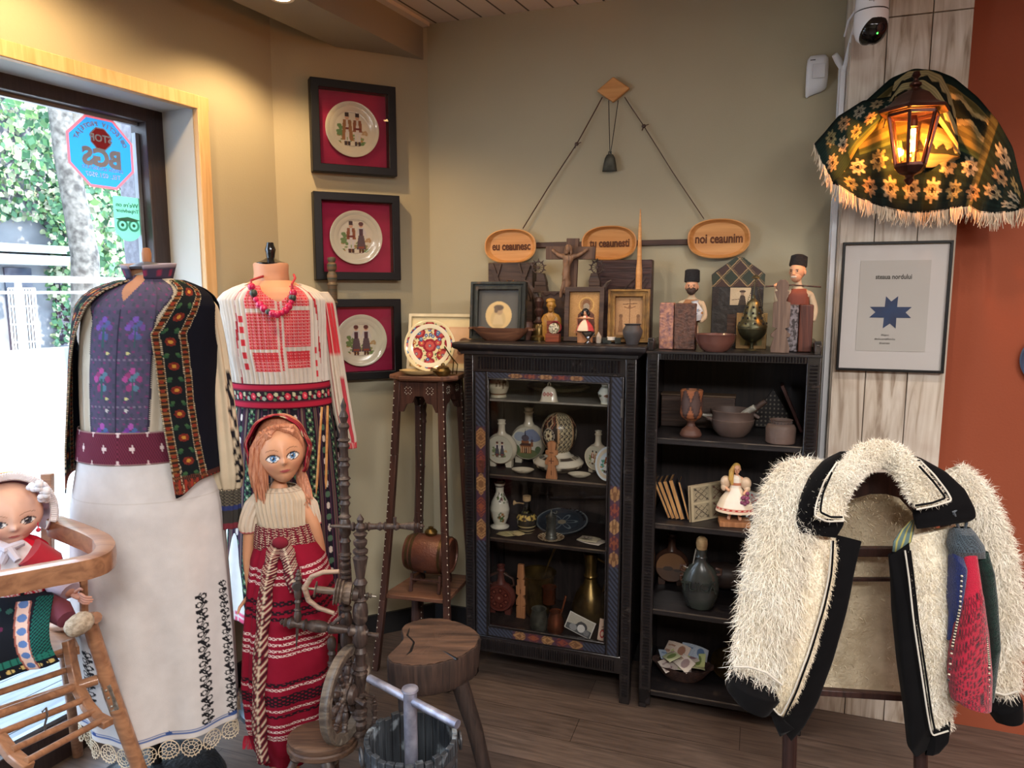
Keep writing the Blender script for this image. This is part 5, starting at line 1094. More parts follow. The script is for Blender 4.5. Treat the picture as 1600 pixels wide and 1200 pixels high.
mb=MB();c=cr(893,391,-.024);mb.ell(c,(.013,.013,.017));mb.ell((c[0],c[1]+.004,c[2]+.004),(.0155,.014,.017));mb.ell((c[0]-.004,c[1]-.009,c[2]-.012),(.006,.005,.008));
for sx in(-1,1):mb.tube([(c[0]+sx*.010,c[1],c[2]+.004),(c[0]+sx*.013,c[1]-.002,c[2]-.012),(c[0]+sx*.011,c[1]-.002,c[2]-.022)],[.005,.005,.002],6)
mb.ell((c[0]-.001,c[1]-.011,c[2]-.001),(.002,.003,.004));mb.build('head',m_jc,cx)
mb=MB();V=[]
for z_,rx in((430,.015),(436,.017),(445,.0165),(452,.011)):p=cr(888.5,z_,-.010);V.append([(p[0]+rx*math.cos(a)*(1+.08*math.sin(5*a)),p[1]+rx*.8*math.sin(a)*(1+.08*math.sin(5*a)),p[2])for a in np.linspace(0,2*math.pi,20,endpoint=False)])
mb.loft(V);mb.build('loincloth',m_jc,cx)
def pic_frame(name,label,x0,x1,y0,y1,w_,z,bw,mt,cv,dp=.022,lean=-6,inner=None,rz=RB,prof=True,cat='framed picture'):
 ua_,ub_=uof(x0,w_,z),uof(x1,w_,z);um=(ua_+ub_)/2;_,zt_=Buz((x0+x1)/2,y0,w_);H_=zt_-z;W_=ub_-ua_
 t=thing(name,label,cat,Bk(um,w_,z+.001),rz);T=TR((0,0,0),(R(lean),0,0))@TR((0,0,H_/2))
 mb=MB()
 def fr_(W__,H__,b_,d0,d1):m2=MB();box_frame(m2,W__,H__,b_,d1-d0,-d0);[mb.add(v,[],0)for v in[]];mb.add(np.concatenate(m2.v),m2.f,0,T)
 if prof:fr_(W_,H_,bw*.35,0,dp);fr_(W_-bw*.6,H_-bw*.6,bw*.4,0,dp*.7);fr_(W_-bw*1.3,H_-bw*1.3,bw*.4,0,dp*.85)
 else:fr_(W_,H_,bw,0,dp)
 mb.build('frame',mt,t,bevel=.0015)
 mb=MB();panel(mb,cv,W_-bw*1.6,H_-bw*1.6,T@TR((0,-dp*.3,0)));mb.box((0,-dp*.12,0),(W_-bw,dp*.24,H_-bw),T=T,C=lin((60,56,50)));mb.build('picture',m_card,t);return t
cv=Cv(100,110,(92,92,90));cv.ell(.5,.40,.30,.31,(214,186,134));cv.ell(.49,.32,.17,.20,(196,172,128));cv.poly([(.36,.2),(.62,.2),(.56,.42),(.42,.42)],(206,184,142));cv.ell(.52,.50,.07,.09,(176,150,120));cv.ell(.50,.57,.11,.06,(100,88,78));cv.ell(.44,.52,.04,.07,(110,96,84));cv.blur(3);cv.put(np.hypot((cv.X-.5)/.30,(cv.Y-.40)/.31)>1,(92,92,90))
pic_frame('framed_portrait','green black framed old oval portrait of a woman on the cabinet',737,822,441,531,.26,ZT1,.03,wood('green black frame wood',(58,60,52),(34,36,33),'z',8,.35,wear=(110,84,60)),cv,.03)
cv=Cv(90,120,(176,134,84));cv.noise(6).blur(1);cv.ell(.55,.70,.24,.17,(196,156,92));cv.ell(.55,.70,.20,.145,(150,112,70));cv.ell(.55,.70,.13,.12,(120,84,58));cv.ell(.55,.66,.10,.08,(150,136,116));cv.poly([(.25,.05),(.85,.05),(.80,.5),(.62,.6),(.45,.6),(.3,.5)],(92,58,46));cv.poly([(.42,.05),(.68,.05),(.6,.55),(.5,.55)],(160,116,76));cv.noise(8,3)
pic_frame('framed_icon','dark framed painted icon of a haloed saint on the cabinet',882,943,449,530,.27,ZT1,.018,m_carv,cv,.02,prof=False,cat='framed icon')
cv=Cv(90,110,(150,112,76));cv.rect(.08,.06,.92,.94,(176,136,96));cv.line([(.3,.78),(.74,.80)],.012,(104,74,52));cv.line([(.52,.90),(.52,.34)],.012,(104,74,52));cv.line([(.34,.72),(.52,.68),(.70,.73)],.012,(120,84,58));cv.ell(.52,.72,.04,.05,(120,84,58))
for x in(.24,.80):cv.ell(x,.5,.06,.05,(120,88,62));cv.poly([(x-.08,.12),(x+.08,.12),(x+.05,.46),(x-.05,.46)],(132,96,66))
cv.noise(7)
pic_frame('framed_icon','gilt framed embossed icon at the right end of the cabinet',950,1014,453,530,.27,ZT1,.026,mat('gilt frame',(150,112,60),.35,.5,c2=(96,68,40),ns=30),cv,.03,rz=RB+.06,cat='framed icon')
t,s_=shelf_thing('wooden_trough','long shallow carved wooden trough in front of the oval portrait','trough',783,528,ZT1,(.30,.37))
mb=MB();V=[]
for hw,hd,z_ in((26,11,0),(32,14,4),(40,17,12),(47,19,18),(49,20,20.5),(46,17,19),(36,13,12),(24,9,5)):V.append([(hw*s_*math.copysign(abs(math.cos(a))**.8,math.cos(a)),hd*s_*math.sin(a),z_*s_)for a in np.linspace(0,2*math.pi,36,endpoint=False)])
mb.loft(V);mb.box((-48*s_,0,19*s_),(8*s_,12*s_,3*s_));mb.box((50*s_,0,18*s_),(8*s_,12*s_,3*s_));mb.build('trough_body',wood('trough wood',(134,92,68),(92,60,46),'x',7,.6,.4),t)
t,s_=shelf_thing('clay_bowl','small dark brown clay pot beside the wooden trough','pot',821,527,ZT1,(.22,.26));MB().lathe(lp([(0,0),(9,0),(10,4),(13,16),(13,24),(10,28),(11,30),(9,30),(8,20)],s_),28,cap=False).build('pot_body',mat('dark red clay',(92,62,52),.5),t)
t,s_=shelf_thing('candlestick','dark turned wooden candlestick on a brass foot beside the golden bust','candlestick',842,528,ZT1,(.22,.28));MB().lathe(lp([(13,0),(13,5),(10,8),(10,22),(7,26)],s_),28).build('foot',m_brass,t);MB().lathe(lp([(8,26),(9,28),(5,32),(4,36),(7,42),(8,46),(5,50),(7,56),(8,60),(5,66),(0,67)],s_),24).build('stem',m_dkwood,t)
m_gb=mat('gold painted plaster',(196,146,62),.4,c2=(150,104,44),ns=12,spec=.5)
def head_mb(mb,c,h,mi=0,T=None,nose=True):
 """small modelled head: skull, jaw, nose, ears, eye sockets; c = centre, h = height, facing -y"""
 mb.ell((c[0],c[1]+h*.04,c[2]+h*.06),(h*.36,h*.42,h*.42),18,12,mi,T);mb.ell((c[0],c[1]-h*.08,c[2]-h*.20),(h*.26,h*.30,h*.30),16,10,mi,T)
 mb.add([(c[0],c[1]-h*.52,c[2]-h*.10),(c[0]-h*.085,c[1]-h*.36,c[2]-h*.12),(c[0]+h*.085,c[1]-h*.36,c[2]-h*.12),(c[0],c[1]-h*.38,c[2]+h*.10)],[(0,1,3),(0,3,2),(0,2,1)],mi,T)
 for sx in(-1,1):mb.ell((c[0]+sx*h*.36,c[1]+h*.05,c[2]-h*.02),(h*.05,h*.09,h*.13),8,6,mi,T)
def eyes_(c,h,parent,T=None,lips=False):
 mb=MB()
 for sx in(-1,1):
  mb.ell((c[0]+sx*h*.15,c[1]-h*.335,c[2]+h*.03),(h*.05,h*.03,h*.028),8,6,0,T);mb.bar((c[0]+sx*h*.08,c[1]-h*.37,c[2]+h*.10),(c[0]+sx*h*.22,c[1]-h*.33,c[2]+h*.11),h*.03,h*.025,0,T)
 mb.build('eyes',mat('painted dark eyes',(44,32,28),.4),parent)
 if lips:mb=MB();mb.ell((c[0],c[1]-h*.375,c[2]-h*.24),(h*.09,h*.03,h*.03),8,6,0,T);mb.build('lips',mat('painted red lips',(176,60,60),.4),parent)
t,s_=shelf_thing('golden_bust','small gold painted bust of a bearded man in a coat','bust',861,527,ZT1,(.22,.28))
mb=MB();mb.box((-6*s_,0,11*s_),(12*s_,14*s_,22*s_));V=[]
for hw,hd,z_ in((15,8,16),(17,9,26),(16,8.5,34),(12,7,40),(5,5,43),(4,4,48)):V.append([(hw*s_*math.cos(a),hd*s_*math.sin(a),z_*s_)for a in np.linspace(0,2*math.pi,24,endpoint=False)])
mb.loft(V);head_mb(mb,(0,-1*s_,54*s_),19*s_);mb.ell((0,-4*s_,47*s_),(4*s_,4*s_,4*s_));mb.ell((-1*s_,0,61*s_),(7.5*s_,8*s_,4.5*s_));mb.bar((-8*s_,-8.5*s_,38*s_),(0,-9.5*s_,24*s_),4*s_,2*s_,up=(0,1,0));mb.bar((8*s_,-8.5*s_,38*s_),(0,-9.5*s_,24*s_),4*s_,2*s_,up=(0,1,0));mb.build('bust',m_gb,t)
t,s_=shelf_thing('mantel_clock','tiny wooden clock with a round ornate dial before the bust','clock',864,529,ZT1,(.31,.35));mb=MB();mb.box((0,0,6.5*s_),(22*s_,12*s_,13*s_));mb.box((-2*s_,4*s_,22*s_),(18*s_,4*s_,22*s_));mb.build('case',wood('clock case wood',(140,70,44),(92,44,32),'x',12,.4),t,bevel=.0015)
mb=MB();T=TR((2*s_,-2*s_,21*s_),(R(90),0,0));mb.lathe(lp([(0,1.8),(4,2),(5,1.4),(8,1.2),(8.6,0),(8,-2)],s_),30,T=T,cap=False);mb.build('dial',mat('dial enamel',(206,196,170),.3,c2=(84,84,60),ns=140,lo=.45,hi=.55),t);mb=MB();mb.lathe(lp([(8.2,0),(9.4,1),(9.4,-2),(8,-2)],s_),30,T=TR((4*s_,-1*s_,23*s_),(R(90),0,0)),cap=False);mb.build('red_rim',mat('red felt',(170,50,60),.8),t)
MB().box((0,-3*s_,1.6*s_),(1,1,1))if False else None
t,s_=shelf_thing('swing_doll','tiny doll in a red and white dress holding a bar before the saint icon','doll',914,527,ZT1+.0,(.31,.35))
mb=MB();mb.box((0,0,8*s_),(22*s_,12*s_,16*s_));mb.box((-9*s_,0,17*s_),(16*s_,6*s_,4*s_));mb.build('wooden_block',m_tan,t,bevel=.001)
skin('body',[(0,0,28*s_),(0,0,38*s_),(0,0,42*s_),(-5*s_,-1*s_,39*s_),(-10*s_,-4*s_,38*s_),(5*s_,-1*s_,39*s_),(10*s_,-4*s_,38*s_),(-2.4*s_,0,22*s_),(-2.4*s_,-.5*s_,16.5*s_),(2.4*s_,0,22*s_),(2.4*s_,-.5*s_,16.5*s_)],[(0,1),(1,2),(1,3),(3,4),(1,5),(5,6),(0,7),(7,8),(0,9),(9,10)],[3*s_,3*s_,1.6*s_,1.8*s_,1.2*s_,1.8*s_,1.2*s_,1.6*s_,1.5*s_,1.6*s_,1.5*s_],m_skin,t)
mb=MB();head_mb(mb,(0,-1*s_,47*s_),9*s_);mb.build('head',m_skin,t);eyes_((0,-1*s_,47*s_),9*s_,t);mb=MB();mb.ell((0,.8*s_,48.5*s_),(5.6*s_,5*s_,5.2*s_));mb.ell((-5*s_,0,45*s_),(2.4*s_,2.5*s_,4*s_));mb.ell((5*s_,0,45*s_),(2.4*s_,2.5*s_,4*s_));mb.build('hair',m_black,t)
mb=MB();cv=Cv(60,40,(190,70,74));cv.put((np.abs(cv.X-.72)<.11),(226,206,180));vlathe(mb,lp([(14,19),(12,25),(8,31),(4,35),(4.6,39),(3,42)],s_),cv,40,rows=40,a0=0);mb.build('dress',vmat('cloth',.85),t)
mb=MB();mb.tube([(-13*s_,-5*s_,38*s_),(14*s_,-5*s_,38*s_)],1.1*s_,8);mb.tube([(-12*s_,-5*s_,38*s_),(-11*s_,-5*s_,18*s_)],.8*s_,6);mb.build('wooden_bar',m_tan,t)
t,s_=shelf_thing('silver_cup','small polished silver goblet at the front edge of the cabinet','cup',919,533,ZT1,(.35,.385));MB().lathe(lp([(7,0),(7.5,1),(4,3),(2,5),(2.2,7),(5,10),(9.5,15),(11,18.5),(9.8,18.2),(5,12),(0,10)],s_),32,cap=False).build('goblet_body',mat('polished silver',(214,214,216),.12,1.0),t)
t,s_=shelf_thing('candle','short white candle in a small glass block','candle',955,528,ZT1,(.30,.36));MB().lathe(lp([(7,5),(7,9.5),(6.5,10),(0,9.8)],s_),24).build('wax',mat('white wax',(236,226,214),.4),t);mb=MB();mb.box((-6*s_,0,4.5*s_),(14*s_,10*s_,9*s_));mb.box((11*s_,0,4.5*s_),(9*s_,9*s_,9*s_));mb.build('glass_block',mat('smoky glass',(60,64,62),.05,c2=(50,54,52),coat=.5),t,bevel=.001)
t,s_=shelf_thing('stone_point','tiny pale pointed stone beside the silver cup','stone',935,527,ZT1,(.30,.34));MB().loft([[(4.5*s_*math.cos(a),4*s_*math.sin(a),z_*s_)for a in np.linspace(0,2*math.pi,6,endpoint=False)]for z_ in(0,10)]+[[(.5*s_*math.cos(a),.5*s_*math.sin(a),17*s_)for a in np.linspace(0,2*math.pi,6,endpoint=False)]]).build('stone',mat('pale stone',(196,182,164),.4),t,ang=10)
t,s_=shelf_thing('clay_pot','dark grey clay pot at the right front corner of the cabinet','pot',988,533,ZT1,(.34,.37));MB().lathe(lp([(0,0),(9,0),(10,3),(15,16),(15.5,22),(12,28),(11.5,30),(13.5,32),(11,32),(10,26),(0,4)],s_),36,cap=False).build('pot_body',mat('grey clay',(72,70,72),.6,c2=(56,54,56),ns=12),t)
q1=Bk(uof(996,.22,ZT1),.22,ZT1);zt_=Buz(998,327,.22)[1];sp_h=zt_-ZT1
t=thing('wooden_spindle','tall pale pointed wooden spindle rising behind the gold icon','spindle',q1,RB)
MB().lathe([(.012,0),(.013,.05),(.010,.06),(.011,.10),(.013,.12),(.012,.30*sp_h/.55),(.0095,.6*sp_h),(.006,.85*sp_h),(.0015,sp_h)],16).build('shaft',m_lime,t);MB().lathe([(.015,0),(.016,.012),(.012,.02)],16).build('base',m_lime,t)
# on the bookcase
t,w1,h1=flat_box('carved_box','tall reddish brown chip-carved box at the left of the bookcase top','box',1052,1086,474,.33,ZT2,.07,mat('chip carved wood',(104,70,56),.5,c2=(60,38,32),ns=60,bs=1.0,bscale=110))
t,w1,h1=flat_box('carved_box','chip-carved box with a pale ridge, leftmost on the bookcase top','box',1029,1051,473,.33,ZT2,.06,mat('pale chip carved wood',(186,134,108),.5,c2=(110,80,88),ns=60,bs=1.0,bscale=110))
def man_fig(label,px,py,w_,top_y,hat_h,vest,pose,beard,name='man_figurine'):
 u_=uof(px,w_,ZT2);t=thing(name,label,'figurine',Bk(u_,w_,ZT2),RB);Ht=Buz(px,top_y,w_)[1]-ZT2;h=Ht*.235;return t,Ht,h
t,Ht,h=man_fig('bearded figurine in a black wool hat holding a painted jug',1078,0,.25,421,0,0,0,0)
cl=[(0,0,Ht*.42),(0,0,Ht*.56),(0,0,Ht*.64),(0,-.002,Ht*.74),(-.040,0,Ht*.57),(-.050,-.012,Ht*.42),(-.03,-.034,Ht*.36),(.040,0,Ht*.57),(.052,-.012,Ht*.40),(.034,-.036,Ht*.34),(-.016,0,Ht*.22),(-.016,0,.008),(.016,0,Ht*.22),(.016,0,.008)]
skin('body',cl,[(0,1),(1,2),(2,3),(1,4),(4,5),(5,6),(1,7),(7,8),(8,9),(0,10),(10,11),(0,12),(12,13)],[.026,.030,.014,.010,.014,.012,.008,.014,.012,.008,.016,.012,.016,.012],mat('cream shirt cloth',(206,186,156),.8),t)
mb=MB();hc=(0,-.004,Ht*.785);head_mb(mb,hc,h*.92);mb.build('head',m_skin,t);eyes_(hc,h*.92,t)
mb=MB();mb.ell((0,-.016,Ht*.735),(h*.25,h*.24,h*.24));mb.ell((0,.006,Ht*.775),(h*.36,h*.32,h*.32));mb.build('beard',mat('brown hair',(70,52,44),.8,bs=.6),t)
MB().lathe([(h*.40,0),(h*.41,h*.08),(h*.39,h*.62),(h*.30,h*.68),(0,h*.68)],24,T=TR((0,0,Ht-h*.68),(R(-4),0,0))).build('hat',mat('black lambswool',(34,33,35),.95,bs=1.,bscale=160),t)
mb=MB();mb.loft([[(.036*math.cos(a),.030*math.sin(a),z_)for a in np.linspace(R(-60),R(240),20)]for z_ in(Ht*.34,Ht*.45,Ht*.57)]+[[(.022*math.cos(a),.02*math.sin(a),Ht*.62)for a in np.linspace(R(-60),R(240),20)]],cap=False);mb.build('waistcoat',mat('tan waistcoat',(176,124,84),.8),t,solid=.003)
mb=MB();cv=Cv(60,60,(214,218,222));
for k_ in range(9):cv.flower(.06+k_/9,.45+.12*(k_%2),.05,[(40,60,130),(90,120,160),(160,60,60)][k_%3])
vlathe(mb,[(0,0),(.014,0),(.024,.022),(.025,.038),(.014,.058),(.011,.066),(.015,.074)],cv,30,TR((.026,-.042,Ht*.36),(0,R(-8),0)),rows=40);mb.build('jug',m_cermat,t)
t,Ht,h=man_fig('white haired figurine in a red waistcoat with a stick over the shoulder',1243,0,.20,397,0,0,0,0)
cl=[(0,0,Ht*.42),(0,0,Ht*.58),(0,0,Ht*.66),(-.006,-.004,Ht*.77),(-.042,0,Ht*.585),(-.072,-.028,Ht*.48),(-.075,-.036,Ht*.66),(.042,0,Ht*.58),(.058,-.006,Ht*.42),(.052,-.030,Ht*.30),(-.018,0,Ht*.2),(-.018,0,.008),(.018,0,Ht*.2),(.018,0,.008)]
skin('body',cl,[(0,1),(1,2),(2,3),(1,4),(4,5),(5,6),(1,7),(7,8),(8,9),(0,10),(10,11),(0,12),(12,13)],[.028,.032,.015,.011,.015,.013,.009,.015,.013,.009,.016,.012,.016,.012],_mc['cream shirt cloth'],t)
mb=MB();TT=TR((-.008,-.006,Ht*.815),(0,0,-.45));head_mb(mb,(0,0,0),h*.92,T=TT);mb.build('head',m_skin,t);eyes_((0,0,0),h*.92,t,TT)
mb=MB();mb.ell((0,h*.10,h*.0),(h*.335,h*.30,h*.26),T=TT);mb.ell((0,-h*.32,-h*.22),(h*.13,h*.06,h*.05),T=TT);mb.build('hair',mat('white hair',(214,206,194),.8),t)
MB().lathe([(h*.37,0),(h*.38,h*.06),(h*.35,h*.44),(h*.2,h*.52),(0,h*.52)],24,T=TR((-.006,.002,Ht-h*.54),(R(-8),R(6),0))).build('hat',_mc['black lambswool'],t)
mb=MB();mb.loft([[(.037*math.cos(a),.031*math.sin(a),z_)for a in np.linspace(R(-62),R(242),20)]for z_ in(Ht*.34,Ht*.45,Ht*.58)]+[[(.024*math.cos(a),.022*math.sin(a),Ht*.64)for a in np.linspace(R(-62),R(242),20)]],cap=False);mb.build('waistcoat',mat('russet waistcoat',(140,76,56),.8,c2=(110,56,44)),t,solid=.003)
MB().tube([(-.115,-.035,Ht*.665),(-.02,-.02,Ht*.68),(.075,.012,Ht*.66)],.0028,8).build('stick',m_dkwood,t)
mb=MB();mb.ell((-.076,-.040,Ht*.67),(.010,.008,.010),10,8)
for k_ in range(4):mb.tube([(-.084+k_*.005,-.034,Ht*.675),(-.084+k_*.005,-.047,Ht*.683),(-.083+k_*.005,-.050,Ht*.668)],.0024,6)
mb.tube([(-.070,-.040,Ht*.66),(-.064,-.048,Ht*.668),(-.066,-.05,Ht*.678)],.0025,6);mb.build('hand',m_skin,t)
t,s_=shelf_thing('clay_bowl','wide glazed brown bowl at the front of the bookcase top','bowl',1117,549,ZT2,(.33,.37));MB().lathe(lp([(0,0),(17,0),(23,5),(29,16),(31,25),(32.5,27),(30,27),(26,14),(16,4),(0,3)],s_),44,cap=False).build('bowl_body',mat('glazed brown clay',(118,78,68),.25,c2=(80,54,52),ns=6,coat=.4),t)
WH=.12;ua,_=Buz(1152,480,WH);t=thing('carved_photo_shrine','tall carved wooden house shape with a diamond lattice top and photograph','carved frame',Bk(ua,WH,ZT2),RB)
hp=lambda px,py:(lambda q:(q[0]-ua,q[1]-ZT2))(Buz(px,py,WH))
xl,xr=hp(1112,480)[0],hp(1192,480)[0];ztp=hp(1152,402)[1];zsh=hp(1152,425)[1];zm=hp(1152,448)[1];zph=hp(1152,478)[1]
MB().prism([(xl,.001),(xr,.001),(xr,zm),(xr+.004,zsh-.01),(xr-.012,zsh+.004),(.012,ztp),(-.012,ztp),(xl+.012,zsh+.004),(xl-.004,zsh-.01),(xl,zm)],-.012,.03).build('body',mat('blackened carved wood',(46,42,40),.5,c2=(30,28,28),ns=30,bs=.6),t,bevel=.002)
mb=MB();cv=Cv(120,70,(50,58,48));X,Y=cv.X,cv.Y;a=(X*3+Y*1.6)%1;b=(X*3-Y*1.6)%1;ii=(np.floor(X*3+Y*1.6)+np.floor(X*3-Y*1.6))%2;cv.put(ii==0,(66,48,44));cv.put((a<.07)|(b<.07),(160,134,96));cv.put(((a>.14)&(a<.18))|((b>.14)&(b<.18)),(120,100,72))
panel(mb,cv,xr-xl+.004,ztp-zm,TR((0,-.0135,(ztp+zm)/2)),mask=lambda a,b:b<np.minimum(1,.38+(1-np.abs(a-.5)*2)*.72));mb.build('lattice_panel',m_bound,t)
mb=MB();cv=Cv(60,60,(196,180,150));cv.poly([(.4,0),(.8,0),(.72,.5),(.62,.6),(.5,.55)],(70,62,56));cv.ell(.6,.66,.09,.1,(150,130,110));cv.ell(.6,.78,.15,.07,(70,60,54));cv.line([(.1,.3),(.5,.35)],.02,(120,106,88));cv.noise(6);panel(mb,cv,.075,.066,TR((.01,-.014,(zm+zph)/2)));mb.build('photograph',m_card,t)
mb=MB()
for k_ in range(12):mb.bar((xl+.004,-.014,zm-.012-k_*.006),(xl+.026,-.014,zm-.002-k_*.006),.002,.002);mb.bar((xr-.004,-.014,zm-.012-k_*.006),(xr-.022,-.014,zm-.002-k_*.006),.002,.002)
mb.bar((xl+.03,-.014,.02),(.03,-.014,zph-.02),.006,.004,up=(0,1,0));mb.box((-.02,-.012,zph*.5),(.03,.004,zph*.6));mb.build('carved_slats',m_carv,t)
t,s_=shelf_thing('brass_censer','pierced green brass incense burner with a domed lid and chains','incense burner',1174,547,ZT2,(.26,.33))
MB().lathe(lp([(9,0),(8,1),(3,3),(2.5,8),(4,12),(14,18),(20,26),(22,34),(21,36),(19,34)],s_),36,cap=False).build('bowl',mat('green brass',(112,106,78),.35,.75,c2=(70,72,56),ns=14),t)
MB().lathe(lp([(22.5,36),(22,39),(17,46),(14,50),(13,56),(13,60),(11,66),(9,74),(5,78),(3,80),(3,84),(0,86)],s_),36,cap=False).build('pierced_lid',_mc['green brass'],t)
mb=MB()
for z_,r_,n_,o in((42,20.2,9,0),(50,14.3,8,.3),(58,13.2,8,0),(67,11.2,7,.3)):
 for k_ in range(n_):a=2*math.pi*(k_+o)/n_;mb.ell((r_*s_*math.cos(a),r_*s_*math.sin(a),z_*s_),(1.9*s_,1.9*s_,1.9*s_),8,6)
mb.build('vent_hole',m_black,t)
mb=MB()
for a in(-.3,1.9,3.6):
 p0=(22*s_*math.cos(a),22*s_*math.sin(a),37*s_);p1=(2*s_,0,112*s_)
 for k_ in range(26):f=k_/25;c=[p0[i]*(1-f)+p1[i]*f for i in range(3)];mb.ell(c,(.0016,.0016,.0028),6,4)
mb.tube([(0,0,84*s_),(1*s_,0,100*s_),(2*s_,0,114*s_)],.0022,6);mb.lathe(lp([(0,0),(7,1),(5,4),(2,6),(0,7)],s_),16,T=TR((2*s_,0,110*s_)));mb.build('chain',_mc['green brass'],t)
cq=t.location.copy()
ua1,ub1=uof(1149,.20,ZT2),uof(1197,.20,ZT2);zz_=Buz(1172,489,.20)[1]-ZT2
t=thing('gilded_icon_panel','small gilded wooden icon panel standing behind the incense burner','icon',Bk((ua1+ub1)/2,.20,ZT2),RB);MB().box((0,0,zz_/2),(ub1-ua1,.012,zz_)).build('panel',mat('old gilding',(176,142,88),.4,.3,c2=(120,92,56),ns=9),t,bevel=.002);mb=MB();cv=Cv(50,60,(120,110,70));cv.ell(.5,.7,.22,.2,(190,150,80));cv.poly([(.2,0),(.8,0),(.62,.6),(.38,.6)],(70,70,50));panel(mb,cv,(ub1-ua1)*.7,zz_*.8,TR((0,-.0075,zz_/2)));mb.build('painting',m_card,t)
carved_cross('grey weathered carved wooden cross on the bookcase top',1218,551,ZT2,(.345,.37),112,[(13.5,0),(14,8),(9.5,24),(14,25),(14,29),(6,38),(12.5,40),(12.5,78),(6,80),(11,95),(7,96),(9.5,101),(8,109),(3.5,113)],mt=wood('grey weathered wood',(128,106,92),(92,74,64),'z',8,.7,.5),th=.024)
t,w1,h1=flat_box('carved_box','carved box with a blue grey scrolled side beside the weathered cross','box',1226,1245,476,.30,ZT2,.08,mat('blue grey carving',(132,126,132),.5,c2=(56,48,50),ns=70,bs=.8,lo=.45,hi=.55))
t,w1,h1=flat_box('carved_box','dark red brown ribbed box at the right end of the bookcase top','box',1246,1268,476,.30,ZT2,.08,wood('red brown box wood',(112,62,48),(66,38,34),'z',9,.45,.4))
# second bookcase shelf: doll; lower shelves
t,s_=shelf_thing('folk_doll','blonde doll in a white and gold folk dress on a wooden stand','doll',1147,817,ZBk,(.32,.37))
mb=MB();mb.box((0,0,4*s_),(46*s_,30*s_,8*s_));mb.build('stand',m_tan,t,bevel=.001,rotz=.15)
skin('body',[(0,0,46*s_),(0,0,60*s_),(0,0,74*s_),(1*s_,0,82*s_),(-10*s_,0,74*s_),(-18*s_,-3*s_,62*s_),(-8*s_,-12*s_,56*s_),(10*s_,0,74*s_),(19*s_,-3*s_,62*s_),(12*s_,-13*s_,52*s_),(-7*s_,0,30*s_),(-8*s_,-1*s_,10*s_),(-9*s_,-5*s_,9*s_),(7*s_,0,30*s_),(8*s_,-1*s_,10*s_),(9*s_,-5*s_,9*s_)],[(0,1),(1,2),(2,3),(2,4),(4,5),(5,6),(2,7),(7,8),(8,9),(0,10),(10,11),(11,12),(0,13),(13,14),(14,15)],[9*s_,7*s_,6*s_,2.6*s_,3.5*s_,3*s_,2.2*s_,3.5*s_,3*s_,2.2*s_,4*s_,3*s_,2.6*s_,4*s_,3*s_,2.6*s_],m_skin,t)
mb=MB();head_mb(mb,(1*s_,-1*s_,89*s_),15*s_);mb.build('head',m_skin,t);eyes_((1*s_,-1*s_,89*s_),15*s_,t,lips=True)
mb=MB();mb.ell((0,1.5*s_,91*s_),(6.6*s_,6*s_,7.4*s_));mb.tube([(-4*s_,-2*s_,94*s_),(-7*s_,-4*s_,86*s_),(-7*s_,-7*s_,74*s_),(-5*s_,-9*s_,66*s_)],[2.5*s_,4*s_,4*s_,2*s_],10);mb.build('hair',mat('blonde hair',(206,166,84),.6,c2=(170,128,60),ns=30,stretch=(6,6,1)),t)
for sx in(-1,1):mb=MB();mb.ell((sx*15*s_,-2*s_,68*s_),(8*s_,7*s_,10*s_),T=None);mb.ell((sx*17*s_,-4*s_,60*s_),(5*s_,5*s_,6*s_));mb.build('sleeve',mat('satin cream',(222,196,164),.4,c2=(200,170,140)),t)
mb=MB();cv=Cv(120,60,(224,204,178));cv.rect(0,.06,1,.12,(176,50,44));cv.put((cv.Y>.075)&(cv.Y<.105)&((cv.X*60)%1<.5),(236,216,190));cv.put((np.abs(cv.X-.75)<.10)&(cv.Y>.14),(236,226,210));cv.rect(0,.72,1,.78,(190,120,90))
vlathe(mb,[(r_*s_,z_*s_)for r_,z_ in((29,22),(27,30),(22,42),(13,54),(9,60),(9.5,68),(9,76),(4,80))],cv,80,rows=60,sy=.7)
mb.build('dress',vmat('cloth',.85),t)
mb=MB()
for k_ in range(9):mb.ell((14*s_+rnd.uniform(-5,5)*s_,-14*s_+rnd.uniform(-2,2)*s_,48*s_+rnd.uniform(-9,9)*s_),3.2*s_,8,6)
mb.build('bouquet',mat('mauve petals',(140,70,100),.8),t)
mb=MB()
for sx in(-1,1):
 for k_ in range(3):mb.lathe([(3.3*s_,0),(3.4*s_,2*s_)],12,T=TR((sx*8*s_,0,(14+k_*5)*s_)))
mb.build('stocking_bands',m_black,t)
cvl=Cv(80,80,(120,84,52));cvl.rect(0,0,1,.45,(88,62,44));cvl.ell(.4,.45,.16,.08,(60,44,34));cvl.ell(.7,.4,.12,.05,(60,44,34));cvl.line([(.1,.42),(.9,.4)],.01,(52,38,30))
t,r=flask(1048,912,ZC,(.10,.2),27,24,cvl,'round brown painted flask in the dark left of the third shelf',mat('dark brown glaze',(78,52,40),.35,c2=(56,38,32),ns=6),rz=RB+.1)
t,s_=shelf_thing('tuica_bottle','dark green glazed brandy flask with raised TUICA lettering and cork','bottle',1093,950,ZC,(.28,.34))
mb=MB();V=[]
for hw,hd,z_ in((15,9,0),(20,12,3),(27,17,22),(28.5,18,40),(26,16,56),(18,12,68),(10,8,75),(8,7,80),(9.5,8,84),(8,7,86),(8,7,93),(9,8,96)):V.append([(hw*s_*math.cos(a),hd*s_*math.sin(a),z_*s_)for a in np.linspace(0,2*math.pi,36,endpoint=False)])
mb.loft(V);mb.build('bottle_body',mat('dark green glaze',(70,80,72),.25,c2=(40,38,44),ns=3.5,coat=.4,lo=.4,hi=.6),t)
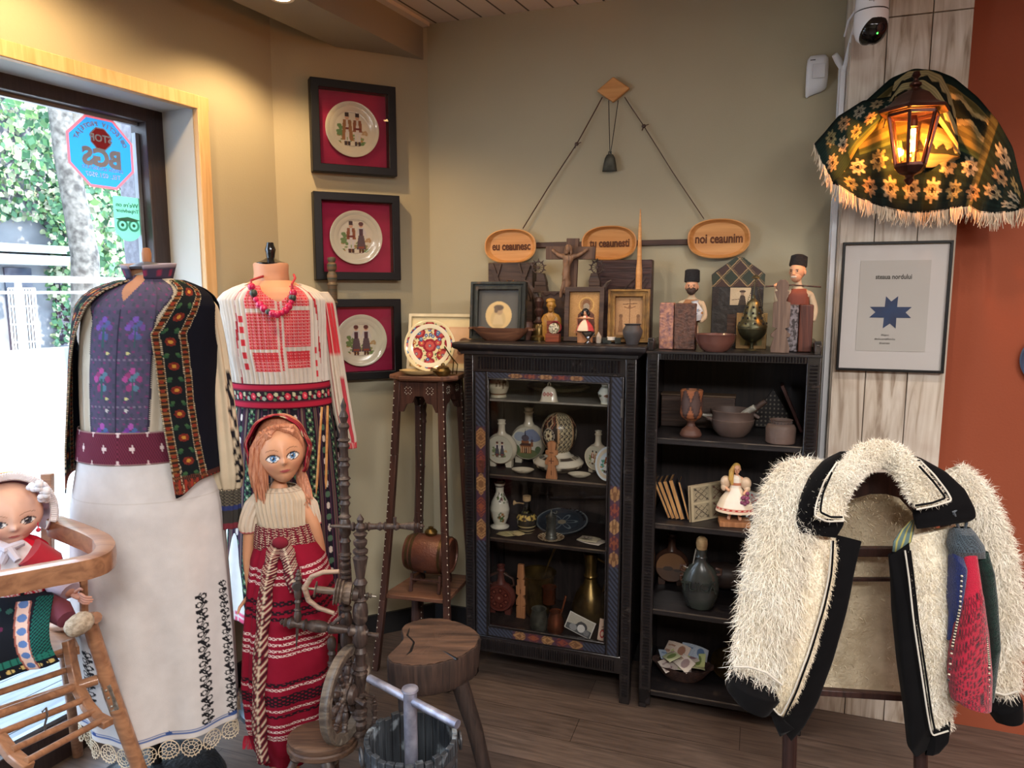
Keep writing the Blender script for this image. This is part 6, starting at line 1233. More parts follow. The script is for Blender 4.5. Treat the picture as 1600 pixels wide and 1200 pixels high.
mb=MB();text_mb(mb,'TUICĂ',19*s_,TR((-.002,-18.0*s_,40*s_)),sx=.95,bold=.0006,ext=2.2*s_);mb.build('raised_lettering',mat('glazed letters',(42,50,46),.3),t)
mb=MB();mb.lathe(lp([(7,95),(8,98),(9,104),(8,112),(4,116),(0,116)],s_),20);mb.build('cork_stopper',m_cork,t)
mb=MB();mb.tube([(-8*s_,-2*s_,96*s_),(-10*s_,-3*s_,84*s_),(-12*s_,-4*s_,70*s_),(-20*s_,-3*s_,64*s_),(-26*s_,-2*s_,66*s_)],1.1*s_,6);mb.build('string',mat('grey string',(150,146,140),.8),t)
for sx,z_ in((-1,62),(-1,46),(1,62)):mb=MB();mb.tube([(sx*22*s_,0,(z_-6)*s_),(sx*30*s_,0,(z_-3)*s_),(sx*30*s_,0,(z_+4)*s_),(sx*22*s_,0,(z_+5)*s_)],2.4*s_,8);mb.build('lug',_mc['dark brown glaze'],t)
t,s_=shelf_thing('clay_barrel','dark squat clay keg at the back of the third shelf','keg',1132,920,ZC,(.08,.16));MB().lathe(lp([(14,-26),(19,-20),(21,0),(19,20),(14,26)],s_),28,T=TR((0,0,22*s_),(0,R(90),0))).build('keg_body',mat('dark clay',(70,56,50),.5,c2=(50,40,38)),t)
t,s_=shelf_thing('wicker_basket','dark oval basket on the lowest bookcase shelf','basket',1066,1058,ZD,(.2,.31))
mb=MB();V=[]
for k_,(hw,hd,z_)in enumerate(((26,16,0),(33,20,6),(42,25,18),(47,28,24),(44,26,23),(36,21,12),(24,14,4))):V.append([(hw*s_*math.cos(a),hd*s_*math.sin(a),(z_+(1.2 if k_ in(3,4)else 0)*math.sin(a*9))*s_)for a in np.linspace(0,2*math.pi,48,endpoint=False)])
mb.loft(V);mb.build('basket_body',mat('woven straw',(82,58,50),.8,c2=(56,40,38),ns=60,bs=.9,bscale=200),t);bq=t.location.copy()
notes=[((214,206,196),(150,130,130)),((196,186,178),(140,110,120)),((206,212,170),(130,150,90)),((190,200,140),(110,130,70)),((176,190,206),(90,120,160)),((206,190,176),(150,110,90))]
gn=random.Random(11)
NL=['pale grey banknote lowest at the rear','grey pink banknote just below the centre','greenish yellow banknote at the front edge','olive green banknote near the front rim','light blue banknote at the rear rim','beige banknote in the middle','pale grey banknote on the front slope','grey pink banknote facing the brass plate','greenish yellow banknote by the bookcase post','olive green banknote high at the rear','light blue banknote nearly on top','beige banknote topmost']
for k_ in range(12):
 bgc,ic=notes[k_%6];cv=Cv(48,26,bgc);cv.ell(.72,.5,.14,.36,ic);cv.rect(.06,.12,.3,.3,ic);cv.rect(.1,.6,.42,.75,ic);cv.put(((cv.X+cv.Y)*22%1<.25)&(cv.X<.5),[0.5*(a+b)for a,b in zip(bgc,ic)])
 mb=MB();panel(mb,cv,.105,.055,bulge=.010);rx,ry=[(-.05,.0),(-.025,-.01),(.03,-.015),(.05,-.005),(-.045,.02),(0,.01),(-.01,-.02),(.04,.02),(-.06,-.005),(.015,.02),(.055,.015),(-.02,.025)][k_]
 o=mb.build('banknote',m_card,None,loc=(bq.x+rx*.9,bq.y+ry,ZD+.052+.0045*k_),rot=(R(-58+gn.uniform(-24,20)),R(gn.uniform(-35,35)),RB+R(gn.uniform(-60,60))),solid=.0006);tag(o,NL[k_]+' of the heap in the dark basket','banknote','banknotes heaped in the basket')
t,s_=shelf_thing('brass_tray','round brass plate half hidden behind the coat sleeve on the lowest shelf','plate',1140,1052,ZD,(.16,.28));mb=MB();mb.lathe([(0,.002),(.05,.002),(.075,.010),(.078,.013),(.074,.013),(.05,.005),(0,.005)],40,cap=False,T=TR((0,0,.03),(R(28),R(10),0)));mb.build('plate',m_brass,t)
# cloth and body surfaces
def bsurf(mb,X0,Y0,rows,cfun=None,nu=120,nv=90,ydep=.7,folds=None,th0=-math.pi,th1=math.pi,mask=None,zf=.7,off=0.,mi=0,rough_rows=None):
 """rows (py, xl, xr[, depth ratio]) read off the outline; returns the grid. Angles: 0 faces the room (-y), + to the right"""
 RR=[]
 for r_ in rows:
  py,xl,xr=r_[:3];dr=r_[3]if len(r_)>3 else ydep
  a,b=A(xl,py,Y0),A(xr,py,Y0);rx=(b[0]-a[0])/2;zc=A((xl+xr)/2,py,Y0-rx*dr*zf)[2];RR.append((zc,(a[0]+b[0])/2-X0,rx,rx*dr))
 RR=np.array(RR);zz=RR[:,0];s_=np.concatenate([[0],np.cumsum(np.abs(np.diff(zz))+.3*np.abs(np.diff(RR[:,2])))]);s_/=s_[-1]
 V=np.linspace(0,1,nv);Z=np.interp(V,s_,zz);XC=np.interp(V,s_,RR[:,1]);RX=np.interp(V,s_,RR[:,2]);RY=np.interp(V,s_,RR[:,3])
 def sm(a,k=2):
  for _ in range(k):a[1:-1]=(a[:-2]+2*a[1:-1]+a[2:])/4
  return a
 k=max(1,nv//25);XC,RX,RY=sm(XC,k),sm(RX,k),sm(RY,k)
 TH=np.linspace(th0,th1,nu);T_,VV=np.meshgrid(TH,V,indexing='ij');ZZ=np.tile(Z,(nu,1))
 d=np.zeros_like(T_)+off
 if folds is not None:d=d+folds(T_,VV,ZZ)
 x=XC+(RX+d)*np.sin(T_);y=-(RY+d)*np.cos(T_);P=np.stack([x,y,ZZ],2)
 C=None
 if cfun is not None:C=cfun(T_,VV,ZZ,x)
 mk=mask(T_,VV,ZZ)if mask is not None else None
 mb.grid(P,C,mi,mask=mk);return P
def col3(shape,c):a=np.zeros(shape+(3,));a[:]=c;return a
m_cloth=vmat('woven cloth',.9,.35,1100,spec=.15);m_linen=vmat('linen cloth',.92,.25,900,spec=.1);m_felt=vmat('felt cloth',.95,.2,1500,spec=.1)
def turned(mb,p,q,r,seed=0,n=10,tip=None,T=None,seg=14,mi=0):
 """lathe-turned bar of beads and coves from p to q"""
 p,q=Vector(p),Vector(q);L_=(q-p).length;g_=random.Random(seed);prof=[]
 k=max(3,int(L_/(r*3.2)))
 for i in range(k):
  z0,z1=L_*i/k,L_*(i+1)/k;h=z1-z0;ty=g_.randrange(4)
  if ty==0:prof+=[(r*.62,z0),(r*.95,z0+h*.15),(r*1.08,z0+h*.5),(r*.95,z0+h*.85)]
  elif ty==1:prof+=[(r*.6,z0),(r,z0+h*.08),(r*1.05,z0+h*.2),(r*.6,z0+h*.3),(r*.9,z0+h*.45),(r*.95,z0+h*.6),(r*.58,z0+h*.7),(r,z0+h*.9)]
  elif ty==2:prof+=[(r*.55,z0),(r*.75,z0+h*.35),(r*.95,z0+h*.75),(r*1.05,z0+h*.88),(r*.7,z0+h*.96)]
  else:prof+=[(r*.7,z0),(r*1.1,z0+h*.1),(r*.72,z0+h*.22),(r*.66,z0+h*.6),(r*1.0,z0+h*.8),(r*.7,z0+h*.95)]
 prof.append((r*.5,L_))
 if tip:prof+=[(r*.8,L_+tip*.25),(r*.35,L_+tip*.5),(r*.5,L_+tip*.7),(0.0005,L_+tip)]
 M_=Matrix.Translation(p)@(q-p).to_track_quat('Z','Y').to_matrix().to_4x4()
 if T is not None:M_=T@M_
 mb.lathe(prof,seg,mi,M_)
def sculpt_head(parent,name,c,w_,h_,rot,skin_c,eye_c,lip=(196,96,90),brow=(150,104,76),eye_s=1.,blush=.25,mt=None,jaw=.36,lipw=1.):
 nu,nv=150,120;th=np.linspace(-math.pi,math.pi,nu);ph=np.linspace(-math.pi/2,math.pi/2,nv);T_,Pp=np.meshgrid(th,ph,indexing='ij')
 Z=np.sin(Pp);cz=np.cos(Pp);taper=1-jaw*sstep(-.05,-1.0,Z)**1.2*(np.cos(T_)*.5+.5)-.10*sstep(-.1,-.9,Z)
 x=.5*w_*cz*np.sin(T_)*taper;y=-.52*w_*cz*np.cos(T_)*(1-.12*sstep(-.2,-1,Z));z=.5*h_*Z
 X=x/(w_*.5);ZN=Z;fr=np.clip(np.cos(T_),0,1)
 g=lambda cx_,cz_,sx,sz:np.exp(-((X-cx_)/sx)**2-((ZN-cz_)/sz)**2)
 d=.085*g(0,-.20,.11,.10)+.04*g(0,0,.09,.22)-.045*(g(-.40,-.02,.20,.12)+g(.40,-.02,.20,.12))+.03*g(0,-.50,.22,.10)+.045*g(0,-.80,.25,.14)+.03*(g(-.5,-.30,.25,.2)+g(.5,-.30,.25,.2))+.02*g(0,.45,.6,.3)-.02*g(0,-.60,.3,.05)
 y=y-d*w_*fr
 C=col3(T_.shape,skin_c).astype(float)
 def mix(m_,c_,a=1.):C[:]=C*(1-m_[...,None]*a)+np.array(c_,float)*m_[...,None]*a
 mix((g(-.55,-.35,.22,.16)+g(.55,-.35,.22,.16))*fr,(226,130,116),blush)
 F_=(np.cos(T_)>.15)
 for sx in(-1,1):
  ex,ez=sx*.40,-.05;a=(X-ex)/(.20*eye_s);b=(ZN-ez)/(.085*eye_s);al_=np.abs(b)+a*a
  m_=F_&(al_<1.22);C[m_]=(70,48,42);m_=F_&(al_<1.0);C[m_]=(232,230,228)
  rr=np.hypot((X-ex)*1.0,(ZN-ez)*1.0*h_/w_*1.)/(.098*eye_s);m2=m_&(rr<1);C[m2]=eye_c;C[m_&(rr<1)&(rr>.82)]=[v*.45 for v in eye_c];C[m_&(rr<.48)]=(20,18,22);C[m_&(np.hypot(X-ex+.03,ZN-ez-.03)<.022)]=(245,245,248)  # last colour paints a white reflection dot on the eye
  lid=F_&(np.abs(b-(1.02-a*a))<.20)&(np.abs(a)<1.05);C[lid]=(60,40,38)
  bz=.17+.05*(1-((X-ex)/.24)**2);C[F_&(np.abs(X-ex)<.24)&(np.abs(ZN-bz)<.014)]=brow
 lz=-.505;up_=F_&(np.abs(X)<.19*lipw)&(ZN>lz)&(ZN<lz+.055*(1-(np.abs(X)/(.19*lipw))**1.6)-.018*np.exp(-(X/.03)**2));lo_=F_&(np.abs(X)<.17*lipw)&(ZN<=lz)&(ZN>lz-.062*(1-(X/(.17*lipw))**2));C[up_]=[v*.9 for v in lip];C[lo_]=lip;C[F_&(np.abs(X)<.18*lipw)&(np.abs(ZN-lz)<.007)]=[v*.6 for v in lip]
 C[F_&(np.hypot((np.abs(X)-.045)/.022,(ZN+.285)/.016)<1)]=[v*.62 for v in skin_c]
 mb=MB();mb.grid(np.stack([x,y,z],2),lin(C));o=mb.build(name,mt or vmat('doll vinyl',.42,spec=.4),parent,loc=c,rot=rot);return o
# first mannequin: white dress, embroidered vest
Y1=2.10;X1=float(A(248,1240,Y1)[0]);FA=R(-4)
t=thing('dressed_mannequin','dress form in long white linen dress and black embroidered vest by the window','mannequin',(X1,Y1,0))
WH_=(206,203,202)
def m1_rows(k):return k
wood_neck=A(232,430,Y1)
sz=lambda py,Y=Y1:float(A(232,py,Y)[2])
nx=float(A(231,430,Y1)[0])-X1
mb=MB();mb.lathe([(.050,sz(452)),(.046,sz(436)),(.044,sz(424)),(.046,sz(420))],28,T=TR((nx,0,0)),sy=.9);mb.build('neck_form',mat('linen form',(196,150,112),.7),t)
mb=MB();mb.lathe([(.048,sz(421)),(.049,sz(417)),(.030,sz(412)),(.012,sz(409))],28,T=TR((nx,0,0)));mb.build('neck_cap',mat('grey neck cap',(84,88,98),.4),t)
mb=MB();mb.lathe([(.012,sz(410)),(.013,sz(396)),(.010,sz(388)),(0,sz(387))],18,T=TR((nx,0,0)));mb.build('knob',m_tan,t)
def skirt_c(T_,V,Z,x):
 C=col3(T_.shape,WH_).astype(float);zt,zb_=Z.max(),Z.min();f=(Z-zb_)/(zt-zb_)
 C[np.abs(f-.83)<.002]=(194,190,186)
 a=T_-R(56)
 for a0,w__,f0,f1,n_ in((R(-.5),R(6.5),.03,.50,9),(R(21),R(4),.02,.52,10),(R(34),R(6),.02,.45,9),(R(-90),R(8),.05,.32,6)):
  p=(f-f0)/(f1-f0);m0=(p>0)&(p<1);k_=p*n_;q=k_%1;s_=(a-a0)/w__
  cx_=.42*np.sin(k_*2*math.pi);stem_=np.abs(s_-cx_)<.13;curl=np.abs(np.hypot(s_+.35*np.sign(np.sin(k_*math.pi*2)),(q%.5-.25)*2.8)-.42)<.12
  leaf_=(np.hypot((s_-.55)/.38,(q-.3)/.12)<1)|(np.hypot((s_+.55)/.38,(q-.8)/.12)<1)|(np.hypot((s_-.1)/.30,(q-.55)/.09)<1);C[m0&(np.abs(s_)<1.1)&(stem_|curl|leaf_)]=(34,34,38)
 C[(np.abs(f-.022)<.002)|(np.abs(f-.030)<.0015)]=(90,110,160)
 for a1 in(-90,-60,-30,22,45):C[(np.hypot((a-R(a1))/R(2.6),(f-.026)/.008)<1)]=(60,84,140)
 return lin(C)
def fold1(T_,V,Z):f=sstep(0,1,V);return .008*f*np.sin(T_*9+1)+.010*f**2*np.sin(T_*5+2.2)+.016*np.exp(-((T_-R(80)-.1*(1-V))/.10)**2)*f-.012*np.exp(-((T_-R(88))/.06)**2)*f
rows=[(700,134,312,.72),(722,131,322,.74),(760,126,335,.72),(800,121,345,.72),(900,123,354,.73),(1000,128,361,.75),(1080,136,365,.78),(1150,146,368,.8)]
mb=MB();Ps=bsurf(mb,X1,Y1,rows,skirt_c,420,300,folds=fold1);mb.build('dress_skirt',m_linen,t,solid=.002)
def lace(hem,name,parent,n_sc,dep,colr,mt):
 mb=MB();nu=len(hem)
 L_=np.concatenate([[0],np.cumsum(np.linalg.norm(hem[1:]-hem[:-1],axis=1))]);tot=L_[-1];c0=hem.mean(0)
 def pt(s_,dz):
  s_=s_%tot;i=min(np.searchsorted(L_,s_),nu-1);i0=max(0,i-1);f=(s_-L_[i0])/max(1e-6,L_[i]-L_[i0]);p=hem[i0]*(1-f)+hem[i]*f;o=p-c0;o[2]=0;o=o/np.linalg.norm(o);return p+o*(.002+.03*dz)+np.array([0,0,-dz])
 w__=tot/n_sc
 for k_ in range(n_sc):
  c_=(k_+.5)*w__;r0=w__*.46
  for rr_,rt in((r0,.0016),(r0*.66,.0013),(r0*.30,.0012)):
   mb.tube([tuple(pt(c_+rr_*math.cos(a),dep*.50+rr_*.95*math.sin(a)))for a in np.linspace(0,2*math.pi,16,endpoint=False)],rt,4,closed=True)
  for j in range(10):a=j*math.pi/5;mb.tube([tuple(pt(c_+r0*.3*math.cos(a),dep*.5+r0*.3*math.sin(a))),tuple(pt(c_+r0*math.cos(a),dep*.5+r0*.95*math.sin(a)))],.0011,4)
  for j in range(9):a=math.pi*(j+.5)/9;mb.ell(tuple(pt(c_+r0*1.05*math.cos(a),dep*.5+r0*1.05*math.sin(a))),.0022,6,4)
 mb.build(name,mt,parent)
lace(Ps[:,-1],'lace_hem',t,22,.052,None,mat('cream crochet',(212,196,170),.9,bs=.4))
def bod_c(T_,V,Z,x):
 C=col3(T_.shape,(200,190,172)).astype(float);a=T_-FA;zt,zb_=Z.max(),Z.min();f=(Z-zb_)/(zt-zb_)
 hw=R(29)+R(24)*sstep(.72,.98,f);m_=(np.abs(a)<hw)&(f<.985);C[m_]=(84,78,104)
 gx,gy=a/R(4.0),f*34;C[m_&((np.sin(gx*3.1)*np.sin(gy*2.3))>.55)]=(70,76,92)
 C[m_&((np.sin(gx*2.0+1)*np.sin(gy*3.0))>.80)]=(120,66,110)
 for r0,cs in((.11,((168,90,170),(120,70,160),(80,110,160))),(.42,((176,84,150),(150,70,120),(90,130,150))),(.70,((120,90,180),(110,80,150),(84,100,150)))):
  for sx in(-1,1):
   a0=sx*R(14)
   for j,(da,dz)in enumerate(((0,.045),(-.10,.02),(.10,.02),(-.17,.0),(.17,.0),(0,0),(0,-.035),(-.08,-.05),(.08,-.05))):
    C[m_&(np.hypot((a-a0-da*.62)/.042,(f-r0-dz)/.018)<1)]=cs[j%3]
   C[m_&(np.abs(a-a0)<.012)&(f>r0-.11)&(f<r0)]=(60,96,100)
 for f0 in(.26,.27,.52,.53,.20):C[m_&(np.abs(f-f0)<.0028)&(((a*60)%1)<.5)]=(122,114,134)
 for sx in(-1,1):
  for f0 in(.245,.31,.56):C[m_&(np.hypot((a-sx*R(9))/.03,(f-f0)/.010)<1)]=(200,200,200 if f0<.3 else 140)
 zz_=((f*90)%1);C[(np.abs(np.abs(a)-hw)<.018+.018*(zz_-.5))&(f<.985)]=(50,46,66)
 C[m_&(np.abs(a)<.010)&(f<.80)]=(44,42,62)
 V_=m_&(f>.84)&(np.abs(a)<(f-.84)*2.0);C[V_]=(176,130,104)
 return lin(C)
rows_b=[(426,214,258,.9),(434,206,264,.85),(439,194,276,.75),(446,172,296,.66),(455,153,312,.62),(466,142,322,.62),(482,135,327,.66),(520,133,326,.7),(580,132,322,.72),(640,134,316,.72),(676,136,310,.72),(705,134,312,.72)]
mb=MB();Pb=bsurf(mb,X1,Y1,rows_b,bod_c,300,200,folds=lambda T_,V,Z:.003*np.sin(T_*30)*(np.abs(T_-FA)>R(29))*sstep(.3,1,V)+.003*(np.abs(T_-FA)<R(29)));mb.build('embroidered_bodice',m_cloth,t,solid=.002)
mb=MB();n_=60;th=np.linspace(FA+R(16),FA+R(344),n_);P=np.zeros((n_,8,3));Cc=np.zeros((n_,8,3))
for i,a in enumerate(th):
 for j in range(8):
  r_=.058+.012*j/7;ht=(.034+.014*abs(math.sin((a-FA)/2)));P[i,j]=(nx+.004+r_*math.sin(a)*1.05,-r_*math.cos(a),sz(436)+ht*j/7);Cc[i,j]=(70,66,88)if j<6 else(160,150,160)
Cc[(np.arange(n_)%6<2),2:5]=(150,60,90);mb.grid(P,lin(Cc));mb.build('stand_collar',m_cloth,t,solid=.003)
def belt_c(T_,V,Z,x):
 C=col3(T_.shape,(110,46,66)).astype(float);zt,zb_=Z.max(),Z.min();f=(Z-zb_)/(zt-zb_);a=T_*26;q=(np.round(a*2)+np.round(f*14))%2;C[q==0]=(84,34,50);C[(np.abs(f)<.04)|(f>.96)]=(140,110,110)
 for k_ in range(-12,13):
  for f0 in(.5,)if k_%2 else(.0,1.):u_,v_=(T_-k_*.22)/.035,(f-f0)/.14;C[((np.abs(u_)<.35)&(np.abs(v_)<1))|((np.abs(v_)<.35)&(np.abs(u_)<1))]=(214,196,196)
 return lin(C)
mb=MB();bsurf(mb,X1,Y1,[(672,134,312,.74),(690,132,313,.74),(722,131,318,.74)],belt_c,320,40,off=.006);mb.build('woven_belt',m_cloth,t,solid=.003)
def vest_c(front):
 def f_(T_,V,Z,x):
  C=col3(T_.shape,(24,26,38)).astype(float);e=front(V);d=np.abs(T_-e)
  zt,zb_=Z.max(),Z.min();f=(Z-zb_)/(zt-zb_);lo=f*1.0
  band=d<R(28);C[band]=(30,36,40)
  for c_,ph_ in((R(3.4),0),(R(24.6),.3)):m_=np.abs(d-c_)<R(2.7);C[m_]=(56,42,36);C[m_&(((f*46+ph_)%1)<.42)]=(150,100,58);C[m_&(np.abs(((f*23)%1)-.5)<.16)&(np.abs(d-c_)<R(1.6))]=(150,60,44)
  for c_ in(R(.4),R(6.6),R(21.6),R(27.6)):C[(np.abs(d-c_)<R(.45))&(((f*110)%1)<.6)]=(214,200,170)
  for k_ in range(9):
   f0=(k_+.5)/9;dd_=d-R(14)
   for j in range(8):an=j*math.pi/4;C[(np.hypot((dd_-.050*math.cos(an))/.030,(f-f0-.012*math.sin(an))/.008)<1)]=(140,58,46)if j%2 else(120,44,40)
   C[(np.hypot(dd_/.032,(f-f0)/.008)<1)]=(214,160,70)
   for sx in(-1,1):C[(np.hypot((dd_-sx*.09)/.036,(f-f0-.045)/.008)<1)]=(52,92,66);C[(np.hypot((dd_-sx*.07)/.03,(f-f0-.055)/.007)<1)]=(70,110,72)
  mb_=(f<.10);C[mb_&(((T_*40)%1)<.5)]=(120,66,50);C[mb_&(np.abs(((T_*12)%1)-.5)<.2)&(np.abs(f-.05)<.03)]=(170,64,50);C[f<.014]=(20,20,28)
  return lin(C*.82)
 return f_
vr=lambda V:np.interp(V,[0,.06,.16,.30,.42,1],[R(54),R(48),R(34),R(23),R(28),R(42)])
vl=lambda V:np.interp(V,[0,.10,.35,1],[R(-18),R(-30),R(-50),R(-62)])
rows_v=[(438,194,278,.75),(444,176,294,.68),(452,156,312,.64),(463,142,326,.64),(478,133,334,.68),(505,130,334,.74),(560,127,331,.80),(640,125,330,.82),(700,124,334,.84),(752,123,340,.84)]
mb=MB();nu,nv=200,260
def vest_side(e,t0,t1,sgn):
 V=np.linspace(0,1,nv)
 mb=MB();P0=bsurf(MB(),X1,Y1,rows_v,None,720,nv,off=.012);th=np.linspace(-math.pi,math.pi,720)
 S=np.linspace(0,1,nu);TH=np.zeros((nu,nv));P=np.zeros((nu,nv,3))
 for j in range(nv):TH[:,j]=e(V[j])*(1-S)+t1*S;P[:,j]=np.stack([np.interp(TH[:,j],th,P0[:,j,k_])for k_ in range(3)],1)
 tip_=.045*np.exp(-((TH-e(1.0))/R(14))**2)*sstep(.86,1,np.tile(V,(nu,1)));P[...,2]-=tip_
 C=vest_c(e)(TH,np.tile(V,(nu,1)),P[...,2],None);hole=(np.hypot((TH-sgn*R(100))/R(18),(P[...,2]-P[:,0,2].mean()+.10)/.10)>1)
 mb.grid(P,C,mask=hole);return mb
vest_side(vr,R(18),R(180),1).build('vest',m_felt,t,solid=.004);vest_side(vl,R(-52),R(-180),-1).build('vest',m_felt,t,solid=.004)
def sleeve(name,parent,X0,Y0,rows,mt,cfun=None,n=40,fold=.004,nf=9,Yo=0.):
 pts=[];
 mb=MB();V=np.linspace(0,1,60);R_=[]
 for py,xl,xr in rows:a,b=A(xl,py,Y0+Yo),A(xr,py,Y0+Yo);R_.append(((a[0]+b[0])/2-X0,(a[2]+b[2])/2,(b[0]-a[0])/2))
 R_=np.array(R_);s_=np.linspace(0,1,len(R_));xc,zc,rr=[np.interp(V,s_,R_[:,k_])for k_ in range(3)]
 for _ in range(3):
  for a_ in(xc,zc,rr):a_[1:-1]=(a_[:-2]+a_[2:]+2*a_[1:-1])/4
 T_,VV=np.meshgrid(np.linspace(-math.pi,math.pi,n*2),V,indexing='ij');r2=rr*(1+0*T_)+fold*np.sin(T_*nf+VV*2)*sstep(0,.3,VV)
 P=np.stack([xc+r2*np.sin(T_),Yo-r2*.8*np.cos(T_),np.tile(zc,(n*2,1))],2)
 mb.grid(P,cfun(T_,VV)if cfun else np.tile(lin(WH_),P.shape[:2]+(1,)));return mb.build(name,mt,parent,solid=.002),P
def s1c(T_,V):
 C=col3(T_.shape,(206,192,166)).astype(float);p=(V-.42)/.5;s_=(T_-R(72))/R(30);k_=p*7;q=k_%1;m0=(p>0)&(p<1)
 C[m0&(np.abs(s_)<1.1)&((np.hypot((s_-.4)/.5,(q-.3)/.22)<1)|(np.hypot((s_+.45)/.45,(q-.75)/.2)<1)|(np.abs(s_-.4*np.sin(k_*6.28))<.2))]=(36,34,40);C[(np.abs(T_-R(100))<R(6))&(V>.12)]=(70,60,66);return lin(C)
o,_=sleeve('sleeve',t,X1,Y1,[(462,296,326),(480,302,340),(540,314,352),(620,324,363),(700,330,373),(740,332,380),(762,341,375)],m_linen,s1c,Yo=.03)
def cuffc(T_,V):
 C=col3(T_.shape,(60,58,56)).astype(float);C[V<.12]=(64,56,50);C[(V>.12)&(V<.22)&(((T_*5)%1)<.5)]=(206,192,166);C[(V>.22)&(V<.62)&((np.round(T_*30)+np.round(V*30))%2==0)]=(104,98,84);C[(V>.62)&(V<.70)]=(50,60,110);C[V>.90]=(120,50,60);return lin(C)
o2,_=sleeve('cuff',o,X1,Y1,[(760,342,372),(766,340,374),(790,339,375),(822,339,377)],m_cloth,cuffc,fold=.003,nf=12,Yo=.03)
sleeve('sleeve',t,X1,Y1,[(465,140,175),(500,128,158),(560,122,150),(640,120,148),(700,122,150),(745,126,150)],m_linen,lambda T_,V:lin(col3(T_.shape,(180,168,160))),Yo=.09)
mb=MB();mb.lathe([(0,.12),(.04,.12),(.06,.115),(.13,.105),(.185,.075),(.205,.035),(.205,0)],48);mb.build('base',mat('hammered black metal',(56,62,70),.35,.4,c2=(34,38,44),ns=60,bs=1.,bscale=90),t)
mb=MB();mb.tube([(0,0,.1),(0,0,1.1)],.016,12);mb.build('pole',m_black,t)
# second mannequin: pleated blouse, dark skirt
Y2=2.60;X2=float(A(438,1100,Y2)[0])
t=thing('dressed_mannequin','dress form in white blouse with red cross-stitch and a dark flowered skirt','mannequin',(X2,Y2,0))
s2=lambda py:float(A(430,py,Y2)[2]);nx=float(A(424,430,Y2)[0])-X2
mb=MB();mb.lathe([(.100,s2(452)),(.082,s2(447)),(.062,s2(438)),(.060,s2(425)),(.062,s2(414)),(.058,s2(411))],36,T=TR((nx,0,0)),sy=.85);mb.build('neck_form',mat('orange tan form',(204,148,112),.55,c2=(194,136,102),ns=5),t)
mb=MB();mb.lathe([(.052,s2(414)),(.054,s2(411)),(.030,s2(407)),(.014,s2(403)),(.016,s2(396)),(.019,s2(390)),(.013,s2(383)),(.012,s2(379)),(0,s2(378))],28,T=TR((nx,0,0)));mb.build('neck_cap',mat('glossy black cap',(28,26,26),.15,coat=.5),t)
REDX=(206,62,72)
def blouse_c(T_,V,Z,x):
 C=col3(T_.shape,(214,206,196)).astype(float);zt,zb_=Z.max(),Z.min();f=(Z-zb_)/(zt-zb_);a=T_-R(17)
 blocks=[(-.62,-.06,.74,.95),(.06,.62,.76,.95),(-.62,-.06,.36,.70),(.06,.62,.38,.72),(-.56,-.06,.15,.33),(.10,.58,.18,.34),(-.02,.03,.16,.98)]
 for a0,a1,f0,f1 in blocks:
  m_=(a>a0)&(a<a1)&(f>f0)&(f<f1);C[m_]=REDX;cx_,cf=(a/.045)%1,(f/.030)%1;C[m_&((cx_<.12)|(cf<.14))]=(236,200,196);C[m_&(np.hypot(cx_-.55,cf-.55)<.16)]=(230,170,168)
 for f0 in(.64,.54,.42,.30,.20):C[(np.abs(a+.74)<.055)&(np.abs(f-f0)<.03)]=REDX;C[(np.abs(a-.72)<.04)&(np.abs(f-f0+.08)<.03)&(f<.4)]=REDX
 C[(np.abs(a-.95+.25*f)<.018)]=(176,50,60);C[(np.abs(a+.98-.2*f)<.018)]=(176,50,60)
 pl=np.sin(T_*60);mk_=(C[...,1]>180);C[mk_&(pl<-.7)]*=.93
 return lin(C)
rows=[(438,394,456,.85),(443,382,468,.78),(449,366,486,.72),(457,352,500,.68),(468,343,510,.66),(500,350,512,.7),(550,358,512,.74),(585,366,513,.74),(604,368,514,.74)]
def fold2(T_,V,Z):return .0035*np.sin(T_*60)*sstep(.05,.3,V)+.006*np.sin(T_*14)*sstep(.4,1,V)*(np.abs(T_)>.7)
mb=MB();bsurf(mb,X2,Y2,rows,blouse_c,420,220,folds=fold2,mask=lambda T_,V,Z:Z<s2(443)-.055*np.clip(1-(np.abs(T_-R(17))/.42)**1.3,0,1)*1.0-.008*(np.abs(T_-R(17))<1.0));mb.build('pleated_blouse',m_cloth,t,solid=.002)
mb=MB();bsurf(mb,X2,Y2,rows[:6],None,80,40,off=-.005);mb.build('chest_form',_mc['orange tan form'],t)
def s2c(T_,V):
 C=col3(T_.shape,(206,196,182)).astype(float);m_=(np.abs(T_-.2)<.8)&(V>.12)&(V<.36);C[m_&(((T_*9)%1>.12)&((V*60)%1>.15))]=REDX;C[(np.abs(T_-R(-30))<.10)&(V>.30)]=(170,54,64);m2=(np.abs(T_-R(48))<.34)&(V>.45);C[m2&((V*60)%1>.2)]=(186,70,82);C[V>.93]=(196,52,64);C[(V>.93)&(((T_*8)%1)<.25)]=(226,190,184);return lin(C)
o,_=sleeve('sleeve',t,X2,Y2,[(456,492,512),(470,498,522),(520,507,529),(580,514,538),(640,522,548),(668,529,552),(682,534,555),(700,538,556)],m_cloth,s2c,Yo=.0,fold=.003,nf=14)
sleeve('sleeve',t,X2,Y2,[(458,348,368),(475,335,362),(520,338,360),(580,344,364),(650,350,368)],m_cloth,lambda T_,V:lin(np.where(((V>.05)&(V<.30)&(((T_*7)%1)>.2))[...,None],np.array((212,70,100.)),np.array((206,200,200.)))),fold=.003)
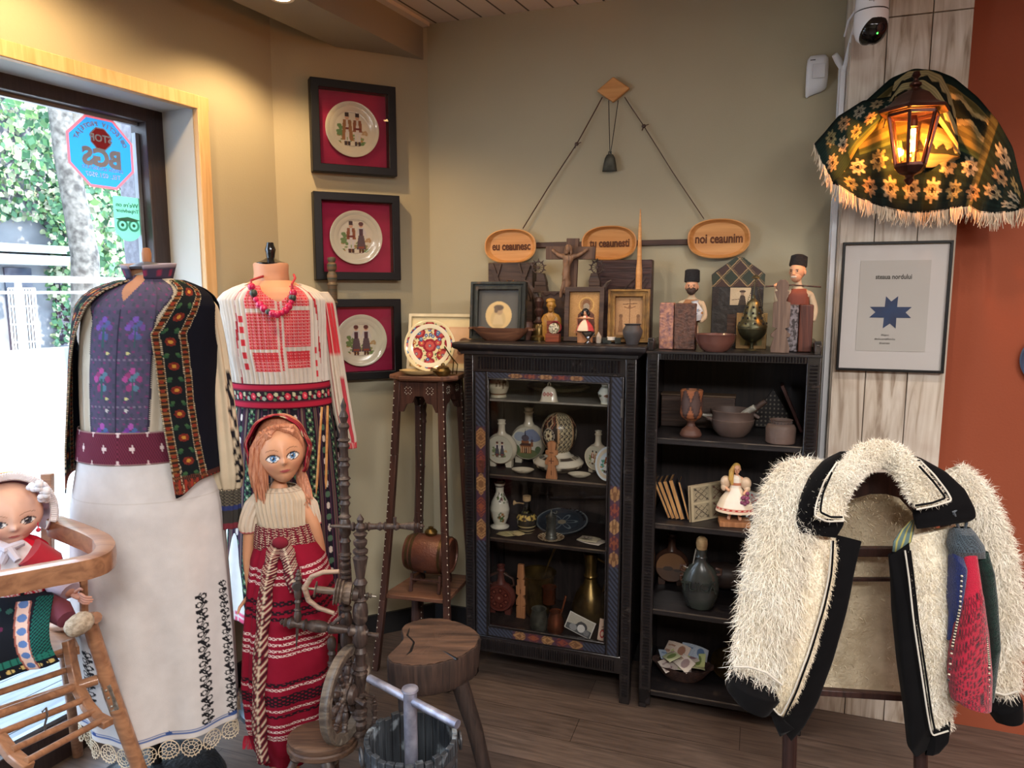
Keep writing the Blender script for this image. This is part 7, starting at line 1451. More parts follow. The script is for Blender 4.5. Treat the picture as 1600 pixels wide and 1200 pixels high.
def belt2(T_,V,Z,x):
 C=col3(T_.shape,(176,38,62)).astype(float);zt,zb_=Z.max(),Z.min();f=(Z-zb_)/(zt-zb_);m_=(f>.26)&(f<.76);C[m_]=(44,30,40);C[(np.abs(f-.26)<.03)|(np.abs(f-.76)<.03)]=(120,30,50);C[(f<.05)|(f>.95)]=(90,24,40)
 for k_ in range(-9,10):
  a0=k_*.34;
  for dx,df,r_,c_ in((0,.50,.055,(206,60,80)),(0,.50,.02,(236,150,150)),(.12,.58,.035,(196,196,160)),(-.12,.42,.035,(160,176,160)),(.17,.45,.03,(150,40,60)),(.09,.38,.025,(90,120,90)),(-.08,.62,.025,(110,130,100))):C[m_&(np.hypot((T_-a0-dx)/r_,(f-df)/(r_*2.6))<1)]=c_
 return lin(C)
mb=MB();bsurf(mb,X2,Y2,[(598,366,514,.76),(615,368,515,.76),(636,371,517,.76)],belt2,320,50,off=.006);mb.build('embroidered_belt',m_cloth,t,solid=.003)
def sk2(T_,V,Z,x):
 C=col3(T_.shape,(34,32,42)).astype(float);zt,zb_=Z.max(),Z.min();f=(Z-zb_)/(zt-zb_);k_=(T_/.30);q=(k_%1)-.5;odd=(np.floor(k_)%2==0)
 C[(np.abs(np.abs(q)-.46)<.03)]=(110,96,84);C[(np.abs(np.abs(q)-.38)<.02)]=(90,50,66)
 g_=(f*22);r_=(g_%1)-.5;C[odd&(np.hypot(q/.13,r_/.26)<1)]=(96,130,90);C[odd&(np.hypot(q/.05,r_/.10)<1)]=(214,206,190);C[odd&(np.hypot((np.abs(q)-.18)/.07,(np.abs(r_)-.3)/.14)<1)]=(70,110,84)
 C[(~odd)&(np.hypot(q/.12,(((f*9)%1)-.5)/.16)<1)]=(206,196,186);C[(~odd)&(np.abs(np.abs(q)-.22)<.025)]=(84,50,74);C[(~odd)&(np.hypot(q/.2,(((f*9+.5)%1)-.5)/.14)<1)]=(80,110,90);return lin(C)
mb=MB();bsurf(mb,X2,Y2,[(634,372,516,.76),(680,368,524,.8),(780,364,534,.85),(880,362,542,.9),(950,364,545,.9)],sk2,360,240,folds=lambda T_,V,Z:.010*np.sin(T_*11)*V,mask=lambda T_,V,Z:(T_>R(-62))|(T_<R(-140))|(V<.1));mb.build('flowered_skirt',m_felt,t,solid=.003)
mb=MB();bsurf(mb,X2,Y2,[(640,376,510,.7),(780,364,526,.8),(900,358,534,.9),(966,357,536,.9)],lambda T_,V,Z,x:lin(np.where(((V>.955)&~(((T_*22)%1<.2)|(np.abs(V-.975)<.003)))[...,None],np.array((226,96,130.)),np.array((222,220,216.)))),200,120,folds=lambda T_,V,Z:.006*np.sin(T_*13)*V);mb.build('underskirt',m_linen,t,solid=.002)
mb=MB();mb.tube([(0,0,.05),(0,0,1.0)],.018,12);mb.lathe([(0,.09),(.03,.09),(.05,.06),(.12,.045),(.15,.02),(.15,0)],36);mb.build('stand',mat('grey blue cast metal',(86,96,104),.35,.6,c2=(60,68,74)),t)
tn=thing('bead_necklace','necklace of crimson beads with dark spacers around the blouse neck','necklace',(X2,Y2,0))
pts=[(393,448),(396,458),(400,468),(406,476),(412,482),(419,487),(426,490),(433,491),(440,489),(446,485),(451,479),(455,472),(457,465),(458,458)]
def nk(px,py):
 f=(px-426)/36.;yy=-.115-.035*max(0,1-f*f)*(1+(py-455)/60.);p=A(px,py,Y2+yy);return(p[0]-X2,yy,p[2])
for i,p in enumerate(pts):big=i%3!=2;MB().ell(nk(*p),.0135 if big else .010,12,8).build('bead',mat('crimson bead',(206,36,92),.25,c2=(176,22,56),coat=.3)if i not in(5,12,1)else mat('green bead',(60,74,66),.3),tn)
mb=MB();mb.tube([nk(458,456),nk(456,444),(nk(452,434)[0],-.058,nk(452,434)[2]),(nk(444,428)[0],-.02,nk(444,428)[2])],.0042,6);mb.tube([nk(393,446),nk(392,438),(nk(398,432)[0],-.06,nk(398,432)[2]),(nk(404,428)[0],-.02,nk(404,428)[2])],.0042,6);mb.build('ribbon',mat('red ribbon',(186,50,60),.7),tn)
p0=Pk(.17,.10,0);zt_=float(A(518,401,p0.y)[2]);xs=float(A(518,401,p0.y)[0])
t=thing('carved_staff','tall turned and painted staff standing behind the blouse mannequin','staff',(xs,p0.y,0))
mb=MB();mb.lathe([(.016,.003),(.016,zt_-.20)],16);mb.build('shaft',mat('dark blue painted wood',(48,54,66),.5),t)
mb=MB();q_=zt_;mb.lathe([(.016,q_-.20),(.021,q_-.19),(.016,q_-.18),(.019,q_-.17),(.019,q_-.12),(.022,q_-.115),(.016,q_-.105),(.020,q_-.09),(.021,q_-.075),(.013,q_-.06),(.020,q_-.05),(.019,q_-.03),(.012,q_-.024),(.017,q_-.015),(.016,q_-.004),(0,q_)],20);mb.build('turned_head',mat('worn green and brown paint',(122,92,66),.5,c2=(58,70,60),ns=30,stretch=(.1,.1,3)),t)
for k_,(a,b)in enumerate((((503,636),(494,772)),((512,634),(509,764)))):
 pa,pb=A(*a,2.42),A(*b,2.40);mb=MB();mb.tube([tuple(pa-pa),tuple((pb-pa)*.9),tuple(pb-pa)],[.0042,.0042,.0012],8)
 o=mb.build('wooden_spindle',m_lime,None,loc=tuple(pa));tag(o,'thin pale wooden spindle hanging from the belt, %s of the pair'%('left' if k_==0 else 'right'),'spindle','thin spindles hanging at the belt')
# the big girl doll
Y3=2.12;X3=float(A(442,1000,Y3)[0])
t=thing('girl_doll','tall blonde girl doll in white blouse, headscarf and red striped skirt','doll',(X3,Y3,0))
s3=lambda px,py,yo=0.:(lambda p:(p[0]-X3,yo,p[2]))(A(px,py,Y3+yo))
sk_c=(214,158,122)
m_vinyl=vmat('doll vinyl',.42,spec=.4)
px_m=(Y3*math.cos(PT)+.5*math.sin(PT))/F
hc=s3(438,706,-.02);hw=72*px_m;hh=96*px_m
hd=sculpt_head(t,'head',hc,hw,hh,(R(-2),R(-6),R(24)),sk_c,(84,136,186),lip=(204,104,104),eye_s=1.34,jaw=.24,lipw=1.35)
m_dsk=mat('doll skin',sk_c,.45,c2=(206,150,114),ns=4,spec=.35)
J=[s3(440,880),s3(440,830),s3(438,785),s3(436,765),s3(437,745),s3(408,780),s3(391,820),s3(388,870),s3(392,925,-.03),s3(468,780),s3(489,815),s3(500,860,.02),s3(500,910,.04)]
skin('body',J,[(0,1),(1,2),(2,3),(3,4),(2,5),(5,6),(6,7),(7,8),(2,9),(9,10),(10,11),(11,12)],[.055,.06,.055,.028,.026,.026,.023,.020,.014,.026,.023,.020,.014],m_dsk,t)
def hand(parent,c,d,side,sc_,mt,name='hand',curl=.35,up=(0,-1,0)):
 """palm, four bent fingers and a thumb; c wrist, d pointing direction"""
 d=Vector(d).normalized();u=Vector(up);u=(u-d*u.dot(d)).normalized();s_=d.cross(u)*side;c=Vector(c)
 J=[c,c+d*.020*sc_,c+d*.045*sc_];E=[(0,1),(1,2)];Rr=[.012*sc_,.016*sc_,.014*sc_]
 skin(name,[tuple(j)for j in J],E,[(a,a*.6)for a in Rr],mt,parent)
 mb=MB()
 for k_,ln_ in enumerate((.040,.046,.043,.034)):
  b=c+d*.050*sc_+s_*((k_-1.5)*.0085*sc_);p1=b+d*ln_*.45*sc_+u*.003;p2=p1+(d*(1-curl)+-u*-curl*-1).normalized()*ln_*.33*sc_;p3=p2+(d*(1-curl*1.6)-u*-curl*-1.6).normalized()*ln_*.25*sc_
  mb.tube([tuple(b-d*.012*sc_),tuple(b),tuple(p1),tuple(p2),tuple(p3)],[.0052*sc_,.0052*sc_,.0046*sc_,.0042*sc_,.0028*sc_],8)
 b=c+d*.016*sc_-s_*.012*sc_;mb.tube([tuple(b),tuple(b+(d*.7-s_*.7)*.018*sc_),tuple(b+(d*.85-s_*.75+u*.2)*.032*sc_),tuple(b+(d*1.1-s_*.7+u*.3)*.042*sc_)],[.0066*sc_,.006*sc_,.0052*sc_,.0032*sc_],8)
 mb.build('fingers',mt,parent)
a=Vector(s3(392,925,-.03));b=Vector(s3(394,962,-.05));hand(t,a,b-a,-1,.95,m_dsk)
mb=MB();H_=np.array(hc);ghair=random.Random(9)
def hp_(px,py,yo):return s3(px,py,yo)
for side,strands in(('l',[((430,668),(417,678),(403,702),(399,745)),((429,667),(420,680),(409,700),(403,735)),((415,672),(402,700),(400,740),(404,780)),((424,668),(409,695),(407,735),(412,785)),((408,676),(397,705),(395,740),(398,765)),((432,668),(417,680),(412,720),(416,770)),((420,669),(404,690),(402,725),(408,770))]),('r',[((430,667),(448,669),(463,680),(469,702)),((435,666),(455,671),(467,686),(471,712)),((466,735),(470,752),(476,772),(481,790)),((468,725),(474,748),(480,768),(484,782))])):
 for st_ in strands:
  for k_ in range(7):
   dx=ghair.uniform(-4,4);dy=ghair.uniform(-5,5);yo=[-.068,-.072,-.060,-.045]if side=='l' else([-.066,-.052,-.024,-.01]if st_[0][1]<700 else[.03,.02,.0,-.02]);P_=[hp_(p[0]+dx*(.4+.3*i),p[1]+dy*(i>0),yo[i]+ghair.uniform(-.008,.012))for i,p in enumerate(st_)]
   mb.tube(P_,[.006,.009,.0075,.0015],6)
mb.ell((hc[0]-.002,hc[1]+.022,hc[2]+.02),(hw*.56,hw*.50,hh*.50),24,16)
mb.build('hair',mat('reddish blonde hair',(206,146,112),.5,c2=(176,112,84),ns=40,stretch=(5,5,.6),bs=.4),t)
def scarf_c(T_,V):
 C=col3(T_.shape,(168,44,62)).astype(float);q=(V*20+.3*np.sin(T_*2))%1;C[q<.16]=(40,32,36);C[(q>.16)&(q<.24)]=(214,190,150);C[(q>.5)&(q<.58)]=(120,60,40);C[(q>.62)&(q<.67)]=(226,206,190);return lin(C)
mb=MB();T_,V=np.meshgrid(np.linspace(-2.35,2.35,90),np.linspace(0,1,50),indexing='ij');rx=hw*(.60+.12*np.sin(V*math.pi));rz=hh*(.555+.06*np.sin(V*math.pi));yv=-.048+.16*V;rr=np.sqrt(np.clip(1-(V*1.0)**2.4,0.02,1))
P=np.stack([rx*np.sin(T_)*rr*(1+.03*np.sin(T_*9)),yv+.014-.020*np.cos(T_),.004+rz*np.cos(T_)*rr],2);mb.grid(P,scarf_c(T_,V),T=TR((hc[0]-.006,hc[1],hc[2]),(R(-10),R(-6),R(16))));mb.build('headscarf',m_cloth,t,solid=.003)
def bl3(T_,V,Z,x):
 C=col3(T_.shape,(206,188,164)).astype(float);f=V;C[(f<.10)&(((T_*22)%1)<.45)]=(176,160,140);C[np.abs(f-.12)<.01]=(170,150,130);return lin(C)
mb=MB();bsurf(mb,X3,Y3,[(762,412,462,.75),(768,403,472,.72),(782,396,482,.66),(800,400,482,.7),(828,408,482,.7)],bl3,160,60,folds=lambda T_,V,Z:.003*np.sin(T_*34)*sstep(0,.2,V));mb.build('blouse',m_linen,t,solid=.002)
sleeve('sleeve',t,X3,Y3,[(770,397,420),(785,384,414),(805,377,405),(822,374,402),(831,378,400)],m_linen,lambda T_,V:lin(np.where((V>.94)[...,None],np.array((196,110,110.)),np.array((216,200,180.)))),fold=.003,nf=11,Yo=-.01)
sleeve('sleeve',t,X3,Y3,[(770,462,482),(785,468,494),(805,474,499),(818,480,500)],m_linen,lambda T_,V:lin(np.where((V>.94)[...,None],np.array((196,110,110.)),np.array((216,200,180.)))),fold=.003,nf=11,Yo=.01)
def sash_c(T_,V,Z=None,x=None,n=26):
 C=col3(T_.shape,(110,26,42)).astype(float);q=(T_*n+.5*np.abs(((V*6)%1)-.5))%1;C[q<.12]=(206,186,160);C[(q>.5)&(q<.62)]=(44,24,30);z_=(V*6+np.abs((T_*n%1)-.5))%1;C[z_<.10]=(206,186,160);return lin(C)
mb=MB();bsurf(mb,X3,Y3,[(822,404,484,.8),(838,402,488,.8),(858,401,494,.8)],lambda T_,V,Z,x:sash_c(V*.25,T_*.6,n=40),180,40,off=.004);mb.build('sash',m_cloth,t,solid=.003)
def skirt3(T_,V,Z,x):
 C=col3(T_.shape,(136,20,44)).astype(float);py=V
 def chain(v0):d=(V-v0+.008*T_)/.0050;C[(np.abs(d)<1)&(np.abs(np.abs(d)-np.abs(np.sin(T_*34)))<.42)]=(226,206,200)
 for v0 in(.10,.125,.15,.36,.385,.41,.43,.735,.76,.785,.80):chain(v0)
 for v0 in(.57,.665):chain(v0)
 for v0,hw_ in((.225,.010),(.26,.008),(.285,.007),(.55,.008),(.62,.024),(.69,.007)):d=np.abs(V-v0+.008*T_);C[(d<hw_)&(np.sin(T_*40)*np.sin(V*400)>-.45)]=(40,22,30)
 C[(V>.235)&(V<.29)&(C[...,0]>170)]=(196,36,44);return lin(C)
rows=[(848,404,492,.85),(880,395,507,.9),(930,389,519,.95),(1000,384,525,.95),(1080,381,521,.92),(1140,388,512,.9),(1172,398,500,.85),(1196,416,480,.8)]
mb=MB();bsurf(mb,X3,Y3,rows,skirt3,420,360,folds=lambda T_,V,Z:.006*np.sin(T_*7+1)*sstep(0,.4,V)-.010*np.exp(-((T_+R(42))/.08)**2));mb.build('striped_skirt',m_cloth,t,solid=.002)
def ribbon(pts,wd,name,parent,cf,mt=m_cloth,n=60,tw=0.):
 c=curve(pts,n);mb=MB();P=np.zeros((n,9,3));
 for i in range(n):
  d=c[min(i+1,n-1)]-c[max(0,i-1)];sd=np.array([d[2],0,-d[0]]);sd/=np.linalg.norm(sd)+1e-9
  for j in range(9):f=j/8-.5;P[i,j]=c[i]+sd*f*wd*(1+.12*math.sin(i*.25))+np.array([0,.010*(2*f)**2,0])
 S,T_=np.meshgrid(np.linspace(0,1,n),np.linspace(0,1,9),indexing='ij');mb.grid(P,cf(S,T_));return mb.build(name,mt,parent,solid=.0025)
def tie_c(S,T_):
 C=col3(S.shape,(110,26,42)).astype(float);C[(np.abs(T_-.5)<.10)]=(206,186,160);q=(S*44+np.abs(T_-.5)*2.2)%1;C[q<.25]=(206,186,160);C[(q>.5)&(q<.72)]=(44,24,30);return lin(C)
rf=lambda px,py,yo:np.array(s3(px,py,yo))
ribbon([rf(436,846,-.09),rf(424,870,-.115),rf(414,920,-.135),rf(407,1000,-.14),rf(402,1090,-.14),rf(404,1150,-.13),rf(410,1195,-.12)],.040,'sash_end',t,tie_c,n=150)
ribbon([rf(440,846,-.09),rf(448,870,-.118),rf(456,900,-.13),rf(462,926,-.135)],.046,'sash_end',t,tie_c,n=70)
mb=MB();mb.ell(s3(438,848,-.10),(.024,.014,.018),14,10,C=lin((120,34,48)));mb.build('sash_knot',m_cloth,t)
mb=MB()
for k_ in range(14):a=s3(382+k_*1.1,1150,-.03);mb.tube([a,(a[0]+rnd.uniform(-.006,.006),a[1],a[2]-.02),(a[0]+rnd.uniform(-.01,.01),a[1]-.004,a[2]-.042)],.0016,5)
mb.build('tassel',mat('red wool',(190,30,60),.9),t)
mb=MB()
for px in(425,462):a=s3(px,1200,-.01);mb.tube([a,(a[0],a[1],.05)],[.03,.022],12);mb.ell((a[0],a[1]-.03,.03),(.028,.06,.03),14,8)
mb.build('legs',m_dsk,t)if False else None
for sx,px in((-1,432),(1,458)):a=s3(px,1170,0);skin('leg',[a,(a[0],a[1],.06),(a[0],a[1]-.05,.025)],[(0,1),(1,2)],[.026,.018,.018],m_dsk,t)
# spinning wheel
YW=1.93
m_spin=wood('grey brown turned wood',(76,62,56),(44,36,34),'z',14,.45,.35,wear=(112,100,90))
base_c=G(543,1168,.085);OW=np.array([base_c[0],YW,0.])
t=thing('spinning_wheel','antique turned grey wooden spinning wheel in front of the girl doll','spinning wheel',tuple(OW))
wp=lambda px,py,Y=YW:tuple(A(px,py,Y)-OW)
zc=float(A(543,1150,YW)[2])
mb=MB();mb.lathe([(.094,zc-.035),(.101,zc-.03),(.101,zc-.018),(.096,zc-.014),(.099,zc-.008),(.098,zc+.002),(.088,zc+.006),(0,zc+.006)],40,sx=1.,sy=.8);mb.build('round_base',wood('brown turned base',(110,84,66),(70,52,44),'x',10,.5,.3),t)
for px_,fx,fy in((500,-.19,-.13),(560,.12,-.14),(545,.0,.16)):
 mb=MB();a=Vector(((px_-543)*.0014,fy*.4,zc-.03));turned(mb,a,(fx,fy,.0),.017,px_);mb.build('leg',m_spin,t)
mb=MB();a=wp(563,1150);turned(mb,a,wp(563,830),.0205,3,tip=.05);mb.build('post',m_spin,t)
mb=MB();turned(mb,wp(543,1150,YW+.06),wp(537,660,YW+.06),.0168,8,tip=.07);mb.build('distaff',m_spin,t)
mb=MB();turned(mb,wp(520,1120,YW+.08),wp(518,995,YW+.08),.013,12);mb.build('rear_post',m_spin,t)
mb=MB();a,b=wp(548,823,YW+.01),wp(650,822,YW+.02);turned(mb,a,b,.0125,21,tip=.025);mb.tube([wp(515,822,YW),wp(548,823,YW+.01)],[.004,.007],8);mb.tube([wp(617,820,YW),wp(617,808,YW)],[.004,.005],8);mb.build('distaff_arm',m_spin,t)
mb=MB();turned(mb,wp(575,988,YW),wp(448,973,YW-.02),.0165,5,tip=.02);mb.tube([wp(570,990,YW),wp(592,993,YW)],[.006,.007],8);mb.tube([wp(520,975,YW-.02),wp(536,962,YW-.05)],[.005,.006],8);mb.build('crossbar',m_spin,t)
mb=MB();turned(mb,wp(465,972,YW-.02),wp(466,900,YW-.02),.010,31,tip=.02);mb.tube([wp(465,978,YW-.02),wp(463,1010,YW-.02)],[.005,.002],8);mb.build('maiden',m_spin,t)
mb=MB();mb.lathe([(.011,-.008),(.014,0),(.011,.008)],16,T=TR(wp(464,916,YW-.03),(R(90),0,.3)));mb.build('leather_bearing',mat('dark leather',(44,38,36),.6),t)
mb=MB();ax0,ax1=Vector(wp(470,918,YW-.02)),Vector(wp(588,932,YW));mb.tube([tuple(ax0),tuple(ax1)],.0042,8);mb.lathe([(.006,0),(.009,.006),(.005,.010),(.007,.016),(0,.02)],12,T=Matrix.Translation(ax1-(ax1-ax0).normalized()*.03)@(ax1-ax0).to_track_quat('Z','Y').to_matrix().to_4x4());mb.build('spindle_axle',mat('worn steel',(140,134,124),.35,.8,c2=(84,78,72)),t)
mb=MB();mb.tube([wp(530,893,YW-.03),wp(505,894,YW-.03),wp(487,901,YW-.03),wp(476,918,YW-.03),wp(482,938,YW-.03),wp(498,950,YW-.03),wp(522,958,YW-.03)],[.0062,.0068,.0075,.009,.0075,.0068,.0058],10);mb.build('flyer',wood('pale worn wood',(176,150,128),(120,98,84),'x',12,.5,.3),t)
d_=(ax1-ax0).normalized().to_track_quat('Z','Y').to_matrix().to_4x4();L_=(ax1-ax0).length
mb=MB();Tm=Matrix.Translation(ax0)@d_;mb.lathe([(.010,L_*.18),(.010,L_*.45)],14,T=Tm);mb.lathe([(.012,L_*.44),(.036,L_*.45),(.038,L_*.46),(.030,L_*.475),(.036,L_*.49),(.036,L_*.50),(.026,L_*.515),(.033,L_*.53),(.034,L_*.55),(.024,L_*.56),(.030,L_*.60),(.031,L_*.66),(.012,L_*.67)],28,T=Tm);mb.lathe([(.010,L_*.18),(.022,L_*.185),(.022,L_*.20),(.010,L_*.21)],20,T=Tm);mb.build('bobbin',wood('bobbin wood',(128,112,98),(70,58,52),'x',12,.45,.3),t)
mb=MB();mb.lathe([(.012,L_*.68),(.020,L_*.69),(.020,L_*.76),(.011,L_*.77),(.016,L_*.80),(.010,L_*.82)],18,T=Tm);mb.build('whorl',m_spin,t)
wc=Vector(wp(541,1084,YW-.035));Rw=72*(YW*math.cos(PT)+1.2*math.sin(PT))/F;WT=Matrix.Translation(wc)@Matrix.Rotation(R(76),4,'Z')
mb=MB();mb.lathe([(Rw*.80,-.011),(Rw*.84,-.014),(Rw*.97,-.014),(Rw,-.010),(Rw*.985,-.003),(Rw*.985,.003),(Rw,.010),(Rw*.97,.014),(Rw*.84,.014),(Rw*.80,.011),(Rw*.80,-.011)],64,T=WT@Matrix.Rotation(R(90),4,'X'),cap=False);mb.build('wheel_rim',wood('worn rim wood',(112,102,90),(66,58,54),'x',8,.45,.3,wear=(170,160,146)),t)
mb=MB();mb.lathe([(.010,-.036),(.024,-.030),(.028,-.018),(.022,-.010),(.030,0),(.022,.010),(.028,.018),(.024,.030),(.010,.036)],24,T=WT@Matrix.Rotation(R(90),4,'X'));mb.build('hub',m_spin,t)
for k_ in range(10):
 a=2*math.pi*k_/10+.15;mb=MB();turned(mb,(.024*math.cos(a),0,.024*math.sin(a)),(Rw*.81*math.cos(a),0,Rw*.81*math.sin(a)),.0088,40,T=WT,seg=10);mb.build('spoke',m_spin,t)
mb=MB();mb.tube([tuple(wc),tuple(wc+Vector((.06,-.035,-.012)))],[.006,.008],8);mb.build('axle_peg',m_spin,t)
mb=MB();turned(mb,wp(586,1128,YW-.02),wp(585,1098,YW-.02),.010,50,tip=.025);mb.tube([wp(586,1090,YW-.02),wp(570,1086,YW-.04)],.0035,6);mb.tube([wp(586,1092,YW-.02),wp(580,1100,YW-.05),wp(584,1112,YW-.04)],.0026,6);mb.tube([wp(586,1128,YW-.02),wp(575,1150,YW)],.008,8);mb.build('foot_post',m_spin,t)
# tree-slab stool
ZS=.42
outl=[(497,705),(508,690),(530,668),(556,645),(572,620),(566,598),(560,572),(580,556),(610,545),(645,535),(685,530),(725,530),(765,533),(800,542),(835,553),(865,565),(890,580),(910,597),(919,615),(908,632),(905,650),(893,665),(868,680),(850,695),(828,706),(805,716),(775,722),(745,730),(705,740),(660,744),(610,745),(560,742),(520,732),(500,722)]
pg=[G(430+.35*a,780+.35*b,ZS)for a,b in outl];pc=np.mean(pg,0)
t=thing('stump_stool','rustic stool made of a thick tree slab on splayed dark legs','stool',(pc[0],pc[1],0))
c2=curve([(p[0]-pc[0],p[1]-pc[1],0)for p in pg]+[(pg[0][0]-pc[0],pg[0][1]-pc[1],0)],90)[:-1]
mb=MB();rings=[]
for f,z_ in((.0,ZS-.108),(.5,ZS-.108),(.93,ZS-.110),(.975,ZS-.10),(.985,ZS-.07),(.995,ZS-.04),(1.0,ZS-.012),(.985,ZS-.002),(.94,ZS)):rings.append([(p[0]*f*(1+.012*math.sin(i*.9+z_*60)),p[1]*f,z_)for i,p in enumerate(c2)])
mb.loft(rings,cap=False);mb.build('bark_edge',wood('dark slab edge',(74,56,48),(42,33,30),'z',10,.7,.6),t)
mb=MB();rings=[[(p[0]*f,p[1]*f,ZS+(.001+.0015*math.sin(i*2.1+f*9)))for i,p in enumerate(c2)]for f in(.965,.8,.6,.4,.2,.02)];mb.loft(rings)
def slab_mat():
 m,nt,ln,b=_new('slab end grain');tc=nt.new('ShaderNodeTexCoord');n=nt.new('ShaderNodeTexNoise');n.inputs['Scale'].default_value=14;n.inputs['Detail'].default_value=9;mp=nt.new('ShaderNodeMapping');mp.inputs['Rotation'].default_value=(0,0,.5);mp.inputs['Scale'].default_value=(.35,2.2,1);ln.new(tc.outputs['Object'],mp.inputs[0]);ln.new(mp.outputs[0],n.inputs[0])
 r=nt.new('ShaderNodeValToRGB');e=r.color_ramp.elements;e[0].position=.3;e[0].color=L4((50,37,32));e[1].position=.7;e[1].color=L4((112,84,67));ln.new(n.outputs[0],r.inputs[0]);ln.new(r.outputs[0],b.inputs['Base Color']);b.inputs['Roughness'].default_value=.6;_bump(nt,ln,b,n.outputs[0],.5,.004);return m
mb.build('slab_top',slab_mat(),t)
ck=[G(430+.35*a,780+.35*b,ZS)for a,b in((738,672),(770,690),(812,716))]
mb=MB();mb.tube([tuple(p-pc*np.array([1,1,0])+np.array([0,0,.001]))for p in ck],[.001,.004,.006],6,flat=.5)
ck=[G(430+.35*a,780+.35*b,ZS)for a,b in((600,575),(590,610),(620,640),(605,680),(580,705))];mb.tube([tuple(p-pc*np.array([1,1,0])+np.array([0,0,.001]))for p in ck],[.002,.005,.004,.005,.001],6,flat=.5);mb.build('crack',m_black,t)
for(ax_,ay_),(bx_,by_,Yb)in(((.09,-.08),(760,1215,2.13)),((-.09,-.07),(640,1260,2.10)),((.0,.09),(700,1075,2.52))):
 b=G(bx_,by_,0);mb=MB();p_=[(ax_,ay_,ZS-.10),(b[0]-pc[0],b[1]-pc[1],.0)];mid=tuple((p_[0][i]+p_[1][i])/2+(.006 if i==0 else 0)for i in range(3));mb.tube([p_[0],mid,p_[1]],[.030,.027,.022],10);mb.build('leg',wood('dark log leg',(60,46,40),(34,27,25),'z',9,.7,.5),t)
# stave bucket with iron T press
YB=1.81;bc=A(642,1150,YB);RBk=71*((YB*math.cos(PT)+1.3*math.sin(PT))/F);ZB2=float(bc[2])
t=thing('stave_bucket','round bucket of dark separate staves with an iron band','bucket',(bc[0],YB,0))
nst=30;bm_=wood('blue black staves',(64,70,76),(34,38,44),'z',10,.55,.4,wear=(128,140,150))
for k_ in range(nst):
 a=2*math.pi*k_/nst;T=TR((RBk*.955*math.cos(a),RBk*.955*math.sin(a),0),(0,0,a));mb=MB();hz=ZB2+.004*math.sin(k_*2.7);mb.box((0,0,hz/2),(.014,2*math.pi*RBk/nst*.84,hz),T=T);mb.build('stave',bm_,t,bevel=.002)
mb=MB();mb.lathe([(0,.02),(RBk*.93,.02)],40,cap=False);mb.build('bottom',bm_,t)
for z_ in(ZB2-.045,.06):mb=MB();mb.lathe([(RBk*1.01,z_-.011),(RBk*1.02,z_-.011),(RBk*1.02,z_+.011),(RBk*1.01,z_+.011)],48,cap=False);mb.build('iron_band',mat('dull iron',(92,96,102),.45,.6,c2=(54,56,60),ns=30),t)
for a0 in(R(200),R(12)):mb=MB();c=(RBk*1.08*math.cos(a0),RBk*1.08*math.sin(a0),ZB2-.03);mb.tube([(c[0]+.022*math.cos(b_)*math.cos(a0+1.57),c[1]+.022*math.cos(b_)*math.sin(a0+1.57),c[2]+.022*math.sin(b_))for b_ in np.linspace(0,2*math.pi,18,endpoint=False)],.004,6,closed=True);mb.build('ring_handle',_mc['dull iron'],t)
m_iron=mat('galvanised iron pipe',(176,178,196),.4,.5,c2=(120,122,140),ns=22,bs=.3)
t=thing('press_handle','iron T-shaped press handle standing in the stave bucket','press handle',(bc[0],YB,0))
zt_=float(A(640,1085,YB)[2]);mb=MB();mb.tube([(0,0,.03),(0,0,zt_+.012)],.0185,20);mb.lathe([(.0185,zt_+.008),(.023,zt_+.012),(.022,zt_+.018),(0,zt_+.020)],24);mb.lathe([(.09,.026),(.09,.04),(0,.045)],32);mb.build('upright',m_iron,t)
pa,pb=G(577,1060,zt_-.015),G(715,1132,zt_-.015);O_=np.array([bc[0],YB,0]);mb=MB();mb.tube([tuple(pa-O_),tuple(pb-O_)],.0115,14);mb.build('crossbar',m_iron,t)
# plant stand and what stands on it
m_std=wood('red brown inlaid walnut',(82,54,45),(50,33,30),'z',9,.4,.2)
m_pearl=mat('mother of pearl dots',(206,200,184),.3)
TPZ=1.262
fl,fr,br=np.array([-.464,2.90]),np.array([-.285,2.862]),np.array([-.225,3.035]);blk=fl+br-fr;cc=(fl+br)/2
yaw=math.atan2(fr[1]-fl[1],fr[0]-fl[0]);t=thing('plant_stand','tall splayed walnut plant stand dotted with mother of pearl in the corner','plant stand',(cc[0],cc[1],0),yaw)
iv=Matrix.Rotation(-yaw,3,'Z')
lc_=lambda p,z_=0:tuple(iv@Vector((p[0]-cc[0],p[1]-cc[1],z_)))
tops=[fl,fr,br,blk];feet=[np.array([-.580,2.875]),np.array([-.262,2.80]),np.array([-.165,3.10]),np.array([-.43,3.17])]
for k_,(a,b)in enumerate(zip(tops,feet)):
 pa,pb=Vector(lc_(a,TPZ-.02)),Vector(lc_(b,0));mb=MB();pts=[pa.lerp(pb,f)+(pb-pa).cross(Vector((0,0,1))).normalized()*0 for f in(0,.25,.5,.75,1)]
 bow=Vector((pb.x-pa.x,pb.y-pa.y,0));pts=[p+bow*(-.10*math.sin(math.pi*f))for p,f in zip(pts,(0,.25,.5,.75,1))]
 for i in range(4):mb.bar(tuple(pts[i]),tuple(pts[i+1]),.026,.030,up=(0,1,0))
 leg=mb.build('leg',m_std,t,bevel=.002);mb=MB();nd=42
 for i in range(nd):
  f=(i+.5)/nd;p=pa.lerp(pb,f)+bow*(-.10*math.sin(math.pi*f));mb.ell((p.x+(.012 if k_!=0 else-.010),p.y-.0150,p.z),(.0030,.002,.0030),6,4)
 mb.build('pearl_dots',m_pearl,leg)
w1,d1=np.linalg.norm(fr-fl),np.linalg.norm(br-fr)
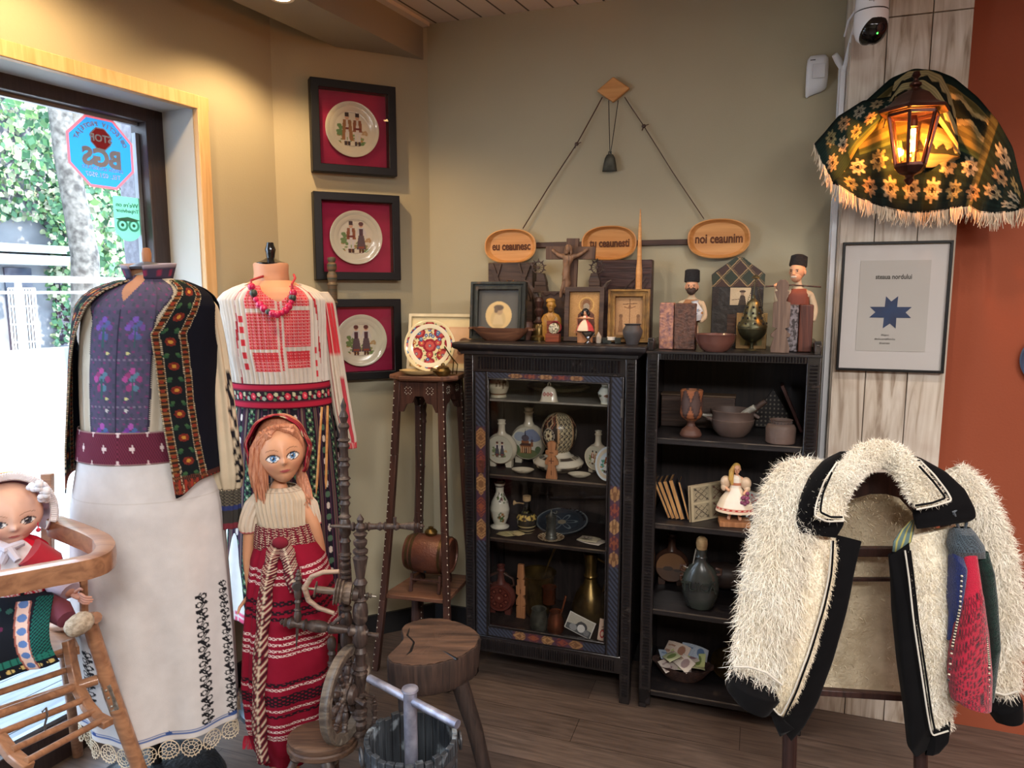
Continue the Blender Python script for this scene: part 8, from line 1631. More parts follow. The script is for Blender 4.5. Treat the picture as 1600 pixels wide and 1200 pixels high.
for(a,b)in((fl,fr),(fr,br),(blk,br),(fl,blk)):
 pa,pb=Vector(lc_(a)),Vector(lc_(b));L_=(pb-pa).length;an=math.atan2(pb.y-pa.y,pb.x-pa.x);T=TR((pa.x,pa.y,0),(0,0,an))
 arch=[(0,TPZ-.02),(L_,TPZ-.02),(L_,TPZ-.15),(L_*.88,TPZ-.15),(L_*.80,TPZ-.118),(L_*.66,TPZ-.112),(L_*.60,TPZ-.085),(L_*.40,TPZ-.085),(L_*.34,TPZ-.112),(L_*.20,TPZ-.118),(L_*.12,TPZ-.15),(0,TPZ-.15)]
 mb=MB();mb.prism(arch,-.009,.009,T=T);ap=mb.build('arched_apron',m_std,t);mb=MB()
 for x in(.25,.75):
  for k_ in range(12):a_=k_*math.pi/6;mb.ell((L_*x+.016*math.cos(a_)*(1 if k_%3 else .6),-.010,TPZ-.062+.016*math.sin(a_)*(1 if k_%3 else .6)),(.0022,.0015,.0022),6,4,T=T)
 mb.build('pearl_dots',m_pearl,ap)
mb=MB();hw_,hd_=w1/2+.055,d1/2+.035;oc=[(-hw_,-hd_+.05),(-hw_+.06,-hd_),(hw_-.06,-hd_),(hw_,-hd_+.05),(hw_,hd_-.05),(hw_-.06,hd_),(-hw_+.06,hd_),(-hw_,hd_-.05)]
mb.loft([[(x*f,y*f,z_)for x,y in oc]for f,z_ in((.96,TPZ-.020),(1,TPZ-.014),(1,TPZ-.004),(.985,TPZ))]);mb.build('top',wood('worn walnut top',(132,92,70),(84,56,46),'x',7,.45,.2),t,ang=25)
zsf=.335;f_=1-zsf/(TPZ-.02);sh=[Vector(lc_(a)).lerp(Vector(lc_(b)),f_*.93)for a,b in zip(tops,feet)]
mb=MB();mb.loft([[(p.x*1.0,p.y*1.0,z_)for p in sh]for z_ in(zsf-.018,zsf)]);mb.build('shelf',_mc['worn walnut top'],t,bevel=.002)
scx=np.mean([(fl*(1-f_)+feet[0]*f_),(fr*(1-f_)+feet[1]*f_),(br*(1-f_)+feet[2]*f_),(blk*(1-f_)+feet[3]*f_)],0)
t=thing('wooden_keg','small brown carved keg with brass bands on a cradle on the stand shelf','keg',(scx[0]+.005,scx[1]-.02,zsf+.001),yaw-.05)
s_=(2.95*.99+.16)/F;Lk=37*s_;Rk=31*s_;zk=.062+Rk
mb=MB();mb.lathe([(0,-Lk+.006),(Rk*.72,-Lk+.006),(Rk*.74,-Lk),(Rk*.84,-Lk),(Rk*.94,-Lk*.6),(Rk,-Lk*.2),(Rk,Lk*.2),(Rk*.94,Lk*.6),(Rk*.84,Lk),(Rk*.74,Lk),(Rk*.72,Lk-.006),(0,Lk-.006)],36,T=TR((0,0,zk),(0,R(90),0)),cap=False);mb.build('barrel_body',mat('stamped brown leather wood',(124,76,58),.35,.2,c2=(84,50,40),ns=9,bs=.5,bscale=120),t)
mb=MB()
for x,r_ in((-.82,.895),(-.62,.95),(.62,.95),(.82,.895)):mb.lathe([(Rk*r_,Lk*x-.006),(Rk*(r_+.02),Lk*x-.006),(Rk*(r_+.02),Lk*x+.006),(Rk*r_,Lk*x+.006)],36,T=TR((0,0,zk),(0,R(90),0)),cap=False)
mb.build('brass_band',mat('dark brass band',(110,88,56),.35,.7,c2=(72,58,42)),t)
mb=MB();mb.lathe([(.018,0),(.026,.006),(.028,.016),(.020,.026),(.010,.030),(.012,.036),(0,.040)],20,T=TR((.004,0,zk+Rk-.004)));mb.build('stopper',m_brass,t)
mb=MB();mb.lathe([(0,0),(.006,0),(.006,.003),(0,.003)],10,T=TR((0,-Rk*.72-.002,zk-Rk*.68),(R(90),0,0)));mb.build('bung',m_black,t)
for sx in(-1,1):
 mb=MB();mb.bar((sx*Lk*.62,-Rk*.85,0),(sx*Lk*.62,-Rk*.62,.072),.012,.014);mb.bar((sx*Lk*.62,Rk*.85,0),(sx*Lk*.62,Rk*.62,.072),.012,.014);mb.bar((sx*Lk*.62,-Rk*.7,.03),(sx*Lk*.62,Rk*.7,.03),.012,.014);mb.build('cradle_end',m_std,t)
mb=MB();mb.tube([(-Lk*.62,-Rk*.74,.05),(Lk*.62,-Rk*.74,.05)],.005,8);mb.tube([(-Lk*.62,Rk*.74,.05),(Lk*.62,Rk*.74,.05)],.005,8);mb.build('cradle_rail',m_std,t)
pt_=A(660,622,3.18);p0=A(648,990,3.12);t=thing('wooden_pole','dark turned wooden pole leaning in the corner behind the plant stand','pole',(p0[0],p0[1],0))
mb=MB();z0=p0[2];d_=Vector(tuple(pt_-p0));bt=Vector((0,0,0));tp_=Vector((pt_[0]-p0[0],pt_[1]-p0[1],pt_[2]));L_=tp_.length
mb.lathe([(.020,0),(.021,L_*.2),(.0215,L_*.5),(.024,L_*.505),(.0215,L_*.51),(.0205,L_*.52),(.021,L_*.72),(.0235,L_*.725),(.0205,L_*.73),(.020,L_*.9),(.023,L_*.905),(.019,L_*.92),(.022,L_*.935),(.018,L_*.95),(.021,L_*.97),(.019,L_*.99),(.012,L_)],20,T=tp_.to_track_quat('Z','Y').to_matrix().to_4x4());mb.build('shaft',wood('plum brown wood',(92,66,60),(60,42,40),'z',10,.4,.2),t)
cv=Cv(140,110,(222,204,160));cv.rect(.62,.1,.98,.80,(206,164,128));cv.rect(.64,.13,.98,.77,(214,176,140));cv.ell(.86,.40,.085,.13,(176,128,96));cv.ell(.88,.53,.08,.06,(96,70,56));cv.poly([(.72,.13),(.98,.13),(.94,.28),(.80,.3)],(190,150,120));cv.ell(.82,.32,.05,.06,(120,84,66));cv.ell(.93,.44,.02,.08,(96,70,56));cv.blur(1)
W0_=.055;ua_,za_=Buz(655,577,W0_);ub_,zb_=Buz(655,487,W0_)
pL,pR=G(640,577,TPZ),None
cx_,cy_=.5*(A(640,577,3.06)[0]+A(750,577,3.06)[0]),3.06
Wf,Hf=110*(3.06*.99+.05)/F,88*(3.06*.99+.05)/F
t=thing('framed_portrait','cream framed picture with a bearded man leaning behind the floral plate','framed picture',(cx_-.02,cy_-.01,TPZ+.001),-.30)
T=TR((0,0,0),(R(-9),0,0))@TR((0,0,Hf/2));mb=MB();m2=MB();box_frame(m2,Wf,Hf,.013,.014);mb.add(np.concatenate(m2.v),m2.f,0,T);mb.build('frame',mat('cream painted frame',(226,212,176),.5),t,bevel=.001);mb=MB();panel(mb,cv,Wf-.022,Hf-.022,T@TR((0,-.004,0)));mb.box((0,.0,0),(Wf-.02,.004,Hf-.02),T=T,C=lin((120,100,80)));mb.build('picture',m_card,t)
def floral_cv(n=150):
 cv=Cv(n,n,(226,214,170));g=random.Random(5)
 for k_ in range(150):
  a,r_=g.uniform(0,6.28),.44*math.sqrt(g.random());cv.ell(.5+r_*math.cos(a),.5+r_*math.sin(a),.018,.012,[(70,110,76),(96,130,84)][k_%2],g.uniform(0,3))
 pts=[(.5,.5,.09),(.24,.34,.085),(.76,.32,.085),(.28,.76,.085),(.70,.76,.085),(.50,.16,.075),(.10,.56,.07),(.89,.56,.07),(.50,.90,.06),(.5,.33,.05),(.34,.55,.05),(.66,.56,.05)]
 for i,(x,y,r_)in enumerate(pts):cv.flower(x,y,r_*1.5,(150,48,60),(214,170,60),9);cv.flower(x,y,r_*1.0,(196,90,84),(60,90,150),8);cv.ell(x,y,.014,.014,(230,200,110))
 for k_ in range(34):a,r_=g.uniform(0,6.28),.14+.32*math.sqrt(g.random());cv.flower(.5+r_*math.cos(a),.5+r_*math.sin(a),.036,[(60,100,160),(70,120,170),(190,120,60)][k_%3],(230,220,190),5)
 cv.put(np.hypot(cv.X-.5,cv.Y-.5)>.455,(230,216,172));return cv
pc_=A(671,570,2.93);s_=(2.93*.99+.06)/F
t=thing('floral_plate','cream plate covered in red and blue painted flowers standing upright on the stand','plate',(pc_[0],2.93,TPZ+.010),-.10)
mb=MB();r_=40*s_;decor_plate(mb,r_,floral_cv(),TR((0,.02,r_*.985),(R(-10),0,0)),.010);mb.build('plate',[m_glaze,m_paint_gloss],t)
t=thing('shallow_dish','tan oval dish lying under the floral plate','dish',(A(655,572,2.89)[0],2.895,TPZ),0);MB().lathe(lp([(0,0),(16,0),(28,4),(31,8),(29,8),(16,2.5),(0,2)],s_),36,sy=.7,cap=False).build('dish',mat('tan glaze',(206,182,132),.3,c2=(190,164,116)),t)
t=thing('brass_pot','small lidded brass pot beside the floral plate','pot',(A(692,580,2.86)[0],2.865,TPZ),0);MB().lathe(lp([(8,0),(11,3),(12,8),(9,12),(9.5,13),(6,15),(3,16),(2.5,19),(0,20)],s_),28).build('pot_body',m_brass,t);mb=MB();mb.tube([(-11*s_,0,8*s_),(-19*s_,0,9*s_)],[3*s_,4*s_],8);mb.build('spout',m_brass,t)
t=thing('brass_balance','tiny brass balance scale arm standing at the right edge of the stand','scale',(A(706,582,2.87)[0],2.90,TPZ),0);mb=MB();mb.tube([(0,0,0),(2*s_,0,22*s_),(-12*s_,0,44*s_)],1*s_,6);mb.tube([(-6*s_,0,34*s_),(8*s_,0,16*s_),(6*s_,0,-0*s_+.002)],.9*s_,6);mb.lathe(lp([(5,0),(6,1),(0,2)],s_),16);mb.build('arm',m_brass,t)
# wooden high chair with a baby doll
m_honey=wood('honey varnished beech',(164,120,88),(128,90,66),'x',6,.35,.12,coat=.3)
ZTr=.95;O_=np.array([-1.38,1.85,0.]);t=thing('high_chair','old varnished wooden high chair with curved tray rail, cut by the left edge','high chair',tuple(O_))
hg=lambda px,py,z_:tuple(G(px,py,z_)-O_)
ha=lambda px,py,Y:tuple(A(px,py,Y)-O_)
ring=[G(-230,950,ZTr),G(-120,930,ZTr),G(0,912,ZTr),G(90,895,ZTr),G(135,887,ZTr),G(157,880,ZTr),G(168,866,ZTr),G(160,853,ZTr),G(138,842,ZTr),G(110,831,ZTr),G(86,822,ZTr)]
rg=curve([tuple(p-O_)for p in ring],60);mb=MB();V=[]
for i in range(60):
 d=rg[min(i+1,59)]-rg[max(i-1,0)];sd=np.array([d[1],-d[0],0]);sd/=np.linalg.norm(sd);w_=.021;h_=.024;pr=[]
 for u_,v_ in((-1,-1),(-.5,-1.1),(.5,-1.1),(1,-1),(1.1,0),(1,1),(.5,1.1),(-.5,1.1),(-1,1),(-1.1,0)):pr.append(tuple(rg[i]+sd*u_*w_+np.array([0,0,v_*h_])))
 V.append(pr)
mb.loft(V);mb.build('tray_rail',m_honey,t,ang=60)
mb=MB();pl=[G(-200,905,ZTr-.01),G(0,880,ZTr-.01),G(118,868,ZTr-.01),G(130,862,ZTr-.01),G(60,835,ZTr-.01),G(-120,850,ZTr-.01)];mb.loft([[tuple(p-O_+np.array([0,0,dz]))for p in pl]for dz in(-.012,-.006)])
def leg_(pts,r_,name='leg'):
 mb=MB();mb.tube(pts,r_,12);return mb.build(name,m_honey,t)
fr0=G(262,1322,0);leg_([ha(136,960,1.90),ha(175,1085,1.885),tuple(fr0-O_)],[.019,.021,.018])
rr0=G(122,1180,0);leg_([ha(100,1010,2.10),ha(112,1090,2.2),tuple(rr0-O_)],[.018,.019,.017])
fl0=fr0+np.array([-.44,-.12,0]);leg_([(-.42,-.12,.62),tuple(fl0-O_)],[.020,.018]);rl0=rr0+np.array([-.03,-.42,0]);leg_([(-.40,-.05,.66),tuple(rl0-O_)],[.018,.017])
mb=MB();mb.tube([ha(150,965,1.87),ha(128,972,1.95),ha(60,985,2.05)],[.016,.019,.017],10);mb.tube([ha(130,895,1.90),ha(132,965,1.90)],.011,8);mb.build('arm_rest',m_honey,t)
mb=MB();a,b=Vector(ha(74,740,2.08)),Vector(ha(76,1010,2.06));mb.bar(tuple(a),tuple(b),.032,.020,up=(0,1,0));a,b=a+Vector((-.24,-.36,0)),b+Vector((-.24,-.36,0));mb.bar(tuple(a),tuple(b),.032,.020,up=(0,1,0));mb.build('back_post',m_honey,t,bevel=.003)
mb=MB();mb.tube([ha(84,823,2.06),ha(92,823,2.05)],.014,10);mb.build('tray_hinge',m_copper,t)
mb=MB();sp_=[hg(104,962,.66),hg(-10,985,.66),hg(-140,1010,.66)]
cs=[Vector(ha(122,985,1.9)),Vector(ha(100,950,2.08)),Vector(ha(100,950,2.08))+Vector((-.26,-.36,0)),Vector(ha(122,985,1.9))+Vector((-.40,-.16,0))];zs_=.60
mb.loft([[(p.x,p.y,z_)for p in cs]for z_ in(zs_-.012,zs_+.012)]);mb.build('seat_board',m_honey,t,bevel=.004)
rt=[(106,1000,1.88),(112,1035,1.87),(120,1072,1.85),(136,1102,1.82),(152,1122,1.79),(168,1130,1.77)];lt=[(-95,1055,1.62),(-75,1095,1.61),(-40,1125,1.60),(0,1155,1.59),(20,1180,1.57),(42,1198,1.55)]
for pts in(rt,lt):mb=MB();pp=[Vector(ha(*p))for p in pts];[mb.bar(tuple(pp[i]),tuple(pp[i+1]+(pp[i+1]-pp[i])*.12),.020,.030,up=(0,1,0))for i in range(5)];mb.build('footrest_side',m_honey,t,bevel=.003)
for i,(a,b)in enumerate((((104,1015,1.88),(-93,1075,1.62)),((110,1045,1.87),(-70,1105,1.61)),((120,1072,1.85),(-40,1130,1.60)),((134,1092,1.83),(-6,1148,1.59)),((146,1112,1.80),(18,1172,1.57)),((162,1124,1.78),(40,1190,1.55)))):leg_([ha(*a),ha(*b)],.0085 if i!=2 else .011,'rung')
leg_([ha(152,1062,1.885),ha(-90,1140,1.66)],.014,'stretcher')
mb=MB();a,b=Vector(ha(165,1072,1.87)),Vector(ha(179,1110,1.868));mb.bar(tuple(a),tuple(b),.026,.005,up=(0,-1,0));[mb.ell(tuple(a.lerp(b,f)+Vector((0,-.004,0))),.004,8,6)for f in(.15,.45,.8)];mb.build('metal_bracket',mat('old zinc bracket',(170,166,156),.4,.6,c2=(96,90,84),ns=60),t)
mb=MB();mb.tube([ha(66,1112,1.68),ha(72,1106,1.68),ha(74,1118,1.69),ha(70,1132,1.70),ha(71,1148,1.72)],.0028,6);mb.build('wire_hook',mat('grey wire',(150,150,150),.35,.8),t)
YD=1.86;OD=np.array([float(A(14,900,YD)[0]),YD,0.]);t=thing('baby_doll','baby doll in lace bonnet and red folk costume sitting in the high chair','doll',tuple(OD))
dd=lambda px,py,yo=0.:tuple(A(px,py,YD+yo)-OD)
s_=(YD*.99+.6*.128)/F;hc=dd(12,803);hw=94*s_;hh=100*s_;YAW=R(44)
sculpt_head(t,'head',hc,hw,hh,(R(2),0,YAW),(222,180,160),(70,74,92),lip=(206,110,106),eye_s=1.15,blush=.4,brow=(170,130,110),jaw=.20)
m_bsk=mat('baby doll skin',(226,172,150),.45,c2=(218,162,140),ns=4,spec=.35)
zs2=zs_+.03
skin('body',[dd(10,930),dd(10,890),dd(11,860),dd(12,842),dd(45,868,.02),dd(85,905,.03),dd(112,928,-.02),dd(-28,868,-.05),dd(-60,900,-.08),(.02,-.02,.66),(.06,-.05,.66),(.09,-.07,.66),(-.04,-.04,.66),(-.05,-.08,.66)],[(0,1),(1,2),(2,3),(2,4),(4,5),(5,6),(2,7),(7,8),(0,9),(9,10),(10,11),(0,12),(12,13)],[.07,.07,.055,.025,.030,.024,.017,.030,.024,.05,.032,.024,.045,.03],m_bsk,t)
a=Vector(dd(112,928,-.02));hand(t,a,Vector((.8,-.3,-.15)),1,.75,m_bsk)
def bon_c(T_,V):
 C=col3(T_.shape,(222,214,220)).astype(float)
 for v0,c_ in((.10,(176,60,150)),(.14,(214,120,60)),(.18,(90,110,190)),(.22,(200,70,90)),(.27,(222,190,90))):C[np.abs(V-v0)<.018]=c_
 for k_ in range(-6,7):C[(np.hypot((T_-k_*.30)/.09,(V-.03)/.03)<1)]=[(196,60,80),(240,200,70),(90,150,90)][k_%3]
 for k_ in range(-6,7):C[(np.hypot((T_-k_*.42)/.06,(V-.55)/.05)<1)]=(206,150,190)
 return lin(C)
T_,V=np.meshgrid(np.linspace(-2.2,2.2,110),np.linspace(0,1,60),indexing='ij');rr=np.sqrt(np.clip(1-V**2.6,.02,1));k_=1+.05*np.sin(T_*16)*sstep(.25,.5,V)
P=np.stack([(hw*.56+.034*np.sin(V*2.2))*np.sin(T_)*rr*k_,-.042+.16*V,(hh*.54+.036*np.sin(V*2.2))*np.cos(T_)*rr*k_],2)
mb=MB();mb.grid(P,bon_c(T_,V),T=TR(hc,(R(-8),0,YAW)));mb.build('bonnet',m_linen,t,solid=.002)
mb=MB();
for k_ in range(70):
 a_=-1.9+3.8*k_/69;r_=hw*.57;p0_=Vector((r_*math.sin(a_),-.044,hh*.56*math.cos(a_)));o_=Vector((math.sin(a_),-.3,math.cos(a_)))*.010;mb.tube([tuple(p0_),tuple(p0_+o_+Vector((.004,0,0))),tuple(p0_+o_*1.5)],[.005,.007,.004],6,T=TR(hc,(R(-8),0,YAW)))
for k_ in range(26):p_=dd(60+rnd.uniform(-14,14),768+rnd.uniform(-14,14),-.02+rnd.uniform(-.02,.02));mb.ell(p_,(.010,.008,.008),8,6)
mb.build('lace_frill',mat('white lace',(232,230,236),.9),t)
mb=MB();mb.tube([dd(58,808,.0),dd(60,826,.0)],.0015,6);mb.ell(dd(60,828,.0),.006,8,6);mb.build('earring',mat('crimson ribbon',(206,40,70),.6),t)
def jk(T_,V,Z,x):C=col3(T_.shape,(196,30,52)).astype(float);a=T_-YAW;C[(np.abs(a)<.50)]=(226,218,220);m_=(np.abs(a)<.42)&(V>.45);C[m_&(((np.sin(T_*60)*np.sin(V*60))>-.1))]=(196,40,60);C[(np.abs(a)<.06)&(V>.35)]=(30,40,44);return lin(C)
mb=MB();bsurf(mb,OD[0],YD,[(842,-8,34,.8),(852,-28,52,.75),(866,-44,68,.7),(890,-46,74,.72),(930,-44,76,.75),(960,-44,78,.75)],jk,160,60,folds=lambda T_,V,Z:.004*np.sin(T_*9+V*4));mb.build('red_jacket',m_felt,t,solid=.003)
mb=MB();mb.tube([dd(44,862,-.03),dd(72,880,.0),dd(84,905,.01)],[.040,.042,.034],14);mb.build('sleeve',mat('red felt cloth',(204,34,56),.9,sheen=.2),t)
mb=MB();mb.tube([dd(82,892,.02),dd(98,912,.0),dd(110,924,-.015)],[.036,.040,.026],14);mb.build('blouse_cuff',mat('lilac white cotton',(214,202,222),.9),t)
mb=MB();mb.tube([dd(-10,848,-.08),dd(12,858,-.10),dd(36,848,-.07)],[.014,.018,.012],10,flat=.7);mb.tube([dd(12,858,-.10),dd(2,880,-.11)],[.014,.010],8);mb.tube([dd(14,858,-.10),dd(28,876,-.11)],[.012,.009],8);mb.build('neck_scarf',mat('pale lilac satin',(206,200,214),.5),t)
def sk4(U_,V):
 C=col3(U_.shape,(26,30,38)).astype(float);g=random.Random(8)
 for k_ in range(40):x,y=g.random()*.72,g.random()*.70;r_=.022;c_=[(176,50,110),(206,60,90),(90,40,70),(50,90,80)][k_%4];C[np.hypot((U_-x)/r_,(V-y)/(r_*1.4))<1]=c_
 m_=(V>.76)&(V<.86);C[m_]=(40,110,98);C[m_&(np.abs(np.sin(U_*90))<.35)]=(24,60,56);m_=V>.86;C[m_&(np.hypot(((U_*16)%1-.5)/.3,(V-.93)/.035)<1)&(np.abs(np.sin(U_*200))>.3)]=(196,176,110)
 m_=(np.abs(U_-.80-.05*V)<.055)&(V>.05);C[m_]=(214,184,170);C[m_&(np.hypot((U_-.80-.05*V)/.035,((V*6)%1-.5)/.3)<1)]=(90,120,170);C[m_&(np.abs(np.abs(U_-.80-.05*V)-.05)<.008)]=(150,90,80)
 m_=(U_>.885)&(V<.86);C[m_&(((U_*40+V*20)%1)<.5)]=(30,100,90);return lin(C)
U_,V=np.meshgrid(np.linspace(0,1,170),np.linspace(0,1,120),indexing='ij');tl,tr,bl_,br_=[np.array(v)for v in(dd(-150,950,-.14),dd(84,930,-.06),dd(-170,1075,-.24),dd(106,1022,-.10))]
P=(tl*(1-U_[...,None])+tr*U_[...,None])*(1-V[...,None])+(bl_*(1-U_[...,None])+br_*U_[...,None])*V[...,None];P[...,1]-=.05*np.sin(V*2.4)+.010*np.sin(U_*22)*V;P[...,2]-=.020*np.sin(U_*3.1)*V
mb=MB();mb.grid(P,sk4(U_,V));
top=np.stack([(np.array(dd(-60,925,.02))*(1-u_)+np.array(dd(70,915,.05))*u_)for u_ in np.linspace(0,1,170)]);P2=np.stack([top*(1-f)+P[:,0]*f for f in np.linspace(0,1,20)],1);mb.grid(P2,np.tile(lin((26,30,38)),(170,20,1)));mb.build('flowered_skirt',m_felt,t,solid=.004)
mb=MB();mb.tube([dd(70,945,-.04),dd(92,955,-.06),dd(104,968,-.08)],[.032,.033,.024],12);mb.build('stocking',mat('plum stocking',(110,50,66),.85),t)
mb=MB();pa,pb=np.array(dd(104,988,-.12)),np.array(dd(144,962,-.10));mb.tube([tuple(pa+(pb-pa)*f)for f in(0,.05,.2,.45,.7,.9,1.)],[.006,.017,.025,.028,.027,.019,.008],16);mb.build('knitted_sock',mat('beige knitted wool',(196,180,158),.95,c2=(150,134,112),ns=90,bs=.9,bscale=260),t)
mb=MB();pa=pa+np.array([-.16,-.10,0]);pb=pb+np.array([-.16,-.10,-.01]);mb.tube([tuple(pa+(pb-pa)*f)for f in(0,.05,.2,.45,.7,.9,1.)],[.006,.017,.025,.028,.027,.019,.008],16);mb.build('knitted_sock',_mc['beige knitted wool'],t)if False else None
# fleece coat on its stand
YC=1.78;OC=np.array([float(A(1372,1000,YC)[0]),YC,0.])
frng=np.random.default_rng(21)
def strip(pairs,thick,n=60,m=22,cf=None,mt=None,name=None,parent=None,ex=.7,origin=OC,shade=None):
 """flattened padded piece between two edge curves; pairs of (x0,y0,x1,y1,Y)"""
 c0=curve([tuple(A(p[0],p[1],p[4])-origin)for p in pairs],n);c1=curve([tuple(A(p[2],p[3],p[4])-origin)for p in pairs],n)
 P=np.zeros((2*m,n,3));th=np.linspace(-math.pi,math.pi,2*m,endpoint=False)
 for i in range(n):
  mid=(c0[i]+c1[i])/2;hf=(c1[i]-c0[i])/2;e=min(1,.25+4*i/n,.25+4*(n-1-i)/n)
  cs,sn=np.cos(th),np.sin(th);sx=np.sign(sn)*np.abs(sn)**ex;sy=np.sign(cs)*np.abs(cs)**ex
  P[:,i]=mid+hf*sx[:,None]+np.array([0,-1,0])*(sy*thick/2*e)[:,None]
 mb=MB();U_,V=np.meshgrid(th,np.linspace(0,1,n),indexing='ij')
 mb.grid(P,cf(U_,V)if cf else None,closeu=True);b=mb.n
 if cf is None:pass
 o=mb.build(name,mt,parent)if name else None
 return P,th,o
m_fleece=mat('cream fleece',(236,228,208),.95,c2=(222,210,186),ns=26,bs=1.,bscale=160,sheen=.4)
m_hair=mat('cream wool locks',(246,242,230),.8,c2=(236,228,210),ns=10,sheen=.4)
m_velvet=mat('black velvet',(11,11,13),.9,c2=(7,7,9),ns=20,sheen=.04,spec=.1)
m_trim=mat('white piping',(216,212,200),.8)
def fur(P,cnt,ln_,wd=.0013,droop=.8,curl=.35,name='fleece_locks',parent=None,front=True,mt=None,spread=.5,slick=1.0):
 k,n=P.shape[:2];ii=frng.uniform(0,k,cnt);jj=frng.uniform(0,n-1.01,cnt);i0=ii.astype(int)%k;i1=(i0+1)%k;j0=jj.astype(int);fi=(ii%1)[:,None];fj=(jj-j0)[:,None]
 p=(P[i0,j0]*(1-fi)+P[i1,j0]*fi)*(1-fj)+(P[i0,j0+1]*(1-fi)+P[i1,j0+1]*fi)*fj
 du=P[i1,j0]-P[i0,j0];dv=P[i0,j0+1]-P[i0,j0];N=np.cross(dv,du);N/=np.linalg.norm(N,axis=1)[:,None]+1e-9
 ctr=P.mean(0)[j0];s_=np.sign(np.sum((p-ctr)*N,1));s_[s_==0]=1;N*=s_[:,None]
 keep=(N[:,1]<.25)if front else np.ones(cnt,bool);p,N=p[keep],N[keep];c=len(p)
 L_=ln_*frng.uniform(.45,1.25,c)[:,None];down=np.array([0,0,-1.]);rd=frng.normal(0,spread,(c,3));d0=N*.8+down*droop*.4+rd*.5;d0/=np.linalg.norm(d0,axis=1)[:,None]
 d1=N*.25+down*droop+rd;d1/=np.linalg.norm(d1,axis=1)[:,None];d2=N*.1+down*droop*1.2+rd+frng.normal(0,curl,(c,3));d2/=np.linalg.norm(d2,axis=1)[:,None]
 q0=p;q1=q0+d0*L_*.3*slick;q2=q1+d1*L_*.35;q3=q2+d2*L_*.35;sd=np.cross(d1,frng.normal(0,1,(c,3)));sd/=np.linalg.norm(sd,axis=1)[:,None]
 V=np.zeros((c,7,3));V[:,0]=q0-sd*wd;V[:,1]=q0+sd*wd;V[:,2]=q1-sd*wd;V[:,3]=q1+sd*wd;V[:,4]=q2-sd*wd*.6;V[:,5]=q2+sd*wd*.6;V[:,6]=q3
 b=(np.arange(c)*7)[:,None];quads=np.concatenate([b+np.array([0,1,3,2]),b+np.array([2,3,5,4])]);tris=b+np.array([4,5,6])
 me=bpy.data.meshes.new(name);nv=c*7;nl=len(quads)*4+c*3;npoly=len(quads)+c
 me.vertices.add(nv);me.vertices.foreach_set('co',V.reshape(-1));me.loops.add(nl);me.loops.foreach_set('vertex_index',np.concatenate([quads.reshape(-1),tris.reshape(-1)]).astype(np.int32));me.polygons.add(npoly)
 me.polygons.foreach_set('loop_start',np.concatenate([np.arange(len(quads))*4,len(quads)*4+np.arange(c)*3]).astype(np.int32));me.update(calc_edges=True);me.validate()
 me.materials.append(mt or m_hair);o=bpy.data.objects.new(name,me);col.objects.link(o);o.parent=parent;o['kind']='stuff';return o
st=thing('coat_stand','dark wooden valet stand carrying the shaggy fleece coat','stand',tuple(OC))
oc=lambda px,py,Y:tuple(A(px,py,Y)-OC)
m_val=wood('dark walnut stand',(62,40,36),(38,26,25),'z',8,.4,.2)
for px,Y in((1232,1.80),(1438,1.78),(1236,2.02),(1440,2.00)):
 top=A(px+(8 if px<1300 else-2),900,Y)-OC;a=A(px,1180,Y)-OC;f=-a[2]/(a[2]-top[2]);foot=a+(a-top)*f*1.0;mb=MB();mb.tube([tuple(top),tuple(a),(float(foot[0]),float(foot[1]),.0)],[.017,.0165,.014],12);mb.build('leg',m_val,st)
mb=MB();mb.bar(oc(1255,861,1.87),oc(1480,862,1.87),.02,.026);mb.build('rail',m_val,st,bevel=.003)
mb=MB();mb.bar(oc(1255,905,1.875),oc(1480,905,1.875),.012,.010);mb.build('rail',m_val,st,bevel=.002)
mb=MB();mb.bar(oc(1250,1078,1.86),oc(1430,1090,1.86),.02,.018);mb.build('rail',m_val,st,bevel=.002)
for px in(1262,1478):mb=MB();mb.bar(oc(px,780,1.88),oc(px,1095,1.88),.02,.026,up=(0,1,0));mb.build('upright',m_val,st,bevel=.003)
mb=MB();V=[]
for x,yt,yb in((1285,800,812),(1310,775,795),(1335,748,779),(1360,738,772),(1385,738,772),(1405,748,778),(1425,778,800),(1450,800,815)):V.append([oc(x,yt,1.85),oc(x,yt,1.875),oc(x,yb,1.875),oc(x,yb,1.85)])
mb.loft(V);mb.build('hanger',m_val,st,bevel=.002)
ct=thing('fleece_coat','shaggy cream fleece coat with black velvet collar, borders and cuffs','coat',tuple(OC))
Pb,_,_=strip([(1300,752,1440,752,1.93),(1285,800,1455,800,1.935),(1270,880,1470,880,1.94),(1262,980,1480,980,1.94),(1258,1086,1485,1088,1.935)],.03,60,30,None,mat('tan fleece lining',(206,192,164),.95,c2=(182,166,138),ns=18,bs=1.,bscale=110),'back_panel',ct)
fur(Pb,9000,.016,.0010,.5,.6,'lining_nap',ct,mt=mat('lining wool',(214,202,176),.9,c2=(190,176,148)),spread=.9)
Psl,_,_=strip([(1262,722,1305,722,1.80),(1222,735,1296,745,1.79),(1200,770,1283,775,1.77),(1184,830,1265,835,1.75),(1168,900,1254,905,1.73),(1156,970,1246,975,1.72),(1147,1050,1222,1085,1.71)],.11,70,30,None,m_fleece,'sleeve',ct,ex=1)
fur(Psl,42000,.040,.0007,.8,.6,'sleeve_locks',ct)
Psr,_,_=strip([(1470,742,1500,728,1.84),(1478,775,1535,765,1.83),(1500,810,1556,810,1.82),(1516,860,1574,858,1.81),(1532,930,1586,930,1.80),(1542,1010,1589,1010,1.80),(1548,1082,1588,1083,1.80)],.10,70,30,None,m_fleece,'sleeve',ct,ex=1)
fur(Psr,30000,.034,.0007,.7,.7,'sleeve_locks',ct,spread=.6)
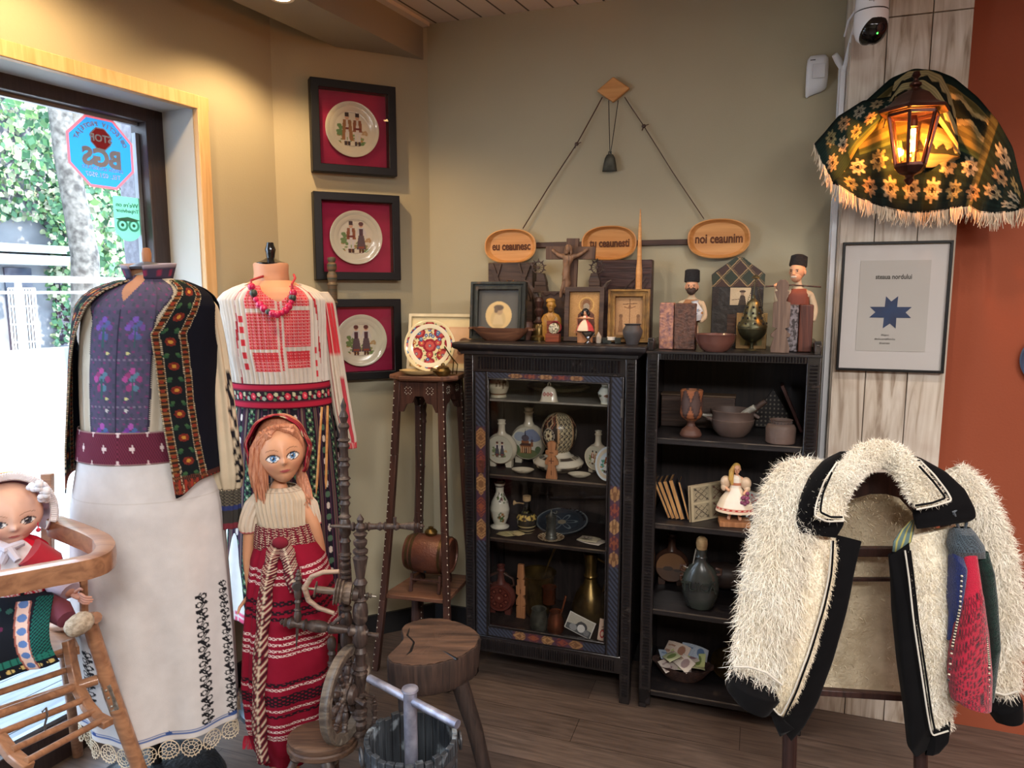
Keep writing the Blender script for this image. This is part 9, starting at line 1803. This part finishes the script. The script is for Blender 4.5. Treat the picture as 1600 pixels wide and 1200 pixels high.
def piece(name,pairs,thick,mt=m_velvet,n=60,ex=.55):return strip(pairs,thick,n,18,None,mt,name,ct,ex)[0]
piece('cuff',[(1144,1044,1224,1072,1.705),(1139,1062,1218,1088,1.705),(1136,1078,1200,1108,1.705),(1150,1096,1190,1112,1.705)],.10,ex=.9)
piece('cuff',[(1546,1082,1591,1080,1.80),(1543,1104,1592,1104,1.80),(1556,1128,1591,1130,1.80)],.09,ex=.9)
Pfl=piece('front_panel',[(1246,826,1312,838,1.72),(1243,880,1304,884,1.71),(1236,950,1290,950,1.70),(1224,1020,1268,1022,1.70),(1208,1075,1244,1082,1.70),(1198,1100,1226,1118,1.70)],.05,m_fleece,ex=.8)
fur(Pfl,16000,.012,.0007,.8,.6,'front_locks',ct,mt=mat('cream felt nap',(232,222,200),.9,c2=(220,208,182)))
piece('velvet_border',[(1306,836,1346,846,1.715),(1302,884,1334,888,1.71),(1288,950,1320,954,1.70),(1266,1020,1300,1026,1.70),(1242,1080,1276,1092,1.70),(1222,1116,1252,1136,1.70),(1212,1122,1236,1158,1.70)],.04)
piece('velvet_border',[(1196,1094,1222,1118,1.698),(1202,1112,1226,1124,1.698),(1218,1150,1242,1136,1.698)],.038)
Pfr=piece('front_panel',[(1412,842,1484,822,1.74),(1418,900,1488,890,1.73),(1428,980,1488,970,1.72),(1440,1060,1486,1050,1.72),(1450,1120,1484,1118,1.72),(1454,1144,1482,1138,1.72)],.05,m_fleece,ex=.8)
fur(Pfr,18000,.022,.0007,.7,.8,'front_locks',ct,spread=.7)
piece('velvet_border',[(1388,868,1420,846,1.725),(1392,900,1424,900,1.72),(1396,960,1430,975,1.715),(1404,1040,1442,1060,1.71),(1414,1110,1452,1125,1.71),(1420,1168,1456,1148,1.71),(1430,1182,1458,1162,1.71)],.04)
piece('velvet_border',[(1450,1142,1446,1180,1.708),(1466,1138,1462,1174,1.708),(1484,1128,1482,1150,1.708)],.038)
mb=MB();mb.grid(np.array([[oc(x0+(x1-x0)*f,y,Y-.012)for f in np.linspace(0,1,12)]for x0,x1,y,Y in((1424,1430,812,1.735),(1408,1428,828,1.735),(1396,1424,846,1.735),(1394,1412,862,1.735))]),np.array([[lin((96,120,120))if(i*3+j)%4 else lin((190,180,90))for j in range(12)]for i in range(4)]));mb.build('plaid_lining',m_cloth,ct,solid=.002)
def pipe(pts,r_=.0022,mt=m_trim,nm='piping'):
 c=curve([tuple(A(*p)-OC)for p in pts],40);mb=MB();mb.tube([tuple(p)for p in c],r_,6);mb.build(nm,mt,ct)
pipe([(1300,845,1.676),(1298,890,1.676),(1284,950,1.668),(1262,1022,1.668),(1240,1080,1.668),(1220,1120,1.67),(1202,1100,1.67)]);pipe([(1302,845,1.674),(1301,890,1.674),(1288,950,1.666),(1266,1022,1.666),(1244,1082,1.666),(1224,1124,1.668)],.0026,m_velvet,'velvet_cord')
pipe([(1414,860,1.70),(1420,900,1.69),(1428,975,1.685),(1441,1060,1.68),(1450,1120,1.68),(1456,1150,1.68),(1482,1142,1.68)]);pipe([(1422,860,1.698),(1427,900,1.688),(1435,975,1.683),(1448,1060,1.68),(1456,1120,1.68),(1462,1144,1.68)],.0024,m_velvet,'velvet_cord')
pipe([(1146,1042,1.655),(1170,1042,1.648),(1196,1050,1.645),(1222,1070,1.655)],.0030);pipe([(1548,1080,1.752),(1570,1086,1.746),(1590,1080,1.752)],.0030)
piece('velvet_collar',[(1312,706,1352,704,1.76),(1286,722,1336,740,1.735),(1266,745,1322,775,1.715),(1252,775,1316,800,1.70),(1244,808,1318,818,1.69),(1246,832,1306,840,1.69)],.035)
piece('velvet_collar',[(1400,700,1440,716,1.76),(1405,735,1476,736,1.735),(1418,765,1506,764,1.715),(1426,790,1522,795,1.70),(1428,812,1524,808,1.69),(1432,826,1516,814,1.69)],.035)
Pc1=piece('collar_fleece',[(1276,808,1316,812,1.668),(1284,780,1320,780,1.675),(1300,745,1332,755,1.69),(1320,718,1346,738,1.71),(1342,698,1362,728,1.735),(1368,690,1372,724,1.75),(1398,694,1386,728,1.745),(1422,712,1398,738,1.72),(1440,735,1410,755,1.70),(1460,758,1420,775,1.68),(1478,782,1432,793,1.668)],.045,m_fleece,90,.9)
fur(Pc1,22000,.017,.0008,.3,.9,'collar_locks',ct,spread=1.0)
pipe([(1308,722,1.70),(1288,752,1.675),(1276,785,1.655),(1272,806,1.645),(1292,815,1.642),(1318,814,1.645)],.0022);pipe([(1300,738,1.67),(1286,770,1.648),(1281,800,1.640),(1298,808,1.636),(1316,808,1.64)],.0026,m_velvet,'velvet_cord')
pipe([(1438,720,1.70),(1460,742,1.675),(1480,768,1.655),(1488,782,1.645),(1462,790,1.642),(1432,796,1.645)],.0022);pipe([(1436,728,1.67),(1458,752,1.650),(1478,778,1.640),(1456,786,1.636),(1430,790,1.64)],.0026,m_velvet,'velvet_cord')
kt=thing('knitted_bag','red and black knitted bag with blue and green bands hanging on the coat front','knitted bag',tuple(OC))
def knit(base,c2_,n1,n2,m_=0):
 def f(U_,V):C=col3(U_.shape,base).astype(float);a,b=(U_*n1)%1,(V*n2)%1;r_=np.floor(V*n2);s_=((np.floor(U_*n1)*2+r_*(1 if m_ else 3))%5<2)&(V>(.12 if m_ else 0));C[s_&(b<.7)]=c2_;C[(b>.86)]*=.7;return lin(C)
 return f
m_knit=vmat('knitted wool',.95,.9,420,spec=.08,sheen=.3)
K=lambda pairs,th_,cf,nm:strip(pairs,th_,110,40,cf,m_knit,nm,kt,.8)
K([(1490,824,1516,824,1.70),(1482,850,1534,850,1.69),(1486,872,1540,872,1.685)],.06,knit((72,86,96),(30,34,40),14,16),'beaded_top')
K([(1506,866,1526,866,1.675),(1502,920,1530,920,1.67),(1492,980,1540,980,1.665),(1484,1050,1546,1050,1.66),(1488,1092,1544,1104,1.66),(1504,1100,1532,1108,1.66)],.07,knit((176,32,58),(60,24,34),11,44,1),'red_panel')
K([(1486,858,1508,868,1.685),(1486,900,1506,900,1.68),(1484,950,1500,950,1.68),(1480,1000,1490,990,1.68)],.05,knit((34,48,104),(26,36,80),8,36),'blue_panel')
K([(1526,862,1544,862,1.70),(1532,930,1552,930,1.70),(1540,1000,1556,1000,1.70),(1542,1060,1556,1060,1.70),(1540,1096,1552,1096,1.70)],.06,knit((24,48,42),(18,36,34),8,40),'green_panel')
for pts in(((1503,900,1.645),(1500,950,1.64),(1488,1010,1.64),(1482,1062,1.64)),((1540,985,1.64),(1546,1040,1.63),(1544,1096,1.63))):
 c=curve([tuple(A(*p)-OC)for p in pts],46);mb=MB()
 for i,p in enumerate(c):mb.ell(tuple(p),(.0032,.0032,.0022),6,4,C=lin([(214,206,180),(26,26,30)][i%2]))
 mb.build('striped_cord',m_knit,kt)
mb=MB();mb.tube([tuple(A(1498,826,1.70)-OC),tuple(A(1490,800,1.68)-OC),tuple(A(1500,790,1.70)-OC),tuple(A(1512,806,1.70)-OC),tuple(A(1508,826,1.70)-OC)],.004,6,C=lin((60,70,80)));mb.build('hanging_loop',m_knit,kt)
